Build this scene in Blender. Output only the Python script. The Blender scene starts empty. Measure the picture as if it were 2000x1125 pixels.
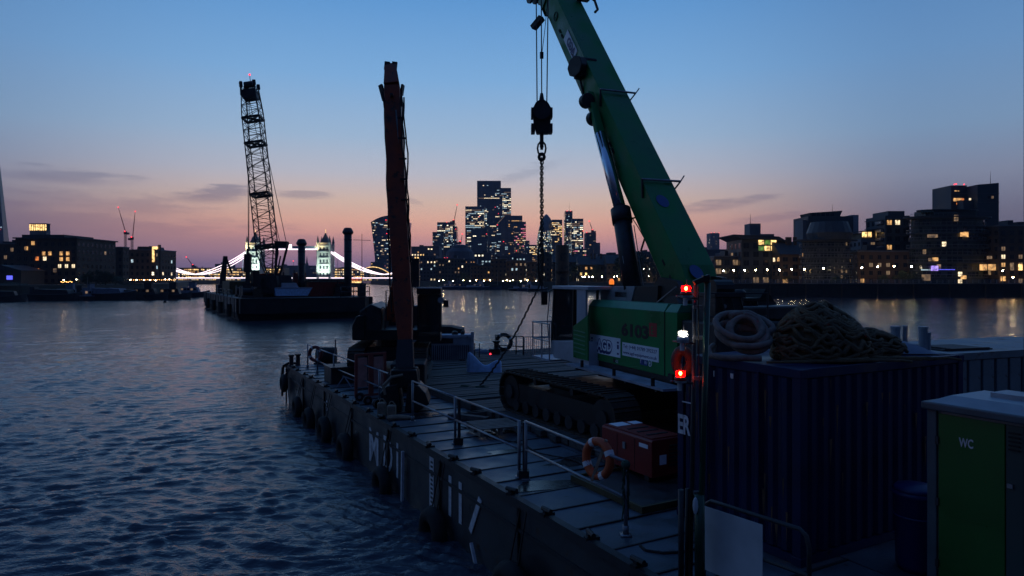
import bpy, bmesh, math, random
import numpy as np
from mathutils import Vector, Matrix
random.seed(11)
R = math.radians
S = bpy.context.scene
COL = S.collection
# ------------------------------------------------------------------ camera
EYE = 6.0; F = 1333.3; HY = 545.0
cd = bpy.data.cameras.new('camera'); cam = bpy.data.objects.new('camera', cd); COL.objects.link(cam)
cam.location = (0, 0, EYE); cam.rotation_euler = (R(90), 0, 0)
cd.sensor_width = 36; cd.lens = 36 * F / 2000; cd.shift_y = -(562.5 - HY) / 2000
cd.clip_start = 0.1; cd.clip_end = 20000
S.camera = cam
S.view_settings.view_transform = 'Standard'; S.view_settings.look = 'None'
S.view_settings.exposure = 0; S.view_settings.gamma = 1; S.view_settings.use_curve_mapping = False
# ------------------------------------------------------------------ dusk sky
def lin(c):
    return tuple(((v / 255) / 12.92 if v / 255 <= .04045 else ((v / 255 + .055) / 1.055) ** 2.4) for v in c)
W = bpy.data.worlds.new('World'); S.world = W; W.use_nodes = True
nt = W.node_tree; nt.nodes.clear(); N = nt.nodes.new; L = nt.links.new
def mth(op, a, b=None, clamp=False, tree=None):
    t = tree or nt
    n = t.nodes.new('ShaderNodeMath'); n.operation = op; n.use_clamp = clamp
    for i, v in enumerate((a, b)):
        if v is None: continue
        if isinstance(v, (int, float)): n.inputs[i].default_value = v
        else: t.links.new(v, n.inputs[i])
    return n.outputs[0]
tc = N('ShaderNodeTexCoord'); sep = N('ShaderNodeSeparateXYZ'); L(tc.outputs['Generated'], sep.inputs[0])
dx, dy, dz = sep.outputs
hor = mth('SQRT', mth('ADD', mth('MULTIPLY', dx, dx), mth('MULTIPLY', dy, dy)))
tanel = mth('DIVIDE', dz, mth('MAXIMUM', hor, .0001))
zc = mth('MAXIMUM', dz, 0.0)
def ramp(stops, fac):
    r = N('ShaderNodeValToRGB'); cr = r.color_ramp; cr.interpolation = 'EASE' if False else 'LINEAR'
    while len(cr.elements) < len(stops): cr.elements.new(.5)
    for e, (p, c) in zip(cr.elements, stops): e.position = p
    for e, (p, c) in zip(cr.elements, stops): e.color = (*lin(c), 1)
    L(fac, r.inputs[0]); return r.outputs[0]
A = [(0, (104, 94, 132)), (.022, (132, 108, 140)), (.045, (184, 136, 147)), (.065, (220, 158, 148)), (.085, (232, 177, 156)), (.11, (223, 190, 173)),
     (.15, (190, 190, 202)), (.20, (158, 184, 212)), (.28, (124, 171, 217)), (.38, (92, 149, 207)), (.6, (66, 114, 172)), (1, (42, 76, 130))]
B = [(0, (72, 74, 102)), (.04, (88, 88, 112)), (.08, (114, 110, 130)), (.13, (130, 137, 160)), (.19, (120, 149, 182)), (.28, (102, 144, 190)),
     (.38, (82, 130, 184)), (.6, (64, 104, 162)), (1, (42, 76, 130))]
C_ = [(0, (22, 28, 44)), (.2, (26, 36, 60)), (.5, (32, 52, 92)), (1, (42, 76, 130))]
ra, rb, rc = ramp(A, zc), ramp(B, zc), ramp(C_, zc)
az0 = R(-5)
cosz = mth('DIVIDE', mth('ADD', mth('MULTIPLY', dx, math.sin(az0)), mth('MULTIPLY', dy, math.cos(az0))), mth('MAXIMUM', hor, .0001))
def mapr(v, a, b):
    n = N('ShaderNodeMapRange'); n.interpolation_type = 'SMOOTHSTEP'; n.inputs[1].default_value = a; n.inputs[2].default_value = b; L(v, n.inputs[0]); return n.outputs[0]
def mixc(f, a, b):
    n = N('ShaderNodeMix'); n.data_type = 'RGBA'
    if isinstance(f, (int, float)): n.inputs[0].default_value = f
    else: L(f, n.inputs[0])
    for i, v in ((6, a), (7, b)):
        if isinstance(v, tuple): n.inputs[i].default_value = (*v, 1)
        else: L(v, n.inputs[i])
    return n.outputs[2]
fA = mapr(cosz, .80, 1.0); fC = mapr(cosz, .35, -.65)
sky = mixc(fC, mixc(fA, rb, ra), rc)
# thin streaks of dusk cloud, in directions of the sky
at = N('ShaderNodeMath'); at.operation = 'ARCTAN2'; L(dx, at.inputs[0]); L(dy, at.inputs[1]); az = at.outputs[0]
cmb = N('ShaderNodeCombineXYZ'); L(mth('MULTIPLY', az, 9), cmb.inputs[0]); L(mth('MULTIPLY', tanel, 60), cmb.inputs[1])
nz = N('ShaderNodeTexNoise'); nz.inputs['Scale'].default_value = 1.3; nz.inputs['Detail'].default_value = 9; nz.inputs['Roughness'].default_value = .62; L(cmb.outputs[0], nz.inputs[0])
nb = mth('SUBTRACT', nz.outputs[0], .5)
def ang(x, y): return math.atan((x - 1000) / F), (HY - y) / F * math.cos(math.atan((x - 1000) / F))
clouds = [(430, 381, 62, 13, .75, -.10), (120, 344, 100, 11, .6, 0), (1035, 335, 60, 12, .32, -.35), (1400, 402, 70, 9, .6, -.12), (1485, 385, 32, 7, .55, -.05),
          (590, 381, 48, 7, .5, 0), (230, 400, 130, 14, .4, .08), (150, 440, 260, 26, .38, 0), (520, 470, 190, 16, .25, 0), (1500, 428, 70, 6, .4, -.1), (800, 392, 30, 5, .3, .3),
          (-300, 380, 220, 14, .5, 0), (2350, 360, 160, 12, .5, 0), (860, 500, 200, 12, .18, 0)]
tot = None
for (x, y, w, h, s, k) in clouds:
    a0, e0 = ang(x, y); wa = w / F * 1.25; ha = h / F * 1.25; s = s * .8
    da = mth('SUBTRACT', az, a0); u = mth('DIVIDE', da, wa)
    v = mth('DIVIDE', mth('SUBTRACT', mth('SUBTRACT', tanel, e0), mth('MULTIPLY', da, -k)), ha)
    v = mth('ADD', v, mth('MULTIPLY', nb, 2.6))
    d = mth('ADD', mth('MULTIPLY', u, u), mth('MULTIPLY', v, v))
    g = mth('MULTIPLY', mth('POWER', mth('SUBTRACT', 1.0, mth('ADD', mth('MULTIPLY', d, .8), mth('MULTIPLY', nb, 3.2)), True), 1.3), s, True)
    tot = g if tot is None else mth('MAXIMUM', tot, g)
cl = mixc(mapr(tanel, .08, .16), lin((120, 96, 122)), lin((104, 118, 146)))
sky = mixc(tot, sky, cl)
# the natural sky model with the sun just under the horizon adds its own slight tint
ns = N('ShaderNodeTexSky'); ns.sky_type = 'NISHITA'; ns.sun_disc = False; ns.sun_elevation = R(-3); ns.sun_rotation = R(-5)
bg = N('ShaderNodeBackground'); L(sky, bg.inputs[0]); bg.inputs[1].default_value = 1.06
bg2 = N('ShaderNodeBackground'); L(ns.outputs[0], bg2.inputs[0]); bg2.inputs[1].default_value = .05
ad = N('ShaderNodeAddShader'); L(bg.outputs[0], ad.inputs[0]); L(bg2.outputs[0], ad.inputs[1])
wo = N('ShaderNodeOutputWorld'); L(ad.outputs[0], wo.inputs[0])

# ------------------------------------------------------------------ materials
M = {}
def mat(name, col, rough=.6, metal=0, var=.25, scale=3, bump=0, bscale=20, rust=None, spec=.5, stretch=None):
    m = bpy.data.materials.new(name); m.use_nodes = True; t = m.node_tree; b = t.nodes['Principled BSDF']
    b.inputs['Roughness'].default_value = rough; b.inputs['Metallic'].default_value = metal
    b.inputs['Specular IOR Level'].default_value = spec
    tcn = t.nodes.new('ShaderNodeTexCoord'); src = tcn.outputs['Object']
    if stretch:
        mp = t.nodes.new('ShaderNodeMapping'); mp.inputs['Scale'].default_value = stretch; t.links.new(src, mp.inputs[0]); src = mp.outputs[0]
    n = t.nodes.new('ShaderNodeTexNoise'); n.inputs['Scale'].default_value = scale; n.inputs['Detail'].default_value = 6; t.links.new(src, n.inputs[0])
    r = t.nodes.new('ShaderNodeValToRGB'); t.links.new(n.outputs[0], r.inputs[0])
    r.color_ramp.elements[0].position = .32; r.color_ramp.elements[1].position = .68
    r.color_ramp.elements[0].color = (*[c * (1 - var) for c in col], 1); r.color_ramp.elements[1].color = (*[min(1, c * (1 + var)) for c in col], 1)
    out = r.outputs[0]
    if rust:
        n2 = t.nodes.new('ShaderNodeTexNoise'); n2.inputs['Scale'].default_value = scale * 2.3; n2.inputs['Detail'].default_value = 9; n2.inputs['Roughness'].default_value = .7; t.links.new(src, n2.inputs[0])
        r2 = t.nodes.new('ShaderNodeValToRGB'); t.links.new(n2.outputs[0], r2.inputs[0]); r2.color_ramp.elements[0].position = rust[1]; r2.color_ramp.elements[1].position = rust[1] + .08
        mx = t.nodes.new('ShaderNodeMix'); mx.data_type = 'RGBA'; t.links.new(r2.outputs[0], mx.inputs[0]); t.links.new(out, mx.inputs[6]); mx.inputs[7].default_value = (*rust[0], 1); out = mx.outputs[2]
    t.links.new(out, b.inputs['Base Color'])
    mr = t.nodes.new('ShaderNodeMapRange'); t.links.new(n.outputs[0], mr.inputs[0]); mr.inputs[1].default_value = .3; mr.inputs[2].default_value = .7
    wid = .55 if name in ('steel_deck', 'green_paint', 'container_blue', 'hull') else .2
    mr.inputs[3].default_value = max(.02, rough * (1 - wid)); mr.inputs[4].default_value = min(1, rough * (1 + wid)); t.links.new(mr.outputs[0], b.inputs['Roughness'])
    if bump:
        nb_ = t.nodes.new('ShaderNodeTexNoise'); nb_.inputs['Scale'].default_value = bscale; nb_.inputs['Detail'].default_value = 5; t.links.new(src, nb_.inputs[0])
        bp = t.nodes.new('ShaderNodeBump'); bp.inputs['Strength'].default_value = bump; bp.inputs['Distance'].default_value = .02
        t.links.new(nb_.outputs[0], bp.inputs['Height']); t.links.new(bp.outputs[0], b.inputs['Normal'])
    M[name] = m; return m
def glow(name, col, strength, sample=False):
    m = bpy.data.materials.new(name); m.use_nodes = True; t = m.node_tree; b = t.nodes['Principled BSDF']
    b.inputs['Base Color'].default_value = (.3, .3, .3, 1); b.inputs['Emission Color'].default_value = (*col, 1); b.inputs['Emission Strength'].default_value = strength
    if name.startswith('lit_') and name not in ('lit_red', 'lit_blue') or name == 'gold_light':
        tcn = t.nodes.new('ShaderNodeTexCoord'); nn = t.nodes.new('ShaderNodeTexNoise'); nn.inputs['Scale'].default_value = .9; nn.inputs['Detail'].default_value = 3; t.links.new(tcn.outputs['Object'], nn.inputs[0])
        mr = t.nodes.new('ShaderNodeMapRange'); mr.inputs[1].default_value = .35; mr.inputs[2].default_value = .68; mr.inputs[3].default_value = strength * .18; mr.inputs[4].default_value = strength * 1.5; t.links.new(nn.outputs[0], mr.inputs[0]); t.links.new(mr.outputs[0], b.inputs['Emission Strength'])
    m.cycles.emission_sampling = 'FRONT_BACK' if sample else 'NONE'
    M[name] = m; return m
RUST = ((.09, .035, .015), .56)
mat('steel_deck', (.095, .115, .145), .48, .3, .35, 1.1, .35, 30, ((.05, .03, .02), .60))
mat('hull_shaded', (.014, .016, .02), .6, 0, .35, .9, .2, 14, None, .3)  # darker copy of the hull colour, shade of the barge front painted in
mat('cab_white', (.42, .45, .50), .45, 0, .15, 2, .05, 20, ((.2, .18, .16), .64))
mat('rail_light', (.34, .36, .38), .4, .5, .2, 5)
mat('hull', (.036, .04, .045), .5, 0, .35, .9, .2, 14, ((.06, .03, .018), .58))
mat('rib', (.03, .032, .036), .5, .2, .3, 3)
mat('timber', (.078, .074, .072), .75, 0, .45, 2.5, .6, 18, None, .35, (1, 6, 6))
mat('deck_stain', (.02, .02, .022), .25, 0, .3, 3)
mat('pallet_wood', (.22, .19, .16), .75, 0, .4, 3, .4, 20)
mat('black_steel', (.018, .018, .02), .5, .2, .4, 3, .1, 20)
mat('dark_steel', (.035, .037, .042), .5, .3, .4, 2.5, .15, 20, ((.05, .025, .015), .58))
mat('track_steel', (.05, .042, .035), .65, .3, .5, 4, .5, 14, ((.07, .04, .02), .5))
mat('galv', (.24, .25, .27), .42, .6, .25, 5, .1, 30, ((.12, .06, .03), .63))
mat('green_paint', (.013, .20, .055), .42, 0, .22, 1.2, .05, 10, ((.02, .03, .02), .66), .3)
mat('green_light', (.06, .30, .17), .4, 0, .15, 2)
mat('white_paint', (.55, .56, .58), .4, 0, .12, 2, .05, 20, ((.2, .18, .16), .66))
mat('sign_white', (.88, .89, .92), .5, 0, .05, 3)
mat('letter_white', (.62, .62, .64), .6, 0, .2, 6, 0, 20, ((.06, .06, .065), .60))
mat('letter_black', (.012, .012, .014), .5, 0, .1, 3)
mat('letter_blue', (.02, .03, .16), .5, 0, .1, 3)
mat('letter_red', (.45, .03, .03), .5, 0, .1, 3)
mat('badge_blue', (.02, .06, .24), .5, 0, .1, 3)
mat('orange_paint', (.30, .042, .011), .6, 0, .35, 1.5, .15, 12, ((.05, .02, .012), .55))
mat('black_rubber', (.012, .012, .013), .8, 0, .4, 4, .3, 12)
mat('glass_dark', (.012, .016, .02), .06, 0, .1, 1, spec=.8)
mat('chrome', (.6, .65, .72), .12, 1, .1, 2)
mat('container_blue', (.006, .012, .058), .55, 0, .35, 1.1, .1, 16, ((.03, .018, .014), .62), .3)
mat('container_grey', (.15, .18, .20), .55, 0, .25, 1.2, .1, 14, RUST)
mat('toilet_green', (.012, .10, .010), .4, 0, .12, 2)
mat('plastic_grey', (.26, .30, .33), .45, 0, .2, 2, .1, 20)
mat('plastic_blue', (.006, .014, .10), .4, 0, .12, 2)
mat('rope_cream', (.17, .155, .14), .85, 0, .3, 8, .6, 60)
mat('rope_tan', (.13, .088, .048), .9, 0, .45, 7, .8, 50)
mat('pole_green', (.006, .05, .028), .35, 0, .3, 3, 0, 10, ((.03, .02, .02), .6))
mat('toilet_frame', (.07, .085, .10), .5, 0, .2, 2)
mat('float_brown', (.05, .02, .018), .7, 0, .3, 3)
mat('net_green', (.02, .06, .04), .9, 0, .4, 8, .6, 40)
mat('red_paint', (.21, .014, .011), .42, 0, .2, 2, .06, 18, ((.06, .02, .015), .66))
mat('ring_orange', (.48, .08, .02), .6, 0, .15, 3)
mat('reflective', (.7, .7, .7), .4, 0, .05, 3)
mat('bag_blue', (.38, .58, .85), .55, 0, .15, 4, .3, 12)
mat('grey_box', (.32, .35, .42), .55, 0, .3, 2, .2, 16, ((.1, .05, .03), .6))
mat('barrier_red', (.22, .04, .035), .6, 0, .2, 3)
mat('barrier_pink', (.42, .20, .19), .6, 0, .25, 4)
mat('yellow_dirty', (.07, .055, .02), .6, 0, .3, 4)
mat('cloth_tan', (.28, .22, .16), .9, 0, .3, 5, .4, 20)
mat('tarp', (.16, .18, .24), .7, 0, .25, 2, .5, 8)
mat('brick_dark', (.085, .06, .045), .85, 0, .3, .3, .2, 3)
mat('brick_warm', (.14, .085, .055), .85, 0, .3, .3, .2, 3)
mat('brick_yellow', (.17, .13, .085), .85, 0, .25, .3, .2, 3)
mat('concrete', (.16, .16, .17), .85, 0, .25, .2, .2, 3)
mat('render_white', (.36, .37, .40), .8, 0, .12, .2)
mat('roof_slate', (.045, .05, .058), .7, 0, .3, .4)
mat('tower_glass', (.05, .065, .10), .18, 0, .3, .05, spec=.6)
mat('tower_slab', (.07, .08, .10), .6, 0, .2, .1)
mat('far_block', (.06, .06, .085), .8, 0, .2, .05)
mat('apartment_dark', (.05, .062, .075), .6, 0, .25, .2)
mat('apartment_green', (.035, .055, .052), .5, 0, .25, .2)
mat('window_dark', (.02, .026, .034), .12, 0, .2, .5, spec=.7)
mat('bridge_stone', (.42, .43, .40), .85, 0, .15, .2, .3, 2)
mat('bridge_roof', (.10, .11, .12), .6, 0, .2, .2)
mat('bridge_steel', (.25, .33, .42), .6, 0, .15, .2)
mat('pile_rust', (.12, .058, .032), .8, 0, .5, 1.2, .6, 8, ((.03, .02, .016), .52))
mat('ground', (.05, .047, .04), .95, 0, .3, .05, .3, 2)
mat('stone_wall', (.022, .022, .022), .9, 0, .5, .5, .4, 4)
mat('bark', (.05, .04, .03), .9, 0, .3, 3)
mat('leaf', (.028, .045, .020), .8, 0, .5, .6)
mat('leaf_dark', (.018, .030, .016), .8, 0, .5, .6)
mat('boat_dark', (.025, .025, .032), .6, 0, .4, .5)
mat('boat_blue', (.03, .045, .11), .5, 0, .3, .5)
mat('boat_white', (.42, .45, .52), .5, 0, .2, .5)
WARM, WHITE, COOL, DEEP = (1, .52, .17), (1, .78, .48), (.62, .85, .95), (1, .28, .05)
glow('lit_warm', WARM, .85); glow('lit_white', WHITE, 1.5); glow('lit_cool', COOL, .75); glow('lit_dim', (1, .62, .3), .22); glow('lit_deep', DEEP, .8)
glow('lit_bright', (1, .88, .62), 2.2); glow('lit_blue', (.12, .13, 1), 1.3); glow('lit_violet', (.45, .3, 1), 1.3); glow('lit_pink', (1, .25, .35), 1.1)
glow('lit_red', (1, .03, .05), 3.0, True); glow('lamp', (1, .66, .30), 120, True); glow('lamp_cool', (1, .84, .55), 100, True)
glow('chain_light', (1, .80, .88), 2.4, True); glow('chain_hot', (1, .80, .88), 6, True); glow('lamp_low', (1, .78, .5), 25, True); glow('string_lamp', (1, .45, .12), 9, True); glow('gold_light', (1, .62, .22), 1.9)
glow('red_core', (1, .08, .012), 150, True); glow('red_glass', (1, .012, .008), .85); glow('white_core', (1, .9, .72), 90, True); glow('beacon_orange', (1, .22, .01), 1.0)
glow('lit_green', (.3, .7, .1), .3)

gm_ = bpy.data.materials.new('cab_glass'); gm_.use_nodes = True; b_ = gm_.node_tree.nodes['Principled BSDF']; b_.inputs['Base Color'].default_value = (.02, .03, .035, 1); b_.inputs['Roughness'].default_value = .05; b_.inputs['Alpha'].default_value = .78; M['cab_glass'] = gm_
# ------------------------------------------------------------------ mesh builder
class MB:
    def __init__(s, T=None): s.v = []; s.f = []; s.T = T
    def add(s, vs, fs):
        n = len(s.v)
        s.v += [tuple(s.T @ Vector(p)) for p in vs] if s.T else [tuple(p) for p in vs]
        s.f += [tuple(i + n for i in f) for f in fs]; return s
    def box(s, x0, x1, y0, y1, z0, z1):
        return s.add([(x0, y0, z0), (x1, y0, z0), (x1, y1, z0), (x0, y1, z0), (x0, y0, z1), (x1, y0, z1), (x1, y1, z1), (x0, y1, z1)],
                     [(3, 2, 1, 0), (4, 5, 6, 7), (0, 1, 5, 4), (1, 2, 6, 5), (2, 3, 7, 6), (3, 0, 4, 7)])
    def quad(s, a, b, c, d): return s.add([a, b, c, d], [(0, 1, 2, 3)])
    def beam(s, p0, p1, w, h=None, up=(0, 0, 1), w1=None, h1=None):
        h = h or w; w1 = w1 or w; h1 = h1 or h
        p0 = Vector(p0); p1 = Vector(p1); d = (p1 - p0).normalized(); u = Vector(up)
        if abs(d.dot(u)) > .98: u = Vector((1, 0, 0))
        a = d.cross(u).normalized(); b = a.cross(d).normalized()
        vs = []
        for p, ww, hh in ((p0, w, h), (p1, w1, h1)):
            for sa, sb in ((-1, -1), (1, -1), (1, 1), (-1, 1)): vs.append(p + a * sa * ww / 2 + b * sb * hh / 2)
        return s.add(vs, [(0, 1, 2, 3), (7, 6, 5, 4), (0, 4, 5, 1), (1, 5, 6, 2), (2, 6, 7, 3), (3, 7, 4, 0)])
    def cyl(s, p0, p1, r0, r1=None, n=10):
        r1 = r0 if r1 is None else r1
        p0 = Vector(p0); p1 = Vector(p1); d = (p1 - p0).normalized(); u = Vector((0, 0, 1)) if abs(d.z) < .95 else Vector((1, 0, 0))
        a = d.cross(u).normalized(); b = a.cross(d)
        vs = [p + (a * math.cos(2 * math.pi * i / n) + b * math.sin(2 * math.pi * i / n)) * r for p, r in ((p0, r0), (p1, r1)) for i in range(n)]
        fs = [(i, i + n, (i + 1) % n + n, (i + 1) % n) for i in range(n)] + [tuple(range(n)), tuple(range(2 * n - 1, n - 1, -1))]
        return s.add(vs, fs)
    def tube(s, pts, r, n=6, closed=False):
        pts = [Vector(p) for p in pts]; m = len(pts); vs = []; fs = []
        nrm = None
        for i, p in enumerate(pts):
            d = (pts[(i + 1) % m] - pts[i - 1]) if closed else (pts[min(i + 1, m - 1)] - pts[max(i - 1, 0)])
            d.normalize()
            if nrm is None:
                u = Vector((0, 0, 1)) if abs(d.z) < .9 else Vector((1, 0, 0)); nrm = d.cross(u).normalized()
            else:
                nrm = (nrm - d * nrm.dot(d)); nrm = nrm.normalized() if nrm.length > 1e-6 else Vector((1, 0, 0))
            b = d.cross(nrm)
            rr = r[i] if isinstance(r, (list, tuple)) else r
            vs += [p + (nrm * math.cos(2 * math.pi * k / n) + b * math.sin(2 * math.pi * k / n)) * rr for k in range(n)]
        for i in range(m if closed else m - 1):
            j = (i + 1) % m
            fs += [(i * n + k, i * n + (k + 1) % n, j * n + (k + 1) % n, j * n + k) for k in range(n)]
        if not closed: fs += [tuple(range(n - 1, -1, -1)), tuple(range((m - 1) * n, m * n))]
        return s.add(vs, fs)
    def prism(s, poly, a, b, axis='y'):
        n = len(poly)
        def P(p, t): return {'y': (p[0], t, p[1]), 'x': (t, p[0], p[1]), 'z': (p[0], p[1], t)}[axis]
        vs = [P(p, a) for p in poly] + [P(p, b) for p in poly]
        return s.add(vs, [tuple(range(n)), tuple(range(2 * n - 1, n - 1, -1))] + [(i, (i + 1) % n, (i + 1) % n + n, i + n)[::-1] for i in range(n)])
    def lathe(s, prof, c=(0, 0, 0), n=14):
        m = len(prof); vs = [(c[0] + r * math.cos(2 * math.pi * k / n), c[1] + r * math.sin(2 * math.pi * k / n), c[2] + z) for r, z in prof for k in range(n)]
        fs = [(i * n + k, i * n + (k + 1) % n, (i + 1) * n + (k + 1) % n, (i + 1) * n + k) for i in range(m - 1) for k in range(n)]
        fs += [tuple(range(n - 1, -1, -1)), tuple(range((m - 1) * n, m * n))]
        return s.add(vs, fs)
    def sphere(s, c, r, sc=(1, 1, 1), n=10, m=7):
        prof = [(max(.001, math.sin(math.pi * i / m)) * r, -math.cos(math.pi * i / m) * r) for i in range(m + 1)]
        t = MB(); t.lathe(prof, (0, 0, 0), n)
        return s.add([(c[0] + p[0] * sc[0], c[1] + p[1] * sc[1], c[2] + p[2] * sc[2]) for p in t.v], t.f)
    def torus(s, c, R0, r, ax=(0, 0, 1), n=20, m=8, sc=1):
        ax = Vector(ax).normalized(); u = Vector((0, 0, 1)) if abs(ax.z) < .9 else Vector((1, 0, 0)); a = ax.cross(u).normalized(); b = ax.cross(a)
        return s.tube([Vector(c) + (a * math.cos(2 * math.pi * i / n) + b * math.sin(2 * math.pi * i / n) * sc) * R0 for i in range(n)], r, m, True)
    def mesh(s, name):
        me = bpy.data.meshes.new(name); me.from_pydata(s.v, [], s.f); me.update(); return me
    def build(s, name, m, parent=None, smooth=False, bevel=0, label=None, kind=None):
        me = s.mesh(name); me.materials.append(M[m])
        if smooth:
            me.polygons.foreach_set('use_smooth', [len(p.vertices) == 4 for p in me.polygons])
        o = bpy.data.objects.new(name, me); COL.objects.link(o)
        if parent: o.parent = parent
        if bevel:
            b = o.modifiers.new('bevel', 'BEVEL'); b.width = bevel; b.segments = 2; b.limit_method = 'ANGLE'
        if label: o['label'] = label
        if kind: o['kind'] = kind
        return o
def thing(name, label, cat, loc=(0, 0, 0), rz=0, group=None):
    o = bpy.data.objects.new(name, None); COL.objects.link(o); o.location = loc; o.rotation_euler = (0, 0, rz)
    o['label'] = label; o['category'] = cat
    if group: o['group'] = group
    o.empty_display_size = .3
    return o
def tag(o, label, cat, group=None):
    o['label'] = label; o['category'] = cat
    if group: o['group'] = group
    return o
def copy_tree(o, parent=None):
    c = o.copy(); COL.objects.link(c); c.parent = parent
    for ch in list(o.children): copy_tree(ch, c)
    return c
def inst(o, loc, rz=0, parent=None, scale=None, name=None):
    c = o.copy(); COL.objects.link(c); c.location = loc; c.rotation_euler = (0, 0, rz); c.parent = parent
    if scale: c.scale = scale
    return c
def P(x, y, D): return Vector(((x - 1000) / F * D, D, EYE + (HY - y) / F * D))
def DK(x, y, z=1.75):
    D = (EYE - z) * F / (y - HY); return Vector(((x - 1000) / F * D, D, z))
def text(body, m, size, origin, xdir, ydir, parent, name='lettering', ext=.006, inv=None, align='LEFT', sx=1, bold=0):
    c = bpy.data.curves.new(name, 'FONT'); c.body = body; c.size = size; c.extrude = ext; c.align_x = align; c.offset = bold; c.resolution_u = 3
    o = bpy.data.objects.new(name, c); COL.objects.link(o)
    dg = bpy.context.evaluated_depsgraph_get(); me = bpy.data.meshes.new_from_object(o.evaluated_get(dg)); bpy.data.objects.remove(o)
    x = Vector(xdir).normalized(); y = Vector(ydir).normalized(); z = x.cross(y)
    T = Matrix(((x.x * sx, y.x, z.x, origin[0]), (x.y * sx, y.y, z.y, origin[1]), (x.z * sx, y.z, z.z, origin[2]), (0, 0, 0, 1)))
    me.transform(T); me.materials.clear(); me.materials.append(M[m])
    o = bpy.data.objects.new(name, me); COL.objects.link(o); o.parent = parent
    return o

# ------------------------------------------------------------------ water
def make_water():
    cols = 660
    Y = np.concatenate([np.geomspace(5.5, 260, 900), np.geomspace(262, 900, 60)]); rows = len(Y); q = np.sign(np.linspace(-1, 1, cols)) * np.abs(np.linspace(-1, 1, cols)) ** 1.25 * 1.35
    YY = np.repeat(Y[:, None], cols, 1); XX = YY * q[None, :]
    dyy = np.gradient(Y)[:, None]
    rng = np.random.default_rng(5); H = np.zeros_like(XX)
    # domain warp so crests do not run as straight lines
    wx = XX + .7 * np.sin(YY * .41 + 1) * np.sin(XX * .23) + .35 * np.sin(YY * 1.3 + XX * .9); wy = YY + .8 * np.sin(XX * .37 + 2) + .3 * np.sin(XX * 1.1 - YY * .8)
    for i in range(84):
        lam = math.exp(rng.uniform(math.log(.22), math.log(1.0))) if i < 74 else rng.uniform(1.4, 4.5); k = 2 * math.pi / lam
        th = math.pi / 2 + R(10) + rng.normal(0, .38); ph = rng.uniform(0, 6.28)
        amp = .0096 * lam ** .8 if lam < 1.3 else .0062
        fade = np.clip((lam / (dyy * 3.0)) - .6, 0, 1)
        arg = k * (wx * math.cos(th) + wy * math.sin(th)) + ph
        w = 1 - 2 * np.abs(np.sin(arg / 2)) ** 1.3
        H += amp * w * fade
    pat = .75 + .45 * np.sin(XX * .05 + YY * .035) * np.sin(YY * .09 - XX * .03 + 1)
    H *= pat
    n = rows * cols; co = np.stack([XX, YY, H], -1).reshape(-1, 3)
    idx = np.arange(n).reshape(rows, cols); f = np.stack([idx[:-1, :-1], idx[:-1, 1:], idx[1:, 1:], idx[1:, :-1]], -1).reshape(-1, 4)
    # flat apron out to the horizon and to the sides
    me = bpy.data.meshes.new('water'); me.vertices.add(n); me.vertices.foreach_set('co', co.ravel())
    me.loops.add(f.size); me.loops.foreach_set('vertex_index', f.ravel().astype(np.int32))
    me.polygons.add(len(f)); me.polygons.foreach_set('loop_start', np.arange(0, f.size, 4, dtype=np.int32)); me.polygons.foreach_set('loop_total', np.full(len(f), 4, np.int32))
    me.polygons.foreach_set('use_smooth', np.ones(len(f), bool)); me.update(calc_edges=True)
    m = bpy.data.materials.new('river_water'); m.use_nodes = True; t = m.node_tree; b = t.nodes['Principled BSDF']
    b.inputs['Base Color'].default_value = (.038, .049, .070, 1); b.inputs['Roughness'].default_value = .07; b.inputs['IOR'].default_value = 1.33
    tcn = t.nodes.new('ShaderNodeTexCoord'); mp = t.nodes.new('ShaderNodeMapping'); mp.inputs['Rotation'].default_value = (0, 0, R(14)); mp.inputs['Scale'].default_value = (.55, 1, 1); t.links.new(tcn.outputs['Object'], mp.inputs[0])
    hs = None
    for sc, wgt in ((1.4, .05), (5.0, .19), (14, .12)):
        nn = t.nodes.new('ShaderNodeTexNoise'); nn.inputs['Scale'].default_value = sc; nn.inputs['Detail'].default_value = 3; t.links.new(mp.outputs[0], nn.inputs[0])
        v = mth('MULTIPLY', nn.outputs[0], wgt, tree=t); hs = v if hs is None else mth('ADD', hs, v, tree=t)
    bp = t.nodes.new('ShaderNodeBump'); bp.inputs['Strength'].default_value = 1; bp.inputs['Distance'].default_value = .16; t.links.new(hs, bp.inputs['Height']); t.links.new(bp.outputs[0], b.inputs['Normal'])
    M['river_water'] = m
    me.materials.append(m); o = bpy.data.objects.new('water', me); COL.objects.link(o); o['kind'] = 'structure'
    MB().add([(-9000, -600, -.6), (9000, -600, -.6), (9000, 9000, -.6), (-9000, 9000, -.6)], [(0, 1, 2, 3)]).build('river_bed', 'ground', None, kind='structure')
    # the calm water outside the detailed fan, in the same plane and sharing its border
    s = 1.35
    a = MB(); a.add([(-5.5 * s, 5.5, 0), (-900 * s, 900, 0), (-900 * s - 3000, 900, 0), (-900 * s - 3000, -400, 0), (-5.5 * s, -400, 0)], [(0, 1, 2, 3, 4)])
    a.add([(5.5 * s, 5.5, 0), (900 * s, 900, 0), (900 * s + 3000, 900, 0), (900 * s + 3000, -400, 0), (5.5 * s, -400, 0)], [(4, 3, 2, 1, 0)])
    a.add([(-5.5 * s, 5.5, 0), (5.5 * s, 5.5, 0), (5.5 * s, -400, 0), (-5.5 * s, -400, 0)], [(3, 2, 1, 0)])
    a.add([(-4200, 900, 0), (4200, 900, 0), (4200, 5000, 0), (-4200, 5000, 0)], [(0, 1, 2, 3)])
    a.build('calm_water', 'river_water', None, kind='structure')
make_water()

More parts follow.
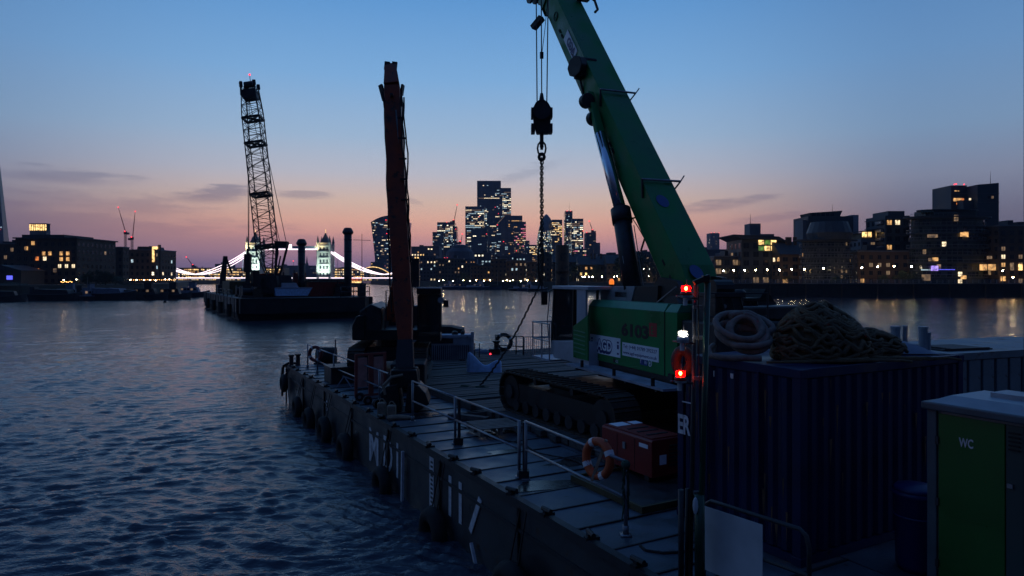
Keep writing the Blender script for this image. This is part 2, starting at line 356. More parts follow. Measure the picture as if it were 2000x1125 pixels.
# ------------------------------------------------------------------ dusk haze
hm = bpy.data.materials.new('haze'); hm.use_nodes = True; ht = hm.node_tree; ht.nodes.clear()
hv = ht.nodes.new('ShaderNodeVolumePrincipled'); hv.inputs['Density'].default_value = .00009; hv.inputs['Color'].default_value = (.80, .84, 1, 1); hv.inputs['Anisotropy'].default_value = .2
ho = ht.nodes.new('ShaderNodeOutputMaterial'); ht.links.new(hv.outputs[0], ho.inputs['Volume']); M['haze'] = hm
MB().box(-2600, 2600, -450, 3400, -1.7, 380).build('haze', 'haze', None, kind='stuff')
# ------------------------------------------------------------------ river banks
def bank(name, pts, top=4.0):
    MB().prism(pts, -.6, top, 'z').build(name, 'ground', None, kind='structure')
bank('river_bank', [(470, 240), (1600, 600), (3500, 3200), (-165, 3200), (-165, 800), (-90, 620), (-74, 520), (-40, 432), (5, 408), (30, 362), (56, 268), (66, 231)])
bank('river_bank', [(-600, 150), (-164, 206), (-150, 240), (-150, 300), (-212, 440), (-378, 806), (-378, 3200), (-3500, 3200), (-3500, 150)])
# river wall of the near north bank, in coursed stone panels
w = thing('river_wall', 'long dark stone river wall along the far right shore under the street lamps', 'wall', (68, 229, 0))
for i in range(28):
    a = i * 6.0; zt = 4.32 + random.uniform(-.03, .03)
    MB().box(a + .04, a + 5.96, -1 + random.uniform(-.04, .04), 1.2, -.5, zt).build('wall_panel', 'stone_wall', w)
MB().box(-.5, 168.5, -1.3, .9, 4.36, 4.62).build('coping', 'concrete', w)
for i in range(14):
    MB().cyl((6 + i * 12, -1.25, -.5), (6 + i * 12, -1.25, 4.3), .2, n=8).build('fender_post', 'pile_rust', w)
w = thing('promenade_railing', 'pale railing along the top of the right shore river wall', 'railing', (68, 229, 4.62))
for z in (.35, .7, 1.1): MB().beam((0, -.9, z), (168, -.9, z), .07).build('rail', 'render_white', w)
for i in range(85): inst(bpy.data.objects['rail_post'], (i * 2, -.9, 0), 0, w) if i else MB().box(-.05, .05, -.05, .05, 0, 1.15).build('rail_post', 'render_white', w).__setattr__('location', (0, -.9, 0))
w = thing('river_wall', 'low dark river wall of the distant north bank behind the moored boats', 'wall', (0, 0, 0))
shore = [(56, 268), (30, 362), (5, 408), (-40, 432), (-74, 520), (-90, 620), (-165, 800)]
for (a, b) in zip(shore, shore[1:]):
    A3, B3 = Vector((*a, 1.9)), Vector((*b, 1.9)); n = max(1, int((B3 - A3).length / 12))
    for i in range(n):
        MB().beam(A3.lerp(B3, i / n), A3.lerp(B3, (i + .97) / n), 1.2, 5.1).build('wall_panel', 'stone_wall', w)

# ------------------------------------------------------------------ buildings
MIX = {'warm': ['lit_warm', 'lit_white', 'lit_dim', 'lit_dim', 'lit_dim', 'lit_dim', 'lit_warm'], 'office': ['lit_white', 'lit_dim', 'lit_cool', 'lit_dim', 'lit_bright', 'lit_cool'],
       'cool': ['lit_cool', 'lit_dim', 'lit_white', 'lit_cool'], 'red': ['lit_white', 'lit_pink', 'lit_warm', 'lit_dim'], 'gold': ['gold_light', 'lit_warm', 'lit_white'], 'dim': ['lit_dim', 'lit_dim', 'lit_white', 'lit_dim']}
def windows(par, W, H, depth, nf, nb, lit, mix, z0=0, wf=.5, hf=.5, sides=True, single=False, rows=None, dark='window_dark', rowlit=0, name='window', front=0.0, x0=None):
    """panes on the front (-y) and both side faces, local to the thing"""
    by = {}
    fh = H / nf; bw = W / nb; xl = -W / 2 if x0 is None else x0
    singles = []
    for r in range(nf):
        z = z0 + r * fh + fh * (1 - hf) * .5
        rl = random.random() < rowlit
        pr = (rows[r] if rows else lit)
        run = 0
        for c in range(nb):
            p = .8 if rl else pr
            if run > 0: on = True; run -= 1
            else:
                on = random.random() < p * (.55 if single else .72)
                if on: cur = random.choice(MIX[mix]); run = random.choice((0, 0, 0, 1, 2)) + (3 if rl else 0)
            m = cur if on else dark
            if m is None: continue
            x = xl + c * bw + bw * (1 - wf) * .5
            if single: singles.append((x + bw * wf / 2, z, m))
            else: by.setdefault(m, MB()).box(x, x + bw * wf, front - .12, front + .05, z, z + fh * hf)
        if sides:
            ns = max(1, int(depth / bw))
            for sx in (-1, 1):
                for c in range(ns):
                    m = random.choice(MIX[mix]) if random.random() < pr * .5 else dark
                    if m is None: continue
                    y = front + c * (depth / ns) + .25 * bw
                    xx = xl if sx < 0 else xl + W
                    by.setdefault(m, MB()).box(xx - .08, xx + .08, y, y + bw * wf, z, z + fh * hf)
    if singles:
        protos = {}
        for (x, z, m) in singles:
            if m not in protos:
                o = MB().box(-bw * wf / 2, bw * wf / 2, -.1, .05, 0, fh * hf).build(name, m, par); protos[m] = o
                o.location = (x, front, z)
            else: inst(protos[m], (x, front, z), 0, par)
        fr = MB()
        for (x, z, m) in singles:
            fr.box(x - .04, x + .04, front - .14, front - .1, z, z + fh * hf); fr.box(x - bw * wf / 2 - .1, x + bw * wf / 2 + .1, front - .25, front, z - .14, z - .02)
        fr.build('window_frame', 'roof_slate', par, kind='stuff')
    for m, mb in by.items():
        mb.build('lit_window' if m != dark else 'window', m, par, kind='stuff')
def bld(name, label, x0, x1, yt, D, wall='brick_dark', depth=18, fh=3.4, bay=3.2, lit=.25, mix='warm', base=4.0, cat='building', group=None, single=False, wf=.5, hf=.5, roof='parapet', rows=None, rowlit=0, dark='window_dark', slabs=False, rz=0, sides=True):
    k = D / F; W = (x1 - x0) * k; zt = EYE + (HY - yt) * k; H = zt - base; xc = ((x0 + x1) / 2 - 1000) * k
    t = thing(name, label, cat, (xc, D, base), rz, group)
    b = MB(); b.box(-W / 2, W / 2, 0, depth, 0, H); b.build('wall', wall, t)
    nf = max(1, round(H / fh)); nb = max(1, round(W / bay))
    windows(t, W, H * .96, depth, nf, nb, lit, mix, 0, wf, hf, sides, single, rows, dark, rowlit)
    if slabs:
        for i in range(1, nf + 1):
            MB().box(-W / 2 - .35, W / 2 + .35, -.5, depth + .35, i * H * .96 / nf - .28, i * H * .96 / nf).build('floor_slab', 'tower_slab', t, kind=None)
    if roof == 'parapet':
        MB().box(-W / 2 - .2, W / 2 + .2, -.25, depth + .2, H, H + .5).build('parapet', 'concrete', t)
        if W > 8:
            m = MB()
            for i in range(random.randint(1, 3)):
                a = random.uniform(-.4, .25) * W; ww = random.uniform(.08, .2) * W; m.box(a, a + ww, depth * .3, depth * .6, H + .5, H + .5 + random.uniform(1.2, 2.8))
            m.build('roof_plant', 'roof_slate', t)
    elif roof == 'gable':
        MB().prism([(-W / 2 - .4, H), (W / 2 + .4, H), (0, H + W * .28)], -.4, depth + .4, 'y').build('roof', 'roof_slate', t)
    elif roof == 'pitch':
        MB().prism([(-.5, H), (depth + .5, H), (depth * .5, H + depth * .32)], -W / 2 - .2, W / 2 + .2, 'x').build('roof', 'roof_slate', t)
        m = MB()
        for i in range(3): a = random.uniform(-.4, .4) * W; m.box(a, a + 1.1, depth * .35, depth * .35 + 1, H + 1, H + depth * .32 + 1.6)
        m.build('chimney', 'brick_dark', t)
    return t, W, H
def redlights(t, pts, s=.8):
    for p in pts: MB().sphere(p, s, n=8, m=5).build('warning_light', 'lit_red', t)
def mast(t, x, y, z0, z1, r=.35): MB().cyl((x, y, z0), (x, y, z1), r, r * .35, 6).build('antenna', 'black_steel', t)
OT = dict(fh=4.1, bay=3.4, wf=.86, hf=.5, wall='tower_glass', cat='skyscraper', dark=None, roof='none', depth=40)

# --- the Tower Bridge group of far skyline towers, left to right
# curved tower that widens upwards
k = 1500 / F; t = thing('skyscraper', 'curved glass tower that widens towards its rounded top, just left of the orange boom', 'skyscraper', ((761 - 1000) * k, 1500, 4))
H = (HY - 421) * k + 2; prof = []
for i in range(37):
    z = H * i / 36; f = i / 36
    hw = 30 + 12 * f ** 1.3
    prof.append((hw, z))
vs = []
def wt_top(x): return H * (1 - .09 * ((x + 5) / 42) ** 2)
m = MB(); nn = 16
for (hw, z) in prof:
    for q in range(nn + 1):
        x = -hw + 2 * hw * q / nn; vs.append((x, 3 * ((x / hw) ** 2), z * (1 - .10 * (x / 42) ** 2)))
fs = [(i * (nn + 1) + q, i * (nn + 1) + q + 1, (i + 1) * (nn + 1) + q + 1, (i + 1) * (nn + 1) + q) for i in range(36) for q in range(nn)]
m.add(vs, fs); m.add([(v[0], 45 - v[1], v[2]) for v in vs], [f[::-1] for f in fs])
top = [36 * (nn + 1) + q for q in range(nn + 1)]; m.add([vs[i] for i in top] + [(vs[i][0], 45 - vs[i][1], vs[i][2]) for i in top], [(q, q + 1, nn + 2 + q, nn + 1 + q) for q in range(nn)])
for sd in (0, nn): m.add([vs[i * (nn + 1) + sd] for i in range(37)] + [(vs[i * (nn + 1) + sd][0], 45 - vs[i * (nn + 1) + sd][1], vs[i * (nn + 1) + sd][2]) for i in range(37)], [(i, i + 1, 38 + i, 37 + i) for i in range(36)])
m.build('facade', 'tower_glass', t, smooth=True)
by = {}
for i in range(35):
    rl = random.random() < .35; z0 = H * (i + .25) / 36; f = i / 36; hw = 30 + 12 * f ** 1.3; q = 0
    while q < 26:
        if random.random() < (.5 if rl else .16):
            ln = random.randint(1, 4); xa = -hw + 2 * hw * q / 26; xb = min(hw, xa + 2 * hw * ln / 26 - .4)
            mm = random.choice(['lit_white', 'lit_dim', 'lit_cool', 'lit_dim'] if i < 34 else ['lit_white'])
            za = z0 * (1 - .10 * ((xa + xb) / 2 / 42) ** 2); by.setdefault(mm, MB()).box(xa, xb, 3 * (xa / hw) ** 2 - .5, 3 * (xa / hw) ** 2 + .5, za, za + 1.9); q += ln
        q += 1
for mm, b in by.items(): b.build('lit_window', mm, t, kind='stuff')
m = MB()
for i in range(1, 36): z = H * i / 36; hw = 30 + 12 * (i / 36) ** 1.3; m.tube([(hw * s, 3 * s * s - .25, z * (1 - .10 * (hw * s / 42) ** 2)) for s in (-1, -.6, -.2, .2, .6, 1)], .25, 4)
m.build('floor_band', 'tower_slab', t, kind='stuff')
redlights(t, [(-8, -1, H * .93), (-6, -1, H * .72)], 1.0)

def cluster(*rows):
    for a in rows:
        a = dict(a); red = a.pop('red', None); ant = a.pop('ant', None); d = dict(OT); d.update(a)
        t, W, H = bld('skyscraper', d.pop('label'), d.pop('x0'), d.pop('x1'), d.pop('yt'), d.pop('D'), **d)
        m = MB(); nf = int(H / 4.1)
        for i in range(1, nf): m.box(-W / 2 - .2, W / 2 + .2, -.3, .1, i * H * .96 / nf - .35, i * H * .96 / nf + .35)
        m.build('floor_band', 'tower_slab', t, kind='stuff')
        m = MB(); nm = max(2, int(W / 9))
        for i in range(nm + 1): m.box(-W / 2 + i * W / nm - .25, -W / 2 + i * W / nm + .25, -.45, 0, 0, H)
        m.build('mullion', 'tower_slab', t, kind='stuff')
        if red: redlights(t, [(u * W / 2, -1, v * H) for u, v in red])
        if ant: mast(t, ant[0] * W / 2, 5, H, H + ant[1])
cluster(
    dict(label='pale stepped block at the left foot of the tower under construction', x0=845, x1=866, yt=453, D=1500, lit=.2, mix='cool', wall='far_block', rowlit=.1),
    dict(label='unfinished tower with brightly lit open top floors and a crane on its roof', x0=854, x1=888, yt=434, D=1520, lit=.28, mix='office', rowlit=.2, rows=[.25] * 22 + [.9] * 40, red=[(.1, 1.0), (.9, 1.0)]),
    dict(label='narrow shoulder block on the right side of the tower under construction', x0=884, x1=892, yt=442, D=1510, lit=.1, mix='cool', red=[(.5, .95)]),
    dict(label='tallest skyscraper of the cluster with a flat dark crown', x0=932, x1=978, yt=353, D=1700, lit=.24, mix='office', rowlit=.12, rows=[.2] * 33 + [.2] * 4 + [1] * 3 + [.3] * 3 + [.9, .3, .1, .1, .1] + [.05] * 20, red=[(0, .78)]),
    dict(label='slightly lower skyscraper attached to the right of the tallest one', x0=976, x1=998, yt=367, D=1690, lit=.5, mix='office', rowlit=.45, red=[(.3, .02)]),
    dict(label='broad brightly banded tower at the left edge of the skyscraper cluster', x0=909, x1=945, yt=403, D=1560, lit=.32, mix='office', rowlit=.32, red=[(.5, .86), (.9, .4)]),
    dict(label='dark slab tower in front of the tallest skyscraper', x0=951, x1=981, yt=389, D=1600, lit=.14, mix='cool', rowlit=.05, red=[(.1, .9), (.5, .82), (.2, .7)]),
    dict(label='short black block low in the front of the skyscraper cluster', x0=920, x1=951, yt=447, D=1300, lit=.1, mix='office', rows=[.6, .6, .5, .6, .5, .3] + [.02] * 30, red=[(.95, .9)]),
    dict(label='slim dark blue tower with lit floors near its base', x0=957, x1=976, yt=428, D=1450, lit=.22, mix='cool', rowlit=.1),
    dict(label='blocky tower with orange lights behind the stepped building', x0=984, x1=1020, yt=421, D=1480, lit=.18, mix='warm', rowlit=.05, red=[(-.4, .3), (.1, .4)]),
    dict(label='stepped lit building at the right end of the skyscraper cluster', x0=1004, x1=1027, yt=433, D=1400, lit=.45, mix='red', rowlit=.15, red=[(-.6, .5)]),
    dict(label='small lower wing on the right edge of the stepped lit building', x0=1025, x1=1034, yt=470, D=1380, lit=.3, mix='office'),
    dict(label='low bright yellow office roof left of the bullet shaped tower', x0=1034, x1=1048, yt=478, D=1500, lit=.6, mix='gold', rowlit=.4),
    dict(label='square tower with gold lit top floors behind the bullet shaped tower', x0=1078, x1=1098, yt=429, D=1600, lit=.2, mix='gold', rows=[.12] * 26 + [.9] * 20, rowlit=0),
    dict(label='slender tower with a red lit roof and tall mast', x0=1104, x1=1118, yt=412, D=1500, lit=.4, mix='office', ant=(.2, 20), red=[(-.5, 1.0), (.5, 1.0)]),
    dict(label='glowing grid tower right beside the slender tower with the mast', x0=1117, x1=1139, yt=427, D=1460, lit=.55, mix='office', rowlit=.25, red=[(1, .8)]),
    dict(label='low lit office wing at the right foot of the glowing grid tower', x0=1122, x1=1145, yt=486, D=1380, lit=.55, mix='red'),
    dict(label='dark unlit tower with a small crane on top near the green boom', x0=1145, x1=1164, yt=454, D=1400, lit=.08, mix='warm', wall='far_block', red=[(-.9, 1.0), (.9, 1.0)]),
    dict(label='dark shoulder block right of the unlit tower with the small crane', x0=1160, x1=1172, yt=474, D=1390, lit=.05, mix='dim', wall='far_block'),
    dict(label='lone far tower with red roof lights right of the green boom', x0=1388, x1=1405, yt=455, D=1900, lit=.12, mix='dim', wall='far_block', red=[(-.9, 1.0), (-.2, 1.01), (.9, 1.0)]),
    dict(label='far tower half hidden by the right edge of the green boom', x0=1350, x1=1363, yt=460, D=1900, lit=.1, mix='dim', wall='far_block', red=[(.8, 1.0)]),
)
# wedge topped tower
k = 1440 / F; t = thing('skyscraper', 'wedge shaped tower with a slanted pointed top and one pale bright edge', 'skyscraper', ((981 - 1000) * k, 1440, 4))
Wd = 24 * k; H = (HY - 420) * k
MB().prism([(-Wd / 2, 0), (Wd / 2, 0), (Wd / 2, H * .97), (Wd * .2, H), (-Wd / 2, H * .86)], 0, 30, 'y').build('facade', 'tower_glass', t)
MB().beam((-Wd / 2, -.3, H * .86), (Wd * .2, -.3, H), .9).build('edge_light', 'lit_dim', t)
MB().box(-Wd * .1, Wd * .22, -.5, 0, 0, H * .95).build('glass_fin', 'apartment_dark', t)
windows(t, Wd * .9, H * .82, 30, 28, 8, .2, 'cool', 0, .8, .5, True, dark=None); redlights(t, [(-Wd * .4, -1, H * .86), (Wd * .1, -1, H * .6)], .9)
# bullet shaped tower
k = 1600 / F; t = thing('skyscraper', 'bullet shaped glass tower with a dark pointed dome', 'skyscraper', ((1068 - 1000) * k, 1620, 4))
H = (HY - 415) * k; prof = [(20.5, 0), (23, H * .2), (24, H * .4), (22.5, H * .6), (19, H * .75), (14.5, H * .86), (9, H * .94), (4, H * .985), (.5, H)]
MB().lathe(prof, (0, 0, 0), 28).build('facade', 'tower_glass', t, smooth=True)
by = {}
for i in range(1, 30):
    z = H * i / 40; rr = np.interp(z, [p[1] for p in prof], [p[0] for p in prof]) + .15
    for q in range(32):
        a = math.pi + math.pi * q / 32
        pr = .75 if i > 24 else .52
        if random.random() < pr:
            a2 = a + math.pi / 40; mm = random.choice(MIX['office'] + ['lit_green', 'lit_cool']); by.setdefault(mm, MB()).add([(rr * math.cos(a), rr * math.sin(a), z), (rr * math.cos(a2), rr * math.sin(a2), z), (rr * math.cos(a2), rr * math.sin(a2), z + 2), (rr * math.cos(a), rr * math.sin(a), z + 2)], [(0, 1, 2, 3)])
for mm, b in by.items(): b.build('lit_window', mm, t, kind='stuff')
m = MB()
for q in range(10):
    m.tube([((np.interp(H * s / 20, [p[1] for p in prof], [p[0] for p in prof]) + .2) * math.cos(math.pi + q * math.pi / 9 + s * .09), (np.interp(H * s / 20, [p[1] for p in prof], [p[0] for p in prof]) + .2) * math.sin(math.pi + q * math.pi / 9 + s * .09), H * s / 20) for s in range(20)], .35, 4)
m.build('diagonal_band', 'tower_slab', t, kind='stuff')
# domed roof block
# --- mid-distance dark masses behind the waterfront
mid = [
    ('low office block with yellow lit floors just right of the orange boom', 803, 830, 482, 900, .5, 'gold', 'far_block', 'parapet'),
    ('plain dark flat block beside the yellow lit office', 828, 858, 481, 880, .02, 'dim', 'far_block', 'parapet'),
    ('wide dark rounded office mass below the unfinished tower', 868, 918, 484, 800, .12, 'warm', 'far_block', 'parapet'),
    ('broad dark block with a stepped roof under the banded tower', 912, 960, 494, 820, .22, 'office', 'far_block', 'parapet'),
    ('dark office block below the slab tower with scattered cool lights', 955, 1005, 500, 840, .3, 'cool', 'far_block', 'parapet'),
    ('mid rise block with green and yellow lights left of the chain', 1000, 1040, 496, 860, .3, 'office', 'far_block', 'parapet'),
    ('dark block behind the timber pile beside the chain', 1078, 1112, 500, 840, .15, 'office', 'far_block', 'parapet'),
    ('unlit roofline block under the slender mast tower', 1108, 1170, 502, 800, .03, 'dim', 'far_block', 'parapet'),
    ('low far roofline between the lift cylinder and the green boom', 1168, 1240, 497, 780, .03, 'dim', 'far_block', 'parapet'),
    ('dark block seen between the cylinder and the boom', 1238, 1300, 492, 700, .04, 'warm', 'far_block', 'parapet'),
    ('low distant block under the lone far tower', 1365, 1420, 488, 600, .12, 'warm', 'far_block', 'parapet'),
    ('low distant roofline left of the winged roof house', 1418, 1445, 494, 560, .05, 'warm', 'far_block', 'parapet'),
    ('narrow block with red lights at the foot of the curved tower', 724, 750, 512, 1300, .2, 'red', 'far_block', 'parapet')]
for (lb, x0, x1, yt, D, li, mx, wl, rf) in mid: bld('office_block', lb, x0, x1, yt, D, wall=wl, depth=30, fh=3.8, bay=4, lit=li, mix=mx, roof=rf, dark=None, cat='office block')
k = 760 / F; t = thing('domed_building', 'large dark building with a rounded stepped dome right of the unfinished tower', 'building', ((893 - 1000) * k, 760, 4))
H = (HY - 473) * k
MB().box(-22, 22, 0, 30, 0, H * .6).build('wall', 'far_block', t); MB().lathe([(17, H * .6), (15, H * .8), (10, H * .9), (9, H * .97), (4, H)], (2, 14, 0), 16).build('dome', 'far_block', t)
windows(t, 40, H * .58, 30, 12, 14, .35, 'warm', 0, .4, .4, True, dark=None)
redlights(t, [(-14, -.5, H * .62), (-11, -.5, H * .62)], .5)
# --- central waterfront warehouses
front = [
    ('tall thin hotel end lit orange at the foot of the orange boom', 806, 822, 508, 640, .55, 'gold', 'brick_warm', 'parapet'),
    ('dark waterfront block with one white lit column of windows', 820, 852, 500, 610, .3, 'cool', 'far_block', 'parapet'),
    ('wide waterfront office with rows of warm dotted windows', 850, 905, 505, 600, .42, 'warm', 'brick_dark', 'parapet'),
    ('squat riverside office with white ground floor lights', 900, 925, 515, 560, .3, 'office', 'brick_dark', 'parapet'),
    ('gabled riverside pub building with pink lit ground floor arches', 918, 938, 519, 520, .2, 'red', 'brick_warm', 'gable'),
    ('riverside warehouse with glowing orange ground floor colonnade', 937, 958, 520, 520, .35, 'gold', 'brick_warm', 'gable'),
    ('dark riverside warehouse with a pale flat roof', 958, 990, 506, 500, .06, 'dim', 'brick_dark', 'parapet'),
    ('long riverside warehouse with small white windows left of the chain', 988, 1030, 510, 480, .4, 'office', 'brick_dark', 'parapet'),
    ('riverside block with tall stair windows directly behind the hanging chain', 1028, 1062, 512, 460, .45, 'office', 'brick_dark', 'parapet'),
    ('gabled warehouse with a steep dark roof right of the hanging chain', 1050, 1082, 500, 450, .2, 'office', 'brick_dark', 'gable'),
    ('low riverside terrace behind the timber pile', 1080, 1135, 512, 430, .1, 'warm', 'brick_dark', 'pitch'),
    ('low villa with a yellow lit upper floor left of the lift cylinder', 1130, 1190, 517, 400, .22, 'gold', 'brick_dark', 'pitch'),
    ('low riverside house glimpsed right of the lift cylinder', 1185, 1262, 515, 390, .12, 'warm', 'brick_dark', 'pitch'),
    ('riverside block hidden behind the green boom', 1262, 1395, 512, 380, .12, 'warm', 'brick_dark', 'parapet')]
for (lb, x0, x1, yt, D, li, mx, wl, rf) in front: bld('riverside_building', lb, x0, x1, yt, D, wall=wl, depth=16, fh=3.3, bay=2.9, lit=li, mix=mx, roof=rf, wf=.4, hf=.45, cat='building')
t = thing('curved_roof_hall', 'low hall with a glowing arched roof line beyond the right span of the bridge', 'hall', P(728, 545, 1000)); t.location.z = 4
k = 1000 / F
arc = [(-36 * k + 72 * k * i / 12, 0, (4 + 13 * math.sin(math.pi * (i * .075 + .05)) ** .8) * k * 1.55) for i in range(13)]
MB().prism([(-36 * k, 0)] + [(p[0], p[2]) for p in arc] + [(36 * k, 0)], 2, 40, 'y').build('hall', 'far_block', t); MB().tube(arc, .5, 5).build('roof_light', 'gold_light', t)
windows(t, 60 * k, 12 * k, 20, 6, 30, .35, 'gold', 0, .5, .35, False, dark=None, front=1.8)

# ------------------------------------------------------------------ Tower bridge
k = 815 / F
t = thing('suspension_bridge', 'floodlit twin towered bridge with glowing white suspension chains across the river', 'bridge', (0, 815, 0))
XL, XR = (499 - 1000) * k, (636 - 1000) * k
for X in (XL, XR):
    tw = MB(); tw.box(X - 7, X + 7, -8, 8, 0, 46).build('tower_wall', 'bridge_stone', t)
    body = [o for o in t.children if o.name.startswith('tower_wall')][-1]
    MB().box(X - 12, X + 12, -14, 14, -.6, 6.5).build('pier', 'bridge_stone', t)
    MB().add([(X - 6, -7, 46), (X + 6, -7, 46), (X + 6, 7, 46), (X - 6, 7, 46), (X, 0, 62)], [(0, 1, 4), (1, 2, 4), (2, 3, 4), (3, 0, 4)]).build('roof', 'bridge_roof', t)
    MB().cyl((X, 0, 61), (X, 0, 66), .5, .1, 6).build('finial', 'gold_light', t)
    for sx in (-1, 1):
        for sy in (-1, 1):
            c = (X + sx * 7, sy * 8, 0); m = MB(); m.cyl((c[0], c[1], 6), (c[0], c[1], 49), 1.6, 1.6, 8); m.build('turret', 'bridge_stone', t)
            MB().cyl((c[0], c[1], 49), (c[0], c[1], 57.5), 1.9, .1, 8).build('turret_spire', 'bridge_roof', t)
    m = MB(); d = MB()
    for i, z in enumerate((10, 18, 25.5, 33, 40)):
        m.box(X - 8.8, X + 8.8, -9.6, 9.6, z + 5.2, z + 5.9)
        for j in range(3):
            x = X - 4 + j * 4; d.box(x - .8, x + .8, -8.15, -7.9, z, z + 3.6)
    m.build('string_course', 'bridge_stone', t); d.build('window', 'window_dark', t)
    MB().box(X - 5.5, X + 5.5, -8.3, -8, 46.2, 49).build('gable_front', 'bridge_stone', t)
for y in (-6, 6):
    MB().box(XL + 7, XR - 7, y - 1.5, y + 1.5, 41.5, 45).build('walkway', 'bridge_steel', t); MB().box(XL + 7, XR - 7, y - 1.75, y - 1.52, 41, 41.8).build('walkway_light', 'chain_light', t)
    for (Xt, sg) in ((XL, -1), (XR, 1)):
        for off in (0, 2.6):
            pts = []
            for i in range(15):
                f = i / 14; x = Xt + sg * (8 + 62 * f); z = 11.5 + (37.5 + off * .6 - 11.5) * (1 - f) ** 1.9 + off * math.sin(math.pi * f) * 1.0; pts.append((x, y * 1.2 - 1, z))
            MB().tube(pts, .4, 5).build('suspension_chain', 'chain_light', t)
            x0 = Xt + sg * 70
            MB().tube([(x0 + sg * 32 * q / 5, y * 1.2 - 1, 11.5 + (7 + off) * (q / 5) ** 1.6) for q in range(6)], .34, 5).build('suspension_chain', 'chain_light', t)
        m = MB()
        for i in range(1, 14):
            f = i / 14; x = Xt + sg * (8 + 62 * f); z = 11.5 + 26 * (1 - f) ** 1.9; m.cyl((x, y * 1.2 - 1, 7.5), (x, y * 1.2 - 1, z), .16, n=4)
        m.build('hanger', 'bridge_steel', t, kind='stuff')
MB().box(XL - 190, XR + 120, -8, 8, 5.6, 7).build('deck', 'bridge_steel', t)
MB().box(XL - 190, XR + 120, -8.4, -8.05, 6.9, 7.7).build('deck_light', 'chain_light', t)
for sg, Xt in ((-1, XL), (1, XR)):
    X = Xt + sg * 103
    MB().box(X - 6, X + 6, -8.6, 8.6, 0, 20).build('abutment_tower', 'bridge_stone', t)
MB().box(-265.5, -260.5, -7.95, -7.6, 42, 47).build('crest', 'chain_light', t)
def spot(name, loc, tgt, e, col=(1, 1, 1), ang=60, par=None, r=.6):
    l = bpy.data.lights.new(name, 'SPOT'); l.energy = e; l.color = col; l.spot_size = R(ang); l.spot_blend = .6; l.shadow_soft_size = r
    o = bpy.data.objects.new(name, l); COL.objects.link(o); o.location = loc; o.rotation_euler = (Vector(tgt) - Vector(loc)).to_track_quat('-Z', 'Y').to_euler(); o.parent = par
    return o
for X in (XL, XR):
    spot('floodlight', (X, -26, 8), (X, -8, 27), 130000 if X == XL else 75000, (.78, 1, .9), 80, t)
    spot('floodlight', (X - 12, -16, 40), (X, 0, 52), 26000, (1, .72, .35), 60, t)
t2 = thing('wide_pale_lit_building', 'long low building behind the left span with rows of warm lit windows', 'building', (-385, 900, 4))
MB().box(-75, 85, 0, 20, 0, 17).build('wall', 'brick_yellow', t2); windows(t2, 156, 16, 10, 5, 62, .75, 'gold', 0, .7, .5, False, dark=None, x0=-73)
t2 = thing('riverside_building', 'golden lit building under the right span of the bridge', 'building', (-243, 960, 4)); MB().box(-22, 35, 0, 20, 0, 18).build('wall', 'brick_yellow', t2); windows(t2, 56, 17, 10, 5, 22, .8, 'gold', 0, .6, .5, False, dark=None, x0=-21)
t2 = thing('riverside_building', 'amber lit quay building low behind the right bridge tower', 'building', (-200, 870, 4)); MB().box(-18, 22, 0, 10, 0, 4).build('wall', 'brick_yellow', t2); windows(t2, 38, 3.6, 10, 1, 20, .95, 'gold', 0, .8, .7, False, dark=None, x0=-17)
far = [('low purple far roofline under the bridge walkway', 535, 610, 519, 1400, .15), ('far dark block left of the bridge under the chain', 420, 445, 516, 1100, .1), ('low far roofline behind the left bridge chain', 345, 425, 528, 1150, .1),
       ('low far block behind the left bridge tower', 440, 540, 527, 1200, .12), ('low far roofline right of the right bridge tower', 650, 740, 524, 1450, .2), ('distant roofline between bridge and crane barge piles', 600, 640, 526, 1350, .2), ('pale far block hidden behind the orange boom', 740, 812, 500, 1350, .3)]
for (lb, x0, x1, yt, D, li) in far: bld('far_building', lb, x0, x1, yt, D, wall='far_block', depth=30, fh=4, bay=5, lit=li, mix='warm', dark=None, cat='building')
t = thing('church', 'small far church spire under the bridge walkway', 'church', P(598, 545, 1380)); t.location.z = 4
MB().box(-8, 8, 0, 20, 0, 26).build('nave', 'far_block', t); MB().cyl((0, 5, 26), (0, 5, 34), 4, 3, 8).build('belfry', 'far_block', t); MB().cyl((0, 5, 34), (0, 5, 50), 2, .1, 8).build('spire', 'far_block', t)
for i, x in enumerate((386, 395)):
    t = thing('turret', ('left' if i == 0 else 'right') + ' one of two small domed turrets beyond the left end of the bridge', 'turret', P(x, 545, 1000)); t.location.z = 4
    MB().box(-2.2, 2.2, -2, 2, 0, 13).build('tower_wall', 'far_block', t); MB().lathe([(2.6, 13), (2.2, 15.5), (.9, 17.5), (.15, 21)], n=8).build('dome', 'far_block', t)

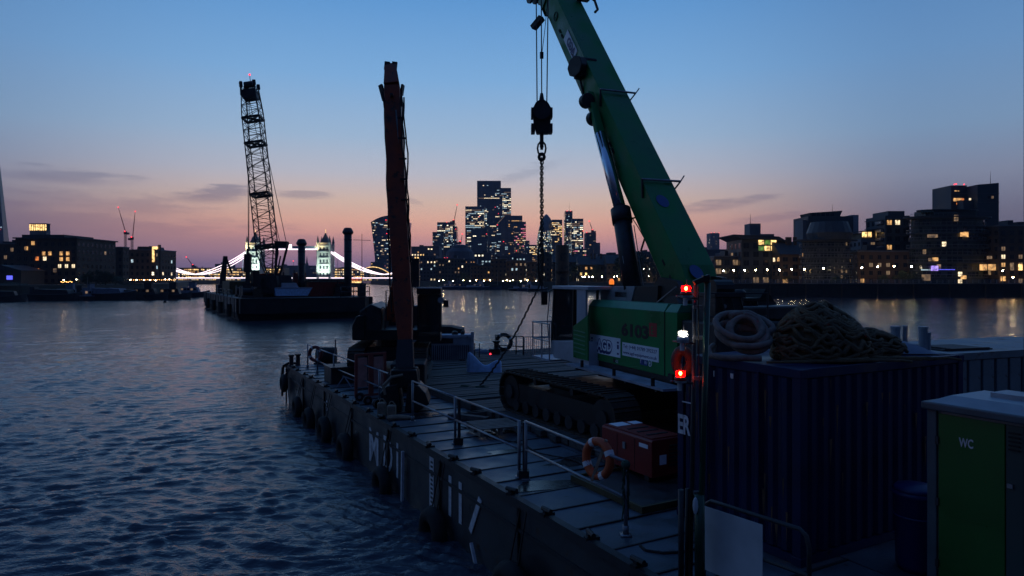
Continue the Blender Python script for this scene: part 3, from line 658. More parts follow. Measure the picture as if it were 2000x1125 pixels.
# tower cranes
def tower_crane(label, x, D, yb, yj, xt, yt, xc=None):
    k = D / F; t = thing('tower_crane', label, 'crane', P(x, 545, D)); t.location.z = 4
    zj = (HY - yj) * k + 2; m = MB()
    s = .9 * D / 800
    for sx in (-1, 1):
        for sy in (-1, 1): m.beam((sx * s, sy * s, 0), (sx * s, sy * s, zj), .35 * s)
    n = int(zj / (2.6 * s))
    for i in range(n):
        z = zj * i / n; z2 = zj * (i + 1) / n; m.beam((-s, -s, z), (s, -s, z2), .2 * s); m.beam((-s, s, z2), (s, s, z), .2 * s)
    m.build('mast', 'dark_steel', t)
    j = MB(); tip = Vector(((xt - x) * k, 0, (HY - yt) * k + 2)); base = Vector((0, 0, zj)); d = tip - base; nn = 14
    per = Vector((d.z, 0, -d.x)).normalized() * s * 1.1
    j.beam(base, tip, .35 * s); j.beam(base + per, tip, .3 * s)
    for i in range(nn):
        a = base.lerp(tip, i / nn); b = (base + per).lerp(tip, (i + .5) / nn); j.beam(a, b, .18 * s); j.beam(b, base.lerp(tip, (i + 1) / nn), .18 * s)
    j.build('jib', 'barrier_red', t)
    MB().box(-1.6 * s, 1.6 * s, -1.3 * s, 1.3 * s, zj - 1.5 * s, zj + 2 * s).build('cab', 'black_steel', t)
    MB().box(1.5 * s if tip.x < 0 else -4.5 * s, 4.5 * s if tip.x < 0 else -1.5 * s, -1, 1, zj - 2 * s, zj + .6 * s).build('counterweight', 'concrete', t)
    redlights(t, [tuple(tip), (0, -1, zj + 2 * s)], .45 * D / 500)
tower_crane('luffing tower crane with red lights, the left of two above the left bank', 245, 560, 545, 455, 231, 405)
tower_crane('luffing tower crane with red lights, the right of two above the left bank', 258, 560, 545, 466, 264, 413)
tower_crane('thin tower crane leaning right on the unfinished tower', 886, 1480, 545, 433, 893, 400)
tower_crane('small tower crane beside the dark domed building', 899, 900, 545, 474, 903, 457)
tower_crane('small tower crane on the dark unlit tower', 1157, 1390, 545, 452, 1151, 432)
tower_crane('tiny far tower crane left of the bridge', 377, 1300, 545, 520, 364, 502)
for i, x in enumerate((555, 573, 583)):
    t = thing('mast', ['leftmost', 'middle', 'rightmost'][i] + ' of three far thin masts with red lamps under the bridge walkway', 'mast', P(x, 545, 1500)); t.location.z = 4
    MB().cyl((0, 0, 0), (0, 0, (HY - 509) * 1500 / F), .5, .3, 5).build('pole', 'dark_steel', t); redlights(t, [(0, -.6, (HY - 508) * 1500 / F)], 1.1)

# ------------------------------------------------------------------ left bank
t = thing('glass_spire', 'tall tapering glass spire tower at the left edge of the picture', 'skyscraper', (-1395 * 1.0 * 1.0 - 0, 1860, 4))
t.location = P(-18, 545, 1450); t.location.z = 4
k = 1450 / F; H = (HY - 262) * k
MB().add([(-34, 0, 0), (34, 0, 0), (30, 26, 0), (-30, 26, 0), (-1.5, 10, H), (1.5, 10, H), (1.5, 14, H), (-1.5, 14, H)], [(0, 1, 5, 4), (1, 2, 6, 5), (2, 3, 7, 6), (3, 0, 4, 7), (4, 5, 6, 7)]).build('facade', 'tower_glass', t)
by = {}
for i in range(66):
    z = H * i / 72; hw = 34 * (1 - z / H); y = 10 * z / H - .6
    for q in range(int(hw / 1.8)):
        pr = .5 if i in (8, 9, 13, 25, 26) else .10 if i < 40 else .03
        if random.random() < pr: x = -hw + q * 3.6; by.setdefault(random.choice(MIX['office']), MB()).box(x, min(x + 3, hw), y, y + 1, z, z + 2.2)
for mm, b in by.items(): b.build('lit_window', mm, t, kind='stuff')
redlights(t, [(13, 4, H * .50), (22, 1, H * .24), (17, 2, H * .35)], 1.0)
MB().beam((34, -.5, 0), (1.6, 10, H), 1.0).build('corner_fin', 'tower_slab', t)
k = 255 / F
# big warehouse: stepped roof, front face turned to the river
t, W_, H_ = bld('warehouse', 'large dark riverside warehouse with scattered amber windows on the left bank', 30, 150, 466, 255, wall='brick_dark', depth=25, fh=3.0, bay=2.5, lit=.13, mix='warm', single=True, wf=.42, hf=.48, cat='warehouse', roof='none')
MB().box(-W_ / 2 - .6, W_ / 2 + .5, -.7, 26, H_, H_ + .45).build('roof', 'roof_slate', t)
MB().box(-W_ / 2 + 1, W_ / 2 - 6, 2, 20, H_ + .45, H_ + 1.6).build('penthouse', 'roof_slate', t)
for (x, z, m) in ((65, 475, 'lit_warm'), (52, 485, 'lit_warm'), (86, 495, 'lit_warm'), (98, 495, 'lit_warm'), (120, 495, 'lit_warm'), (133, 495, 'lit_warm'), (120, 506, 'lit_warm'), (133, 506, 'lit_warm'), (73, 505, 'lit_deep'), (88, 505, 'lit_white'), (74, 528, 'lit_deep'), (74, 538, 'lit_deep'), (108, 528, 'lit_dim'), (76, 551, 'lit_deep')):
    MB().box((x - 90) * k - .55, (x - 90) * k + .55, -.3, -.1, (HY - z) * k + 2 - .7, (HY - z) * k + 2 + .7).build('window', m, t)
t, W_, H_ = bld('riverside_building', 'narrow dark block under the two tower cranes with a bright stair window column', 208, 240, 484, 300, wall='brick_dark', depth=5, fh=3.1, bay=2.6, lit=.2, mix='office', single=True, wf=.4, hf=.5, roof='parapet')
t, W_, H_ = bld('warehouse', 'brick warehouse with many small white windows beside the left end of the bridge', 243, 304, 489, 345, wall='brick_warm', depth=21, fh=3.1, bay=2.5, lit=.42, mix='office', wf=.4, hf=.5, cat='warehouse', roof='parapet')
MB().prism([(-W_ * .28, H_), (W_ * .22, H_), (W_ * .18, H_ + 2.2), (-W_ * .25, H_ + 2.2)], 5, 18, 'y').build('mansard', 'roof_slate', t)
MB().box(W_ * .40, W_ * .46, -.4, 4, H_ - 6, H_ + 2).build('lit_turret', 'gold_light', t)
MB().cyl((W_ * .49, 4, 0), (W_ * .49, 4, H_ + 3), .9, .8, 8).build('chimney', 'brick_dark', t)
t = thing('tower_block', 'dark square tower crowned by a band of glowing yellow fins', 'tower', P(74, 545, 520)); t.location.z = 4; k = 520 / F
H = (HY - 445) * k; MB().box(-6.2, 6.2, 0, 5, 0, H).build('wall', 'concrete', t); MB().box(-6.2, 6.2, .3, 4.7, H, H + 5).build('crown_core', 'roof_slate', t)
for i in range(8): MB().box(-6.3 + i * 1.68, -5.5 + i * 1.68, -.3, .28, H + .1, H + 4.6).build('crown_light', 'gold_light', t)
MB().box(-6.5, 6.5, -.4, 5.2, H + 5, H + 5.4).build('crown_cap', 'roof_slate', t)
bld('riverside_building', 'dark building at the far left edge with a blue lit window', -60, 30, 477, 290, wall='brick_dark', depth=30, fh=3.1, bay=2.7, lit=.2, mix='warm', single=True, wf=.4, hf=.5)
t = thing('dockside_shed', 'low dark shed with a blue lit panel at the left picture edge', 'shed', P(8, 545, 240)); t.location.z = 4
MB().box(-8, 6, 0, 12, 0, 5).build('wall', 'brick_dark', t); MB().prism([(-8.4, 5), (6.4, 5), (-1, 7)], -.3, 12.3, 'y').build('roof', 'roof_slate', t); MB().box(1, 3, -.2, -.05, 1.8, 3.2).build('panel', 'lit_blue', t)
# string of festoon lamps and quay lamps on the left bank
def festoon(label, x0, x1, y, D, n, m='string_lamp', sag=1):
    t = thing('festoon_lights', label, 'string lights', P(x0, y, D)); k = D / F; Lx = (x1 - x0) * k
    MB().tube([(Lx * i / n, 0, .25 - sag * .35 * abs(math.sin(i * 1.1))) for i in range(n + 1)], .03, 4).build('cable', 'black_rubber', t)
    z0 = -(t.location.z - 4)
    for i in range(0, n + 1, max(1, n // 4)): MB().cyl((Lx * i / n, .05, z0), (Lx * i / n, .05, .4), .06, n=5).build('pole', 'black_steel', t)
    for i in range(n): MB().sphere((Lx * (i + .5) / n, 0, -.05 - sag * .35 * abs(math.sin((i + .5) * 1.1))), .13, n=6, m=4).build('bulb', m, t)
festoon('string of small amber bulbs along the left bank below the warehouse', 52, 116, 557, 236, 22)
festoon('row of orange bulbs in front of the bright terrace on the left bank', 118, 142, 549, 236, 7)
festoon('line of white and orange bulbs on the quay towards the bridge', 243, 345, 546, 330, 26, 'string_lamp', .5)

# ------------------------------------------------------------------ right bank buildings, near
k = 245 / F
def rb(x, y, D=245): return ((x - 1000) * D / F, (HY - y) * D / F + EYE)
def rect(t, x0, x1, y0, y1, m, D=245, front=-.15, th=.1, name='window', tx=None):
    """one pane given by its outline, local to thing t"""
    kx = D / F; MB().box((x0 - 1000) * kx - t.location.x, (x1 - 1000) * kx - t.location.x, front, front + th, EYE + (HY - y1) * kx - t.location.z, EYE + (HY - y0) * kx - t.location.z).build(name, m, t)
t, W_, H_ = bld('apartment_house', 'terraced apartment house under the winged roof with lit ground floor', 1395, 1478, 502, 262, wall='apartment_dark', depth=20, fh=3.1, bay=3.2, lit=.4, mix='warm', single=True, wf=.6, hf=.6, slabs=True, roof='parapet')
t, W_, H_ = bld('apartment_house', 'apartment house with a flared flat roof and a glazed yellow lit top storey', 1448, 1524, 468, 258, wall='apartment_dark', depth=18, fh=3.1, bay=3.4, lit=.22, mix='warm', single=True, wf=.55, hf=.6, roof='none')
k = 258 / F
MB().prism([(-W_ / 2 - 3.4, H_ + 1.6), (-W_ / 2, H_), (W_ / 2, H_ - .3), (W_ / 2 + 4, H_ - 2.2), (W_ / 2 + 4, H_ - 1.9), (W_ / 2 - 1, H_ + 1.1), (-W_ / 2 - 3.4, H_ + 1.9)], -1.5, 18, 'y').build('roof', 'roof_slate', t)
for i in range(3):
    for j in range(2): rect(t, 1481 + i * 12, 1491.5 + i * 12, 469 + j * 11.5, 478 + j * 11.5, 'gold_light' if (i + j) % 3 != 1 else 'lit_green', 258, -.35)
MB().box((1475 - 1486) * k, (1497 - 1486) * k, 6, 12, H_, H_ + (468 - 434) * k).build('lift_tower', 'concrete', t); MB().box((1473 - 1486) * k, (1520 - 1486) * k, 4, 13, H_, H_ + 2.4).build('plant_room', 'concrete', t)
mast(t, (1480 - 1486) * k, 8, H_ + 6, H_ + 10.5, .12)
t, W_, H_ = bld('apartment_house', 'row of riverside flats with orange lit ground floor windows', 1524, 1582, 497, 250, wall='brick_warm', depth=16, fh=3.1, bay=3.4, lit=.42, mix='warm', single=True, wf=.5, hf=.55, roof='pitch', slabs=False)
# rounded apartment building with drum storeys
def drum(label, x0, x1, y_top, D, nfl, ry=.5, wall='apartment_green', lit=.12, roofover=2.2, y_base=552, cut=0, name='apartment_building'):
    k = D / F; rx = (x1 - x0) / 2 * k; t = thing(name, label, 'apartment building', ((x0 + x1) / 2 * k - 1000 * k, D + rx * ry, 4))
    H = (HY - y_top) * k + 2; fh = H / nfl
    def ring(sc, n=28): return [(rx * sc * math.cos(2 * math.pi * i / n), rx * ry * sc * math.sin(2 * math.pi * i / n)) for i in range(n)]
    MB().prism(ring(.95), 0, H, 'z').build('glass_wall', wall, t)
    for i in range(1, nfl + 1):
        MB().prism(ring(1.0 + (.06 if i % 2 else 0)), i * fh - .35, i * fh, 'z').build('balcony_slab', 'tower_slab', t)
        m = MB(); rr = ring(1.0 + (.06 if i % 2 else 0), 44)
        if i < nfl:
            m.tube([(p[0], p[1], i * fh + 1.0) for p in rr], .06, 4, True)
            for p in rr[20:]: m.cyl((p[0], p[1], i * fh), (p[0], p[1], i * fh + 1), .05, n=4)
            m.build('balcony_rail', 'galv', t)
    for i in range(nfl):
        for q in range(22):
            a = math.pi * (1 + (q + .2) / 22); a2 = a + math.pi / 22 * .8; s = .955
            if random.random() < lit * .8: mm = random.choice(['lit_warm', 'lit_dim', 'lit_dim', 'lit_dim', 'lit_white'])
            elif random.random() < .5: mm = 'window_dark'
            else: continue
            MB().add([(rx * s * math.cos(a), rx * ry * s * math.sin(a) - .05, i * fh + .3), (rx * s * math.cos(a2), rx * ry * s * math.sin(a2) - .05, i * fh + .3), (rx * s * math.cos(a2), rx * ry * s * math.sin(a2) - .05, i * fh + fh * .72), (rx * s * math.cos(a), rx * ry * s * math.sin(a) - .05, i * fh + fh * .72)], [(0, 1, 2, 3)]).build('window', mm, t)
    MB().prism(ring(1 + roofover / rx), H, H + .5, 'z').build('roof', 'roof_slate', t)
    return t, rx, H
t, rx, H = drum('glass drum shaped flats with curved balconies beneath a pale slab tower', 1573, 1672, 470, 244, 8, .4, 'apartment_dark', .10)
k = 244 / F
MB().lathe([(rx * .8, H + .5), (rx * .86, H + 3), (rx * .7, H + 7)], (2, 2, 0), 20).build('upper_drum', 'apartment_dark', t)
t = thing('apartment_tower', 'pale slab tower with a notched top behind the drum shaped flats', 'apartment building', ((1622 - 1000) * 285 / F, 285, 4)); k = 285 / F; H = (HY - 425) * k + 2
MB().box(-11.5, -9.8, 0, 8, 0, H - 1).build('wall', 'concrete', t); MB().box(-9.7, 9, -1, 14, 0, H + .5).build('wall', 'apartment_dark', t); MB().box(9.1, 12, .5, 12, 0, H + 1.2).build('wall', 'render_white', t)
MB().prism([(-8, H + .5), (4, H + .5), (5, H + 2.9), (-8.6, H + 2.0)], 0, 10, 'y').build('roof', 'roof_slate', t)
for i in range(5): MB().box(-7.6 + i * 1.9, -6.2 + i * 1.9, -.15, -.02, H + .7, H + 1.9).build('window', 'window_dark', t)
mast(t, 2.2, 3, H + 2, H + 6, .1)
t, W_, H_ = bld('apartment_house', 'pale grey flats with a lit winged penthouse between the two towers', 1682, 1727, 466, 262, wall='concrete', depth=16, fh=3.1, bay=3.4, lit=.05, mix='warm', single=True, roof='none'); k = 262 / F
MB().prism([(-W_ / 2 - 1, H_ + 2.4), (W_ / 2 + 1.6, H_ + 3.8), (W_ / 2 + 1.6, H_ + 4.1), (-W_ / 2 - 1, H_ + 2.8)], -1.5, 14, 'y').build('roof', 'roof_slate', t)
MB().box(-W_ / 2 + .5, W_ / 2 - .3, .5, 12, H_, H_ + 2.3).build('penthouse', 'brick_yellow', t)
for (a, b) in ((1685, 1694), (1696, 1703), (1712, 1716)): rect(t, a, b, 453, 463, 'gold_light', 262, .3)
t, W_, H_ = bld('apartment_house', 'brown brick flats with amber windows below the grey penthouse', 1676, 1776, 492, 246, wall='brick_warm', depth=12, fh=3.1, bay=3.2, lit=.28, mix='warm', single=True, wf=.4, hf=.5, roof='parapet')
t, W_, H_ = bld('apartment_tower', 'slim stepped apartment tower with balconies left of the big round block', 1729, 1777, 421, 256, wall='apartment_dark', depth=14, fh=3.1, bay=3.0, lit=.13, mix='warm', single=True, wf=.55, hf=.55, roof='none', slabs=True, cat='apartment building'); k = 256 / F
MB().box(-W_ / 2 + 1.6, W_ / 2 - 1.4, 1, 12, H_, H_ + 1.8).build('top_storey', 'apartment_dark', t)
for i in range(5):
    for sx in (-1, 1): MB().box(sx * (W_ / 2 + .5) - .6, sx * (W_ / 2 + .5) + .6, 1, 5, H_ - 3 - i * 3.1, H_ - 2.0 - i * 3.1).build('balcony', 'galv', t)
t, rx, H = drum('massive round green glass apartment block with stacked curved balconies', 1795, 1945, 424, 240, 9, .42, 'apartment_green', .07, 2.0)
k = 240 / F
MB().prism([(-rx * .7, -rx * .2), (rx * .6, -rx * .25), (rx * .6, rx * .3), (-rx * .7, rx * .3)], H + .5, H + 2.6, 'z').build('penthouse', 'apartment_green', t)
MB().prism([(rx * .8 * math.cos(a * math.pi / 12), rx * .36 * math.sin(a * math.pi / 12)) for a in range(24)], H + 2.6, H + 3.0, 'z').build('upper_roof', 'roof_slate', t)
for (a, b, c, d, mm) in ((1862, 1870, 420, 432, 'lit_dim'), (1874, 1880, 454, 462, 'lit_warm'), (1880, 1890, 453, 463, 'lit_warm'), (1810, 1830, 458, 464, 'lit_dim'), (1820, 1831, 503, 510, 'lit_warm'), (1812, 1818, 504, 510, 'lit_dim'), (1817, 1831, 519, 529, 'lit_violet'), (1798, 1816, 526, 528, 'lit_cool'), (1875, 1886, 538, 545, 'lit_warm'), (1799, 1808, 536, 548, 'lit_dim'), (1808, 1816, 536, 548, 'lit_dim'), (1912, 1926, 516, 528, 'lit_warm'), (1928, 1948, 516, 528, 'lit_warm'), (1926, 1936, 500, 506, 'lit_dim')):
    rect(t, a, b, c, d, mm, 240, -rx * .42 - .45)
for i in range(14): MB().sphere(((1833 + i * 2.3 - 1870) * k, -rx * .42 - .4, (HY - 526.5) * k + 2), .16, n=6, m=4).build('blue_lamp', 'lit_blue', t)
m = MB(); rr = [(rx * .97 * math.cos(a), rx * .41 * math.sin(a)) for a in np.linspace(math.pi, 1.5 * math.pi, 14)]
m.tube([(p[0], p[1], H + 1.5) for p in rr], .06, 4)
for p in rr: m.cyl((p[0], p[1], H + .4), (p[0], p[1], H + 1.5), .05, n=4)
m.build('roof_rail', 'galv', t)
for i in range(4):
    s = tag(MB().sphere((0, 0, 1.3), .7, (1, 1, .9), 8, 6).build('roof_tree', 'leaf_dark'), ['first', 'second', 'third', 'fourth'][i] + ' small potted tree from the left on the roof terrace of the round block', 'tree'); s.location = (((1808 + i * 6) - 1000) * k, 240 + rx * .42 - rx * .3, 4 + H + .45)
    MB().cyl((0, 0, 0), (0, 0, 1), .09, n=5).build('trunk', 'bark', s)
t = thing('apartment_tower', 'square dark tower with red roof lamps rising behind the round block', 'apartment building', ((1873 - 1000) * 268 / F, 268, 4)); k = 268 / F; H = (HY - 362) * k + 2
MB().box(-3.1, 3.1, 0, 12, 0, H).build('wall', 'apartment_dark', t)
redlights(t, [(-1.9, -.2, H + .35), (1.9, -.2, H + .35), (-1.2, -.2, H + .5)], .25)
for (a, b, c, d, mm) in ((1864, 1873, 372, 374, 'lit_warm'), (1862, 1879, 387, 394, 'lit_warm'), (1868, 1879, 396, 400, 'lit_deep')): rect(t, a, b, c, d, mm, 268)
m = MB()
for i in range(12): m.box(-3.3, 3.3, -.25, -.02, i * H / 12 - .15, i * H / 12 + .15)
m.build('floor_band', 'tower_slab', t)
t = thing('apartment_tower', 'broad slate coloured tower with an antenna, the tallest on the right bank', 'apartment building', ((1930 - 1000) * 262 / F, 262, 4)); k = 262 / F; H = (HY - 358) * k + 2
MB().prism([(-4.1, 0), (4.1, 0), (4.1, H + .2), (-4.1, H - .5)], 0, 12, 'y').build('wall', 'apartment_dark', t); MB().box(-8.2, -4.2, 2, 10, 0, H - 6).build('link_block', 'apartment_dark', t); mast(t, 3, 3, H, H + 5.2, .1)
for (a, b, c, d, mm) in ((1899, 1903, 386, 390, 'lit_white'), (1884, 1889, 386, 390, 'lit_deep'), (1936, 1940, 383, 388, 'lit_dim'), (1929, 1933, 383, 388, 'window_dark')): rect(t, a, b, c, d, mm, 262, -.2 if a > 1910 else 1.8)
for x in range(5): MB().box(-4.2, 4.3, -.12, -.02, H - 4 - x * 3.4, H - 3.8 - x * 3.4).build('floor_band', 'tower_slab', t)
t, W_, H_ = bld('apartment_house', 'dark brown block at the right edge with a bright yellow ground floor window', 1951, 2035, 442, 238, wall='brick_dark', depth=16, fh=3.1, bay=3.2, lit=.22, mix='warm', single=True, wf=.42, hf=.5, roof='parapet')
rect(t, 1988, 1996, 516, 528, 'gold_light', 238, -.35); rect(t, 1972, 1979, 516, 528, 'lit_dim', 238, -.35); rect(t, 1953, 1963, 540, 549, 'lit_warm', 238, -.35)
bld('apartment_house', 'low dark flats between the slim tower and the round block', 1774, 1800, 500, 262, wall='brick_dark', depth=16, fh=3.1, bay=3.2, lit=.12, mix='warm', roof='pitch')

# street lamps
def street_lamp(x, y, D, label, m='lamp', h=None, g='lit street lamps on the right bank promenade'):
    p = P(x, y, D); t = thing('street_lamp', label, 'street lamp', (p.x, p.y, 4), 0, g); h = p.z - 4
    MB().cyl((0, 0, 0), (0, 0, h), .09, .05, 6).build('post', 'black_steel', t); MB().lathe([(.12, h - .1), (.3, h + .1), (.12, h + .3)], n=8).build('hood', 'black_steel', t)
    MB().sphere((0, -.1, h - .16), .24, n=8, m=5).build('lantern', m, t)
ords = ['first', 'second', 'third', 'fourth', 'fifth', 'sixth', 'seventh', 'eighth', 'ninth', 'tenth', 'eleventh', 'twelfth', 'thirteenth', 'fourteenth', 'fifteenth', 'sixteenth', 'seventeenth']
for i, (x, y) in enumerate([(1393, 528), (1413, 528), (1433, 527), (1454, 527), (1476, 526.5), (1498, 526), (1522, 526.5), (1546, 525), (1571, 525), (1683, 522), (1714, 520), (1746, 519), (1780, 519.5), (1958, 528), (1978, 541), (1608, 523)]):
    street_lamp(x, y, 232, f'{ords[i]} lit street lamp counting from the green boom along the right promenade' if i < 9 else
                {1683: 'street lamp under the brown brick flats, left of three', 1714: 'street lamp under the brown brick flats, middle of three', 1746: 'street lamp in front of the slim stepped tower', 1780: 'twin headed street lamp left of the round block', 1958: 'bright street lamp at the foot of the right edge building', 1978: 'low bright lamp by the right edge building entrance', 1608: 'street lamp before the drum shaped flats'}[x], 'lamp' if i % 3 else 'lamp_cool')
for i, (x, y) in enumerate([(1138, 540), (1142, 540), (1150, 540), (1157, 540), (1176, 540), (1200, 540), (1205, 539), (1266, 538.5), (1257, 525), (1268, 525)]):
    street_lamp(x, y, 375, ['leftmost', 'second', 'third', 'fourth', 'fifth', 'sixth', 'seventh', 'eighth', 'ninth', 'tenth'][i] + ' small lit lamp on the far bank behind the lift cylinder, counted from the left', 'lamp_cool', g='lit street lamps on the far bank behind the crane')
for i, x in enumerate((858, 866, 885, 905, 918, 930, 945, 957, 983, 990, 996, 1002, 1018, 1030, 1047, 1072)):
    street_lamp(x, 548 - (i % 2), 455, f'{ords[i]} quay lamp from the left on the far central waterfront', 'lamp' if i % 4 else 'lamp_cool', g='quay lamps on the far central waterfront')
for i, (x, y) in enumerate([(125, 546), (150, 545), (241, 546), (255, 546), (267, 546), (281, 546), (293, 546), (304, 547), (323, 545), (331, 545)]):
    street_lamp(x, y, 245 if x < 200 else 322, f'{ords[i]} quay lamp from the left on the left bank', 'lamp_low', g='quay lamps on the left bank')

# ------------------------------------------------------------------ trees
def leaf_mesh(name, seed, n=1500, m='leaf', w=1.0, h=1.0):
    rng = random.Random(seed); b = MB(); cl = []
    for i in range(22):
        a = rng.uniform(0, 6.28); r = rng.uniform(.1, .8) ** .7 * w; z = rng.uniform(.25, 1) * h; r *= math.sin(min(1, (1.12 - z / h) * 1.5) * 1.4) ; cl.append((r * math.cos(a), r * math.sin(a), z, rng.uniform(.16, .34)))
    for i in range(n):
        c = rng.choice(cl); d = Vector((rng.gauss(0, 1), rng.gauss(0, 1), rng.gauss(0, 1))).normalized() * c[3] * rng.uniform(.5, 1.05)
        p = Vector(c[:3]) + d; s = rng.uniform(.018, .042); u = Vector((rng.gauss(0, 1), rng.gauss(0, 1), rng.gauss(0, 1))).normalized(); v = u.orthogonal().normalized() * s; u = u * s
        b.add([p - u, p + v, p + u, p - v], [(0, 1, 2, 3)])
    me = b.mesh(name); me.materials.append(M[m]); return me
crowns = [leaf_mesh('crown', 3), leaf_mesh('crown', 8, 1700, 'leaf_dark', 1.1), leaf_mesh('crown', 21, 1400, 'leaf', .9)]
tb = MB(); tb.cyl((0, 0, 0), (.02, 0, .45), .05, .03, 6); tb.cyl((.02, 0, .42), (.2, .1, .8), .025, .01, 5); tb.cyl((.02, 0, .42), (-.22, -.05, .85), .025, .01, 5); tb.cyl((.0, 0, .4), (.03, .18, .9), .022, .01, 5)
tme = tb.mesh('trunk'); tme.materials.append(M['bark'])
def tree(label, x, y_top, D, w, v=0, base=4.0):
    p = P(x, y_top, D); h = p.z - base; t = thing('tree', label, 'tree', (p.x, D, base), x * .7)
    for nm, me in (('crown', crowns[v % 3]), ('trunk', tme)):
        o = bpy.data.objects.new(nm, me); COL.objects.link(o); o.parent = t; o.scale = (w if nm == 'crown' else h, w if nm == 'crown' else h, h)
for i, (x, yt, D, w, lb) in enumerate([(170, 538, 222, 4.6, 'dark bushy tree by the left bank boats, nearest the amber terrace'), (188, 530, 222, 5.2, 'tallest dark tree on the left bank'), (206, 535, 224, 4.8, 'round dark tree just right of the tallest left bank tree'), (226, 541, 226, 4.4, 'low dark tree in front of the block under the cranes'),
        (250, 552, 228, 4, 'low dark bush tree under the quay lamps'), (285, 554, 230, 4, 'small dark tree below the brick warehouse'), (318, 555, 232, 4, 'small dark tree nearest the left end of the bridge'), (30, 552, 215, 5, 'dark tree at the left picture edge'),
        (1215, 505, 372, 7, 'dark tree right of the lift cylinder barrel'), (1250, 500, 368, 9, 'large dark tree between lift cylinder and green boom'), (1285, 505, 368, 8, 'dark tree touching the left edge of the green boom'), (1120, 520, 390, 7, 'dark tree behind the timber pile'), (1165, 522, 388, 6, 'dark tree left of the lift cylinder'),
        (1652, 538, 234, 3.4, 'small promenade tree under the drum shaped flats'), (1634, 541, 234, 3, 'smaller promenade tree left of the drum flats entrance'), (1762, 532, 236, 4, 'promenade tree beside the twin headed lamp'), (1788, 535, 236, 3.6, 'promenade tree at the left foot of the round block'), (1726, 540, 236, 3, 'low promenade tree below the brown flats'), (1540, 541, 236, 3, 'low promenade tree right of the flared roof house'),
        (1052, 522, 440, 7, 'dark tree on the far quay behind the chain'), (905, 535, 470, 6, 'dark tree on the far quay behind the moored boats')]):
    tree(lb, x, yt, D, w, i)

# ------------------------------------------------------------------ moored boats
def boat(label, x, D, Lm, kind, rz=0, hull='boat_dark', cabin='boat_white', g=None, yb=None):
    p = P(x, 545, D); t = thing('moored_boat', label, 'boat', (p.x, D, 0), rz, g); h = Lm * .085 + .5; w = Lm * .11 + .6
    sec = [(-1, .7, 1.05), (-.6, 1, 1), (0, 1, .95), (.5, .9, 1.02), (.8, .55, 1.2), (1, .04, 1.45)]
    vs = []; fs = []
    for (u, ww, hh) in sec: vs += [(u * Lm / 2, -w * ww, h * hh), (u * Lm / 2 * .96, -w * ww * .7, -.2), (u * Lm / 2 * .96, w * ww * .7, -.2), (u * Lm / 2, w * ww, h * hh)]
    for i in range(5):
        a = i * 4; b = a + 4; fs += [(a, a + 1, b + 1, b), (a + 1, a + 2, b + 2, b + 1), (a + 2, a + 3, b + 3, b + 2), (a, b, b + 3, a + 3)]
    fs += [(0, 3, 2, 1), (20, 21, 22, 23)]
    MB().add(vs, fs).build('hull', hull, t)
    MB().tube([(u * Lm / 2, -w * ww - .02, h * hh) for u, ww, hh in sec], .09, 4).build('gunwale', cabin, t)
    if kind in ('tug', 'cruiser'):
        MB().prism([(-Lm * .28, h), (Lm * .22, h), (Lm * .17, h + 1.7), (-Lm * .28, h + 1.7)], -w * .55, w * .55, 'y').build('cabin', cabin, t)
        for i in range(int(Lm / 2.2)): MB().box(-Lm * .26 + i * 1.05, -Lm * .26 + i * 1.05 + .7, -w * .55 - .04, -w * .55 + .02, h + .7, h + 1.35).build('window', 'window_dark' if i % 3 else 'lit_dim', t)
        MB().box(-Lm * .05, Lm * .12, -w * .4, w * .4, h + 1.7, h + 3.4).build('wheelhouse', cabin, t); MB().box(-Lm * .07, Lm * .14, -w * .45, w * .45, h + 3.4, h + 3.55).build('wheelhouse_roof', hull, t)
        MB().cyl((-Lm * .1, 0, h + 1.7), (-Lm * .1, 0, h + 5.5), .07, .04, 5).build('mast', 'galv', t)
    elif kind == 'barge':
        MB().prism([(-Lm * .36, h * .95), (Lm * .3, h * .95), (Lm * .26, h + 1.3), (-Lm * .33, h + 1.5)], -w * .8, w * .8, 'y').build('hold_cover', cabin, t); MB().cyl((Lm * .36, 0, h), (Lm * .36, 0, h + 4), .1, .06, 6).build('mast', 'dark_steel', t)
        MB().box(-Lm * .46, -Lm * .37, -w * .5, w * .5, h, h + 2.1).build('wheelhouse', hull, t)
    elif kind == 'sail':
        MB().cyl((0, 0, h), (0, 0, h + Lm * .95), .11, .05, 6).build('mast', 'galv', t); MB().cyl((0, 0, h + 1.4), (-Lm * .4, 0, h + 1.3), .12, n=6).build('furled_sail', 'boat_blue', t)
        MB().prism([(-Lm * .2, h), (Lm * .15, h), (Lm * .08, h + .9), (-Lm * .2, h + .9)], -w * .5, w * .5, 'y').build('cabin', cabin, t)
        m = MB(); m.tube([(Lm * .48, 0, h * 1.4), (0, 0, h + Lm * .93)], .03, 3); m.tube([(-Lm * .48, 0, h), (0, 0, h + Lm * .93)], .03, 3); m.build('rigging', 'black_steel', t)
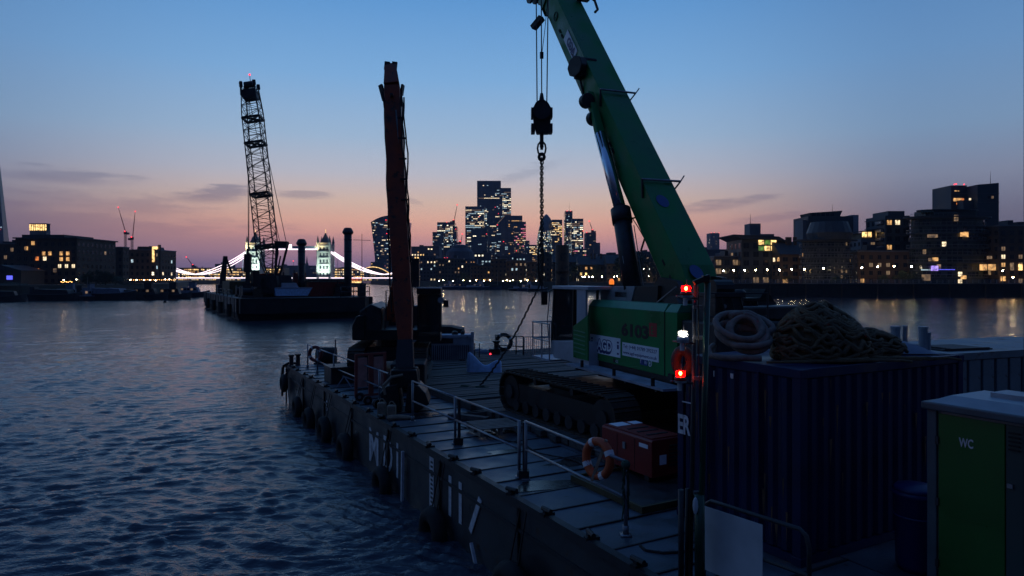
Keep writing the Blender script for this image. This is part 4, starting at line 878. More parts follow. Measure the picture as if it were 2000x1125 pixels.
for a in [('dark flat topped barge moored at the left end of the boat row', 110, 192, 14, 'barge', .1, 'boat_dark', 'boat_dark'), ('houseboat with a pale cabin beside the leftmost barge', 136, 202, 11, 'cruiser', .05, 'boat_dark', 'tarp'),
          ('squat houseboat with a small grey wheelhouse near the tallest tree', 176, 196, 8, 'tug', 1.2, 'boat_dark', 'tarp'), ('long houseboat with a pale curved cover below the trees', 208, 198, 17, 'barge', .05, 'boat_dark', 'tarp'), ('black boat right of the long covered houseboat', 246, 200, 11, 'barge', .1, 'boat_dark', 'boat_dark'),
          ('dark round hulled boat under the quay lamps', 288, 202, 12, 'tug', .1, 'boat_dark', 'boat_dark'), ('open workboat with a light rim left of the crane barge', 336, 205, 11, 'tug', .15, 'boat_dark', 'boat_dark'), ('tall sided grey vessel just behind the stern of the crane barge', 374, 232, 12, 'tug', .1, 'boat_dark', 'tarp'),
          ('dark barge at the left picture edge', 4, 182, 11, 'barge', .4, 'boat_dark', 'boat_dark'), ('low boat in the gap between left edge and boat row', 62, 236, 12, 'barge', 0, 'boat_dark', 'boat_dark')]: boat(a[0], *a[1:6], a[6], a[7], 'boats moored along the left bank')
for a in [('white cabin cruiser, leftmost of the moored boats on the far quay', 878, 395, 12, 'cruiser', .1, 'boat_blue', 'boat_white'), ('blue hulled passenger boat next to the leftmost far cruiser', 898, 400, 13, 'cruiser', .05, 'boat_blue', 'boat_blue'), ('low white launch in the middle of the far moored boats', 920, 385, 13, 'sail', .1, 'boat_blue', 'boat_white'),
          ('two deck white boat with an orange bow on the far quay', 937, 390, 12, 'tug', -.1, 'boat_blue', 'boat_white'), ('dark blue barge at the right of the first far boat row', 958, 392, 13, 'barge', .05, 'boat_blue', 'boat_dark'), ('small dark sailing boat under the pale roofed warehouse', 972, 398, 10, 'sail', .1, 'boat_dark', 'boat_dark'),
          ('small yacht left of the hanging chain', 1010, 350, 9, 'sail', .1, 'boat_dark', 'boat_white'), ('low boat with an arched cover behind the hanging chain', 1032, 345, 11, 'tug', .1, 'boat_blue', 'boat_white'), ('round covered boat just right of the hanging chain', 1050, 335, 10, 'barge', .1, 'boat_dark', 'boat_white')]: boat(a[0], *a[1:6], a[6], a[7], 'boats moored on the far quay')
t = thing('party_boat', 'passenger boat glowing with red and orange lights below the right bridge tower', 'boat', P(694, 545, 620)); t.location.z = 0
MB().prism([(-7, 0), (7, 0), (8.5, 2.2), (-8, 2)], -3, 3, 'y').build('hull', 'boat_dark', t); MB().box(-6, 6, -2.4, 2.4, 2.2, 6.2).build('saloon', 'boat_white', t); MB().box(-6, 6, -2.6, -2.42, 2.6, 3.8).build('lit_saloon', 'gold_light', t); MB().box(-6, 6, -2.6, -2.42, 4.6, 5.4).build('lit_saloon', 'lit_deep', t)
for i in range(7): MB().sphere((-6 + 2 * i, -2.6, 6.4 + (i % 2)), .38, n=6, m=4).build('red_lamp', 'lit_red', t)
for i, (x, D) in enumerate(((322, 175), (283, 190))):
    tag(MB().sphere((0, 0, .15), .4 if i == 0 else .22, (1, 1, 1.0), 8, 6).build('mooring_buoy', 'black_rubber'), ['small dark buoy floating before the crane barge stern', 'tiny dark buoy floating left of the other buoy'][i], 'buoy').location = P(x, 545 + 6 * F / D, D)
# ------------------------------------------------------------------ crane barge in mid river
U = Vector((-.48, .877, 0)); V = Vector((.877, .48, 0)); RZ = math.atan2(.48, .877)
B0 = Vector((-39.8, 98.6, 0))     # near left corner at the waterline
def B2(v, s, z=3.2): return B0 + V * v + U * s + Vector((0, 0, z))
cb = thing('crane_barge', 'big dark flat barge in mid river carrying the lattice boom crane', 'barge', B0, RZ)
WB, LB = 20.2, 56.0
MB().prism([(.6, -.8), (WB - .6, -.8), (WB, 1.2), (WB, 3.2), (0, 3.2), (0, 1.2)], 0, LB, 'y').build('hull', 'hull_shaded', cb)
MB().prism([(.3, -1.8), (WB - 1.8, -1.8), (WB - .6, 0), (.3, 0)], 1.0, 3.2, 'z').build('bow_plate', 'hull_shaded', cb)
MB().box(-.03, -.002, .1, LB - .1, 1.1, 3.15).build('lit_side_skin', 'hull', cb)  # paler skin over the left side, its lit look put into the colour
for i in range(12): MB().box(-.12, 0, 2 + i * 4.6, 2.2 + i * 4.6, .3, 3.15).build('hull_rib', 'rib', cb)
for i in range(4): MB().cyl((-.35, 6 + i * 12, .3), (-.35, 6 + i * 12, 2.2), .35, n=8).build('fender', 'black_rubber', cb)
m = MB()
for sx in (-.3, .3): m.beam((-.3, 47 + sx, .2), (-.3, 47 + sx, 3.4), .1)
for i in range(8): m.beam((-.3, 46.7, .5 + i * .38), (-.3, 47.3, .5 + i * .38), .07)
m.build('ladder', 'dark_steel', cb)
def railing(par, pts, h, m='dark_steel', r=.03, mid=1, posts=True, zs=None, base=True):
    """posts and rails as separate parts; pts are local"""
    pts = [Vector(p) for p in pts]; proto = None
    for p in pts:
        if posts:
            if proto is None:
                b = MB(); b.cyl((0, 0, 0), (0, 0, h), r * 1.25, n=8)
                if base: b.box(-.09, .09, -.09, .09, 0, .02); b.beam((0, 0, .02), (0, 0, .16), .09)
                proto = b.build('post', m, par, True); proto.location = p
            else: inst(proto, p, 0, par)
    for z in (zs or [h - .02] + [h * (j + 1) / (mid + 1) for j in range(mid)]):
        for a, b_ in zip(pts, pts[1:]): MB().cyl(a + Vector((0, 0, z)), b_ + Vector((0, 0, z)), r, n=8).build('rail', m, par, True)
railing(cb, [(WB - 5, .4, 3.2), (WB - 3, .3, 3.2), (WB - .4, .4, 3.2), (WB - .4, 3, 3.2), (WB - .4, 7, 3.2), (WB - .4, 12, 3.2)], 1.6, 'dark_steel', .06)
railing(cb, [(.3, 8, 3.2), (.3, 14, 3.2), (.3, 20, 3.2), (.3, 26, 3.2), (.3, 32, 3.2)], 1.1, 'dark_steel', .05)
def crate(name, label, cat, v, s, w, d, h, m, z=3.2, ribs=0, rot=0, roof=None, g=None):
    t = thing(name, label, cat, B2(v, s, z), RZ + rot, g); MB().box(0, w, 0, d, 0, h).build('body', m, t)
    if ribs:
        for i in range(ribs): MB().box((i + .3) * w / ribs, (i + .7) * w / ribs, -.08, 0, .12, h - .12).build('rib', m, t)
    if roof: MB().box(-.1, w + .1, -.1, d + .1, h, h + .15).build('roof', roof, t)
    return t
crate('site_cabin', 'dark blue cabin on the crane barge left of the lattice crane', 'cabin', 5.2, 12, 5.6, 2.6, 2.4, 'container_blue', ribs=8, roof='dark_steel')
crate('shipping_container', 'brick red container on the crane barge between the two spud piles', 'container', 11.8, 6.5, 6.1, 2.5, 2.3, 'red_paint', ribs=9, roof='dark_steel')
crate('site_cabin', 'long black cabin at the right end of the crane barge', 'cabin', 12.5, 11, 6.0, 5, 2.6, 'dark_steel', ribs=7, roof='dark_steel')
crate('site_cabin', 'olive brown tank cabin at the stern of the crane barge', 'cabin', 2.0, 27, 5, 12, 2.4, 'yellow_dirty', ribs=5)
crate('storage_bin', 'low dark stack of steel plates on the stern of the crane barge', 'bin', 1.5, 42, 5, 5, 1.7, 'dark_steel', ribs=4)
t = thing('workboat', 'small workboat with a light blue side lying on the crane barge deck', 'boat', B2(8.6, 4.5), RZ)
MB().prism([(-2.5, .2), (2.3, .2), (3, 1.4), (-2.6, 1.4)], -.7, .7, 'y').build('hull', 'bag_blue', t); MB().prism([(-1.6, 1.4), (1, 1.4), (.6, 2.2), (-1.5, 2.2)], -.5, .5, 'y').build('wheelhouse', 'boat_white', t); MB().beam((-2.6, -.75, 1.45), (3, -.75, 1.45), .1).build('gunwale', 'boat_white', t)
for i, (v, s) in enumerate(((2.0, 6.5), (2.1, 12), (1.8, 2.5))):
    t = thing('winch', ['front deck winch', 'middle deck winch', 'winch nearest the corner'][i] + ' on the left deck edge of the crane barge', 'winch', B2(v, s), RZ, 'winches on the crane barge')
    MB().cyl((-.7, 0, .9), (.7, 0, .9), .55, n=12).build('drum', 'black_steel', t); MB().cyl((-.75, 0, .9), (-.65, 0, .9), .85, n=12).build('flange', 'dark_steel', t); MB().cyl((.75, 0, .9), (.65, 0, .9), .85, n=12).build('flange', 'dark_steel', t); MB().box(-.9, .9, -.7, .7, 0, .35).build('frame', 'dark_steel', t)
def pile(name, label, px_, yt, D, r, z0=-.6, cap=False, m='pile_rust'):
    p = P(px_, yt, D); t = thing(name, label, 'pile', (p.x, p.y, z0)); h = p.z - z0
    MB().cyl((0, 0, 0), (0, 0, h), r, n=16).build('tube', m, t, True)
    if cap: MB().lathe([(r * 1.12, h - .5), (r * 1.45, h - .25), (r * 1.45, h - .05), (r, h + .5), (r * .7, h + .6)], n=16).build('cap', m, t)
    for i in range(int(h / 2)): MB().cyl((0, 0, 1 + i * 2), (0, 0, 1.14 + i * 2), r * 1.05, n=16).build('weld_band', m, t)
pile('spud_pile', 'tall capped spud pile at the right end of the crane barge', 679.5, 452, 112, .62, cap=True, m='dark_steel')
pile('spud_pile', 'shorter spud pile right of the lattice crane', 589, 474, 112, .58, cap=True, m='dark_steel')
pile('spud_pile', 'thick rusty pile standing behind the cab of the green crane', 1098, 479, 46, .46)
t = thing('light_mast', 'thin mast with a cross arm on the bow of the crane barge', 'mast', B2(WB - 1.4, 1.2), RZ); MB().cyl((0, 0, 0), (0, 0, 10), .08, .04, 6).build('pole', 'black_steel', t); MB().beam((-1.4, 0, 9.0), (1.4, 0, 9.0), .07).build('cross_arm', 'black_steel', t); MB().box(-.5, .5, -.5, .5, 0, 2).build('base', 'dark_steel', t)
t = thing('light_mast', 'slanted dark derrick at the stern of the crane barge', 'mast', B2(2.5, 46), RZ); MB().beam((0, 0, 0), (.8, 0, 7.5), 1.3, 1.3, w1=.8, h1=.8).build('post', 'black_steel', t); MB().beam((.8, 0, 7.5), (2, 0, 4), .4).build('strut', 'black_steel', t)
t = thing('pile_driver', 'dark hanging pile hammer left of the lattice boom foot', 'hammer', P(484, 560, 104)); t.location.z = 5.4
MB().box(-.45, .45, -.4, .4, 1.6, 4.4).build('hammer', 'black_steel', t); MB().box(-.28, .28, -.25, .25, 0, 1.6).build('leader', 'dark_steel', t); MB().cyl((0, 0, 4.4), (0, 0, 5.2), .2, n=8).build('sheave', 'black_steel', t); MB().box(-.6, .6, -.6, .6, -2.2, 0).build('skid', 'dark_steel', t)
# lattice crane
CX = P(532, 560, 108); t = thing('lattice_crane', 'tall crawler crane with a long lattice boom on the crane barge', 'crane', (CX.x, CX.y, 3.2), RZ); lc = t
Ti = Matrix.Translation(Vector((CX.x, CX.y, 3.2))) @ Matrix.Rotation(RZ, 4, 'Z'); Ti = Ti.inverted()
def LW(x, y, D): return Ti @ P(x, y, D)
MB().box(-3.4, -2, -3.5, 3.5, 0, 1.3).build('track', 'track_steel', t); MB().box(2, 3.4, -3.5, 3.5, 0, 1.3).build('track', 'track_steel', t)
MB().box(-2.2, 2.4, -1.8, 4.5, 1.4, 3.4).build('machine_house', 'dark_steel', t); MB().box(-3.3, -2.3, -2.8, -.2, 1.6, 4.2).build('cab', 'glass_dark', t); MB().box(-2, 2.2, 4.5, 5.6, 1.2, 3.7).build('counterweight', 'red_paint', t)
bot = LW(528, 546, 108); top = LW(488, 172, 112)
d = (top - bot).normalized(); side = Vector(V) ; side = (Ti.to_3x3() @ Vector((1, 0, 0))); side = (side - d * side.dot(d)).normalized(); dep = d.cross(side).normalized()
def sec(f):
    hw = .35 + 1.0 * min(1, f / .14) if f < .14 else (1.35 if f < .86 else 1.35 - .28 * (f - .86) / .14); c = bot.lerp(top, f); return [c + side * sx * hw + dep * sy * hw * .9 for sx, sy in ((-1, -1), (1, -1), (1, 1), (-1, 1))]
NB = 30
for q in range(4):
    m = MB()
    for i in range(NB): m.beam(sec(i / NB)[q], sec((i + 1) / NB)[q], .15)
    m.build('boom_chord', 'black_steel', t)
m = MB()
for i in range(NB):
    A4, B4 = sec(i / NB), sec((i + 1) / NB)
    for q in range(4):
        a, b = q, (q + 1) % 4
        if (i + q) % 2: m.beam(A4[a], B4[b], .075)
        else: m.beam(A4[b], B4[a], .075)
        m.beam(B4[a], B4[b], .065)
    if i in (5, 13, 21, 25): 
        for q in range(4): m.beam(A4[q], A4[(q + 1) % 4], .32)
        m.beam(A4[0], A4[2], .25); m.beam(A4[1], A4[3], .25)
m.build('boom_brace', 'black_steel', t, kind='stuff')
s_ = sec(1); h = MB()
for q in range(4): h.beam(s_[q], s_[q] + d * .8, .5)
h.beam(sec(.955)[0], s_[0] + d * .9, .3); c_ = (s_[0] + s_[2]) / 2; h.beam(c_ - d * 1.9, c_ - d * .5, 2.2, 2.0, up=dep); h.cyl(c_ - side * .8 + d * .6, c_ + side * .8 + d * .6, .55, n=10); h.build('boom_head', 'black_steel', t)
MB().cyl(c_ + d * .8 + side * .2, c_ + d * 2.2 + side * .2, .05, n=5).build('lamp_mast', 'black_steel', t)
MB().sphere(c_ + d * 2.3 + side * .2, .16, n=8, m=5).build('warning_light', 'lit_red', t)
tw = Ti @ P(557, 468, 108)
gf = [LW(540, 552, 108), LW(560, 552, 108)]
g = MB(); g.beam(LW(537, 556, 107), LW(541, 474, 107), .35); g.beam(LW(545, 545, 109), LW(563, 474, 109), .3); g.beam(LW(536, 520, 107), LW(553, 520, 109), .25); g.beam(LW(537, 555, 107), LW(548, 500, 107), .2); g.build('gantry', 'dark_steel', t)
g = MB(); g.beam(LW(538, 477, 107), LW(562, 478, 107), 1.0, 1.0); g.build('gantry_sheave', 'black_steel', t)
for dd in (-.5, .5):
    MB().cyl(top + side * dd + d * .3, LW(553, 474, 108) + side * dd, .05, n=4).build('pendant_line', 'black_steel', t)
MB().cyl(LW(484, 178, 112), LW(485, 520, 105), .045, n=4).build('hoist_rope', 'black_steel', t); MB().cyl(LW(487, 178, 112), LW(486, 520, 105), .045, n=4).build('hoist_rope', 'black_steel', t)
g = MB(); g.beam(LW(508, 560, 107), LW(548, 555, 107), 3.0, 2.6); g.build('boom_foot', 'dark_steel', t)

# ------------------------------------------------------------------ near work barge
O = Vector((1.98, 9.77, 0)); DZ = 1.75
def BW(v, s, z=DZ): return O + V * v + U * s + Vector((0, 0, z))
Oi = (Matrix.Translation(O) @ Matrix.Rotation(RZ, 4, 'Z')).inverted()
def loc(p): return Oi @ Vector(p)
wb = thing('work_barge', 'large flat steel work barge in the foreground with white letters on its side', 'barge', O, RZ)
S0, S1, WW = -17.0, 27.4, 17.0
MB().prism([(S0, -.9), (S1 - 1.2, -.9), (S1, 1.0), (S1, DZ - .06), (S0, DZ - .06)], 0, WW, 'x').build('hull', 'hull', wb)
MB().box(-.05, .10, S0, S1, DZ - .14, DZ + .02).build('deck_edge', 'rib', wb)
# steel deck plates along the left edge
pm = MB(); pm.box(.02, 2.96, .025, 1.005, -.05, 0); pm.mesh
proto = None
for i in range(int(S0), int(S1 - .2)):
    q = MB(); q.box(.10, 2.98, .02, .98, -.06, 0)
    if proto is None:
        proto = q.build('deck_plate', 'steel_deck', wb); proto.location = (0, i, DZ)
    else: o = inst(proto, (0, i, DZ + random.uniform(-.006, .006)), 0, wb); o.rotation_euler = (random.uniform(-.004, .004), random.uniform(-.003, .003), 0)
proto = None
for i in range(int(S0), int(S1)):
    if proto is None: proto = MB().box(.1, 2.98, -.018, .018, -.05, .022).build('deck_rib', 'rib', wb); proto.location = (0, i, DZ)
    else: inst(proto, (0, i, DZ), 0, wb)
# rest of the steel deck, larger plates
proto = None
for i in range(-9, 8):
    for j in range(5):
        if proto is None: proto = MB().box(.01, 2.79, .01, 1.96, -.06, -.004).build('deck_plate', 'steel_deck', wb); proto.location = (3 + j * 2.8, i * 2, DZ)
        else: inst(proto, (3 + j * 2.8, i * 2, DZ + random.uniform(-.004, .004)), 0, wb)
# timber mats on the far half
proto = None; protos = []
for i in range(58):
    s = 12.4 + i * .262
    if s > S1 - .3: break
    for (a, b) in ((3.05, 7.9), (7.95, 12.4), (12.45, 16.9)):
        if b < 8 and s < 13.6: continue
        if not protos:
            for q in range(3): protos.append(None)
        q = random.randrange(3); key = (b - a, q)
        w_ = b - a
        nm = f'{round(w_,2)}{q}'
        if not hasattr(railing, nm):
            z = random.uniform(.10, .15); e = random.uniform(0, .1)
            o = MB().box(e, w_ - random.uniform(0, .1), .012, .25, -.02, z).build('deck_plank', 'timber', wb, bevel=.012); o.location = (a, s, DZ); setattr(railing, nm, o)
        else: o = inst(getattr(railing, nm), (a, s, DZ + random.uniform(-.01, .012)), random.uniform(-.004, .004), wb)
MB().box(2.99, 3.04, 12.4, S1 - .2, DZ - .02, DZ + .2).build('timber_kerb', 'timber', wb)
# cleats and lugs on the edge
proto = None
for i in range(22):
    s = -2.5 + i * 1.36
    if proto is None:
        b = MB(); b.box(-.10, .14, -.06, .06, 0, .05); b.cyl((0, -.13, .10), (0, .13, .10), .045, n=8); b.beam((-.02, 0, .02), (-.02, 0, .10), .08); proto = b.build('edge_lug', 'black_steel', wb); proto.location = (.02, s, DZ)
    else: inst(proto, (.02 + random.uniform(-.02, .03), s + random.uniform(-.15, .15), DZ), random.uniform(-.4, .4), wb)
for i in range(9):
    s = -4 + i * 3.9; MB().box(-.06, -.001, s, s + .07, -.3, DZ - .15).build('hull_rib', 'rib', wb)
MB().box(-.045, -.001, S0, S1, 1.15, 1.22).build('rubbing_strip', 'rib', wb)
# writing on the hull side, read from far end towards the viewer
def hull_text(body, s, z, size, sx=1.0, m='letter_white', off=.012):
    o = text(body, m, size, (0, 0, 0), (0, -1, 0), (0, 0, 1), wb, 'hull_letter', .004, sx=sx, bold=.012); o.location = (-off, s, z); return o
hull_text('M', 13.6, .28, 1.5, .95); hull_text('D', 12.15, .35, 1.45, .85); hull_text('I', 11.0, .40, 1.4, .9)
MB().box(-.014, -.002, 8.15, 8.42, .15, 1.55).build('draught_strip', 'letter_white', wb)
for i in range(12): MB().box(-.022, -.015, 8.2, 8.33, .2 + i * .11, .25 + i * .11).build('draught_mark', 'letter_black', wb)
hull_text('I', 7.3, .45, 1.35, 1.0); hull_text('I', 6.72, .45, 1.35, 1.0)
MB().beam((-.02, 5.5, 1.3), (-.02, 6.0, .45), .16, .02, up=(1, 0, 0)).build('hull_letter', 'letter_white', wb)
MB().beam((-.12, 10.15, -.35), (-.1, 10.15, 1.3), .07).build('fender_rod', 'letter_white', wb); MB().beam((-.12, 5.3, -.45), (-.12, 5.75, .3), .06).build('fender_rod', 'letter_white', wb)
hull_text('S', 19.2, .9, .55, 1.0)
# tyre fenders
proto = None
for i, (s, R0, z) in enumerate(((26.4, .45, 1.0), (23.3, .5, .35), (20.9, .55, .2), (18.3, .6, .25), (15.4, .6, .2), (11.4, .55, .1), (7.5, .62, -.02), (3.6, .62, .1), (.3, .62, .1))):
    p = BW(-.30, s, z); t = thing('tyre_fender', ['tyre hanging at the far corner of the work barge', 'second tyre from the far corner on the barge side', 'third tyre from the far corner on the barge side', 'fourth tyre from the far corner on the barge side', 'tyre hanging left of the letter M on the barge side', 'tyre hanging below the letter D on the barge side', 'big tyre below the draught marks on the barge side', 'second nearest tyre hanging on the dark barge side', 'nearest tyre hanging on the dark barge side'][i], 'tyre', p, RZ, 'tyre fenders along the work barge')
    MB().torus((0, 0, 0), R0 * .68, R0 * .32, (1, 0, 0), 20, 8).build('tyre', 'black_rubber', t, True)
    MB().cyl((0, -.15, R0 * .5), (.28, -.12, DZ - z), .018, n=5).build('chain', 'black_steel', t); MB().cyl((0, .15, R0 * .5), (.28, .12, DZ - z), .018, n=5).build('chain', 'black_steel', t)

# handrails along the left edge
def rail_thing(label, pts, h=1.2, m='galv', cat='railing', name='handrail', r=.028, mid=1, rz=0, joins=(), zs=None):
    p0 = Vector(pts[0]); t = thing(name, label, cat, p0, 0); railing(t, [Vector(p) - p0 for p in pts], h, m, r, mid, zs=zs); return t
ptsA = [DK(601, 719), DK(620, 730), DK(652, 746), DK(741, 788)]
h1 = rail_thing('far length of galvanised handrail at the far left corner of the work barge', ptsA, 1.15)
e = (ptsA[3] + (ptsA[3] - ptsA[2]).normalized() * .9) - ptsA[0]
for z in (1.13, .575): MB().cyl(ptsA[3] - ptsA[0] + Vector((0, 0, z)), e + Vector((0, 0, z)), .028, n=8).build('rail', 'galv', h1)
MB().cyl(ptsA[2] - ptsA[0] + Vector((.05, .05, 1)), ptsA[2] - ptsA[0] + Vector((.05, .05, 1.75)), .03, n=6).build('post_extension', 'galv', h1)
ptsB = [DK(806, 823), DK(889, 866), DK(1014, 932)]
h2 = rail_thing('middle length of handrail with double posts beside the wooden pallet', ptsB, 1.22)
for p in (ptsB[1], ptsB[2]):
    q = p - ptsB[0] + Vector((.11, -.09, 0)); MB().cyl(q, q + Vector((0, 0, 1.2)), .04, n=8).build('post', 'dark_steel', h2); MB().box(q.x - .12, q.x + .1, q.y - .1, q.y + .1, 0, .18).build('post_shoe', 'black_steel', h2)
ptsC = [ptsB[2] + Vector((.14, -.12, 0)), DK(1222, 1045)]
h3 = rail_thing('nearest length of handrail with the life ring hanging on it', ptsC, 1.24)
# railing around the near end with the blank white board
q0, q1 = DK(1372, 1125 - 15), Vector((3.70, 8.50, DZ)); q0 = Vector((2.75, 9.78, DZ))
t = thing('barrier_rail', 'rounded tube barrier holding a blank white board in front of the blue container', 'railing', q0); e = q1 - q0; dd = e.normalized()
rr = .03; path = [Vector((0, 0, 0)), Vector((0, 0, .9)), Vector((0, 0, 1.04)) + dd * .04, Vector((0, 0, 1.1)) + dd * .12, e + Vector((0, 0, 1.1)) - dd * .12, e + Vector((0, 0, 1.04)) - dd * .04, e + Vector((0, 0, .9)), e.copy()]
MB().tube(path, rr, 8).build('frame', 'dark_steel', t, True); MB().cyl(Vector((0, 0, .55)), e + Vector((0, 0, .55)), rr, n=8).build('rail', 'dark_steel', t)
nrm = Vector((-dd.y, dd.x, 0)) * -1
bd = MB(); a0 = dd * .02 - V * .04; b0 = dd * .98 - V * .04
for (z0, z1) in ((.12, 1.02),): bd.add([a0 + Vector((0, 0, z0)), b0 + Vector((0, 0, z0)), b0 + Vector((0, 0, z1)), a0 + Vector((0, 0, z1)), a0 - V * .012 + Vector((0, 0, z0)), b0 - V * .012 + Vector((0, 0, z0)), b0 - V * .012 + Vector((0, 0, z1)), a0 - V * .012 + Vector((0, 0, z1))], [(0, 1, 2, 3), (7, 6, 5, 4), (0, 4, 5, 1), (1, 5, 6, 2), (2, 6, 7, 3), (3, 7, 4, 0)])
bd.build('board', 'white_paint', t)
# bollards, ropes on the far corner
for i, (x, y) in enumerate(((569, 714), (582, 712))):
    t = thing('bollard', ('left' if i == 0 else 'right') + ' one of the twin bollards on the far left corner of the work barge', 'bollard', DK(x, y + 2), 0, 'twin bollards at the far corner'); MB().lathe([(.13, 0), (.11, .1), (.10, .46), (.14, .52), (.14, .58)], n=12).build('post', 'dark_steel', t)
for i, (x, y) in enumerate(((746, 812), (765, 818))):
    t = thing('bollard', ('left' if i == 0 else 'right') + ' one of the cream cans standing at the deck edge by the black grab', 'can', DK(x, y)); MB().box(-.13, .13, -.13, .13, 0, .42).build('body', 'cloth_tan', t, bevel=.04); MB().torus((0, 0, .46), .07, .02, (0, 1, 0), 10, 5).build('handle', 'cloth_tan', t); MB().cyl((.08, 0, .4), (.08, 0, .47), .03, n=6).build('cap', 'cloth_tan', t)
tag(MB().tube([(0, 0, .06), (.15, -.03, .08), (.35, .02, .08), (.55, 0, .07), (.72, .05, .06)], [.07, .08, .075, .07, .05], 8).build('rolled_cloth', 'cloth_tan'), 'rolled beige cloth lying at the deck edge below the cream cans', 'cloth').location = DK(757, 820)
t = thing('mooring_rope', 'dark mooring rope hanging over the far left corner of the work barge', 'rope', BW(-.12, 27.2, DZ)); MB().tube([(.6, -.1, .1), (.2, 0, .12), (-.05, 0, 0), (-.1, 0, -.6), (-.12, 0, -1.5)], .05, 6).build('rope', 'black_rubber', t); MB().tube([(.55, .1, .1), (.15, .15, .1), (-.12, .1, -.1), (-.2, .1, -.8)], .06, 6).build('rope', 'black_rubber', t)

# life rings
def life_ring(label, p, R0, ax, m='ring_orange', rzt=0, name='life_ring'):
    t = thing(name, label, 'life ring', p); MB().torus((0, 0, 0), R0, R0 * .26, ax, 24, 10).build('ring', m, t, True)
    ax = Vector(ax).normalized(); a = ax.cross(Vector((0, 0, 1))).normalized(); b = ax.cross(a)
    for k in range(4):
        an = k * math.pi / 2 + .5; c = (a * math.cos(an) + b * math.sin(an)) * R0; tt = (-a * math.sin(an) + b * math.cos(an)); MB().cyl(c - tt * .045, c + tt * .045, R0 * .275, n=10).build('band', 'reflective', t)
    return t
D_ = 12.0; t = life_ring('orange life ring with reflective bands hanging on the near handrail', P(1168, 896, 12.0), .30, (-.8, -.6, .08))
MB().beam((-.11, -.02, -.38), (.13, -.12, .36), .05, .05).build('wood_lath', 'cloth_tan', t)
life_ring('small life ring on the far handrail at the barge corner', P(616, 691, 30.4), .30, (-.3, -.95, 0), 'barrier_red')
life_ring('dark life ring on the far end railing right of the white bag', P(984, 668, 38.6), .42, (-.2, -.95, 0), 'black_rubber')
# far end railing and crowd barriers
fr = [BW(x, 27.0) for x in (12.3, 13.6, 14.6, 16.4)]
fr = [DK(968, 694), DK(1008, 697), DK(1022, 698)]
t = rail_thing('grey handrail at the far end of the work barge carrying the dark life ring', fr, 1.15, 'dark_steel')
t = thing('crowd_barrier', 'steel crowd control barrier with thin vertical bars at the far end of the deck', 'barrier', DK(1024, 700)); e = DK(1072, 699) - DK(1024, 700)
MB().tube([(0, 0, .1), (0, 0, 1.1), tuple(e * .02 + Vector((0, 0, 1.15))), tuple(e * .98 + Vector((0, 0, 1.15))), tuple(e + Vector((0, 0, 1.1))), tuple(e + Vector((0, 0, .1)))], .025, 6).build('frame', 'galv', t); MB().beam((0, 0, .25), tuple(e + Vector((0, 0, .25))), .03).build('rail', 'galv', t)
for i in range(11): MB().cyl(e * ((i + 1) / 12) + Vector((0, 0, .25)), e * ((i + 1) / 12) + Vector((0, 0, 1.13)), .012, n=5).build('bar', 'galv', t)
for f in (.15, .85): MB().beam(e * f + Vector((-.05, -.3, 0)), e * f + Vector((.02, .3, .05)), .04).build('foot', 'galv', t)
t = thing('deck_winch', 'small black capstan with a red lamp at the far end of the deck', 'winch', DK(966, 697)); MB().box(-.3, .3, -.25, .25, 0, .45).build('base', 'black_steel', t); MB().lathe([(.2, .45), (.14, .5), (.13, .75), (.22, .82), (.22, .88)], (.1, 0, 0), 12).build('drum', 'black_steel', t)
MB().sphere((-.22, -.28, .16), .05, (1, 1, 1.7), 8, 6).build('red_lamp', 'lit_red', t)
for i, (x, y, w_) in enumerate(((948, 694, .5), (935, 690, .35))): tag(MB().sphere((0, 0, .12), w_, (1, .7, .45), 10, 6).build('sack', 'tarp'), ['larger dark sack lying left of the far capstan', 'smaller dark sack behind the white bag'][i], 'sack').location = DK(x, y)

# grey storage bin with ribbed side
p = DK(866, 707); t = thing('skip_box', 'open grey steel stillage with a ribbed side standing on the timber deck', 'skip', p, .12)
w_, h_, d_ = 3.0, 1.38, 1.7
for (a, b, c, e) in ((-w_ / 2, w_ / 2, 0, .05), (-w_ / 2, w_ / 2, d_ - .05, d_)): MB().box(a, b, c, e, .1, h_ - .12).build('side_panel', 'grey_box', t)
for a in (-w_ / 2, w_ / 2 - .05): MB().box(a, a + .05, .05, d_ - .05, .1, h_ - .12).build('end_panel', 'grey_box', t)
MB().box(-w_ / 2 - .05, w_ / 2 + .05, -.06, .08, h_ - .13, h_).build('top_rail', 'grey_box', t); MB().box(-w_ / 2, w_ / 2, .08, d_, h_ - .12, h_ - .06).build('lid', 'grey_box', t, kind=None)
for i in range(22): MB().box(-.95 + i * .105, -.91 + i * .105, -.03, 0, .12, .85).build('rib', 'dark_steel', t)  # dark strips stand for gaps between the slats, their shade put into the colour
MB().box(-w_ / 2 - .06, -w_ / 2 + .55, -.09, .02, 0, h_ - .02).build('corner_plate', 'plastic_grey', t); MB().box(w_ / 2 - .1, w_ / 2 + .06, -.08, .06, 0, h_ + .15).build('corner_post', 'grey_box', t)
MB().box(-.95, .5, -.05, -.0, .95, 1.2).build('dark_hatch', 'black_steel', t); MB().tube([(-1.3, -.12, 1.1), (-1.1, -.2, .8), (-1.35, -.16, .5), (-1.05, -.2, .3)], .035, 5).build('hose', 'black_rubber', t)
MB().tube([(w_ / 2 + .1, 0, .2), (w_ / 2 + .1, 0, .95), (w_ / 2 + .35, 0, .95), (w_ / 2 + .35, 0, .2)], .025, 5).build('hoop', 'dark_steel', t)
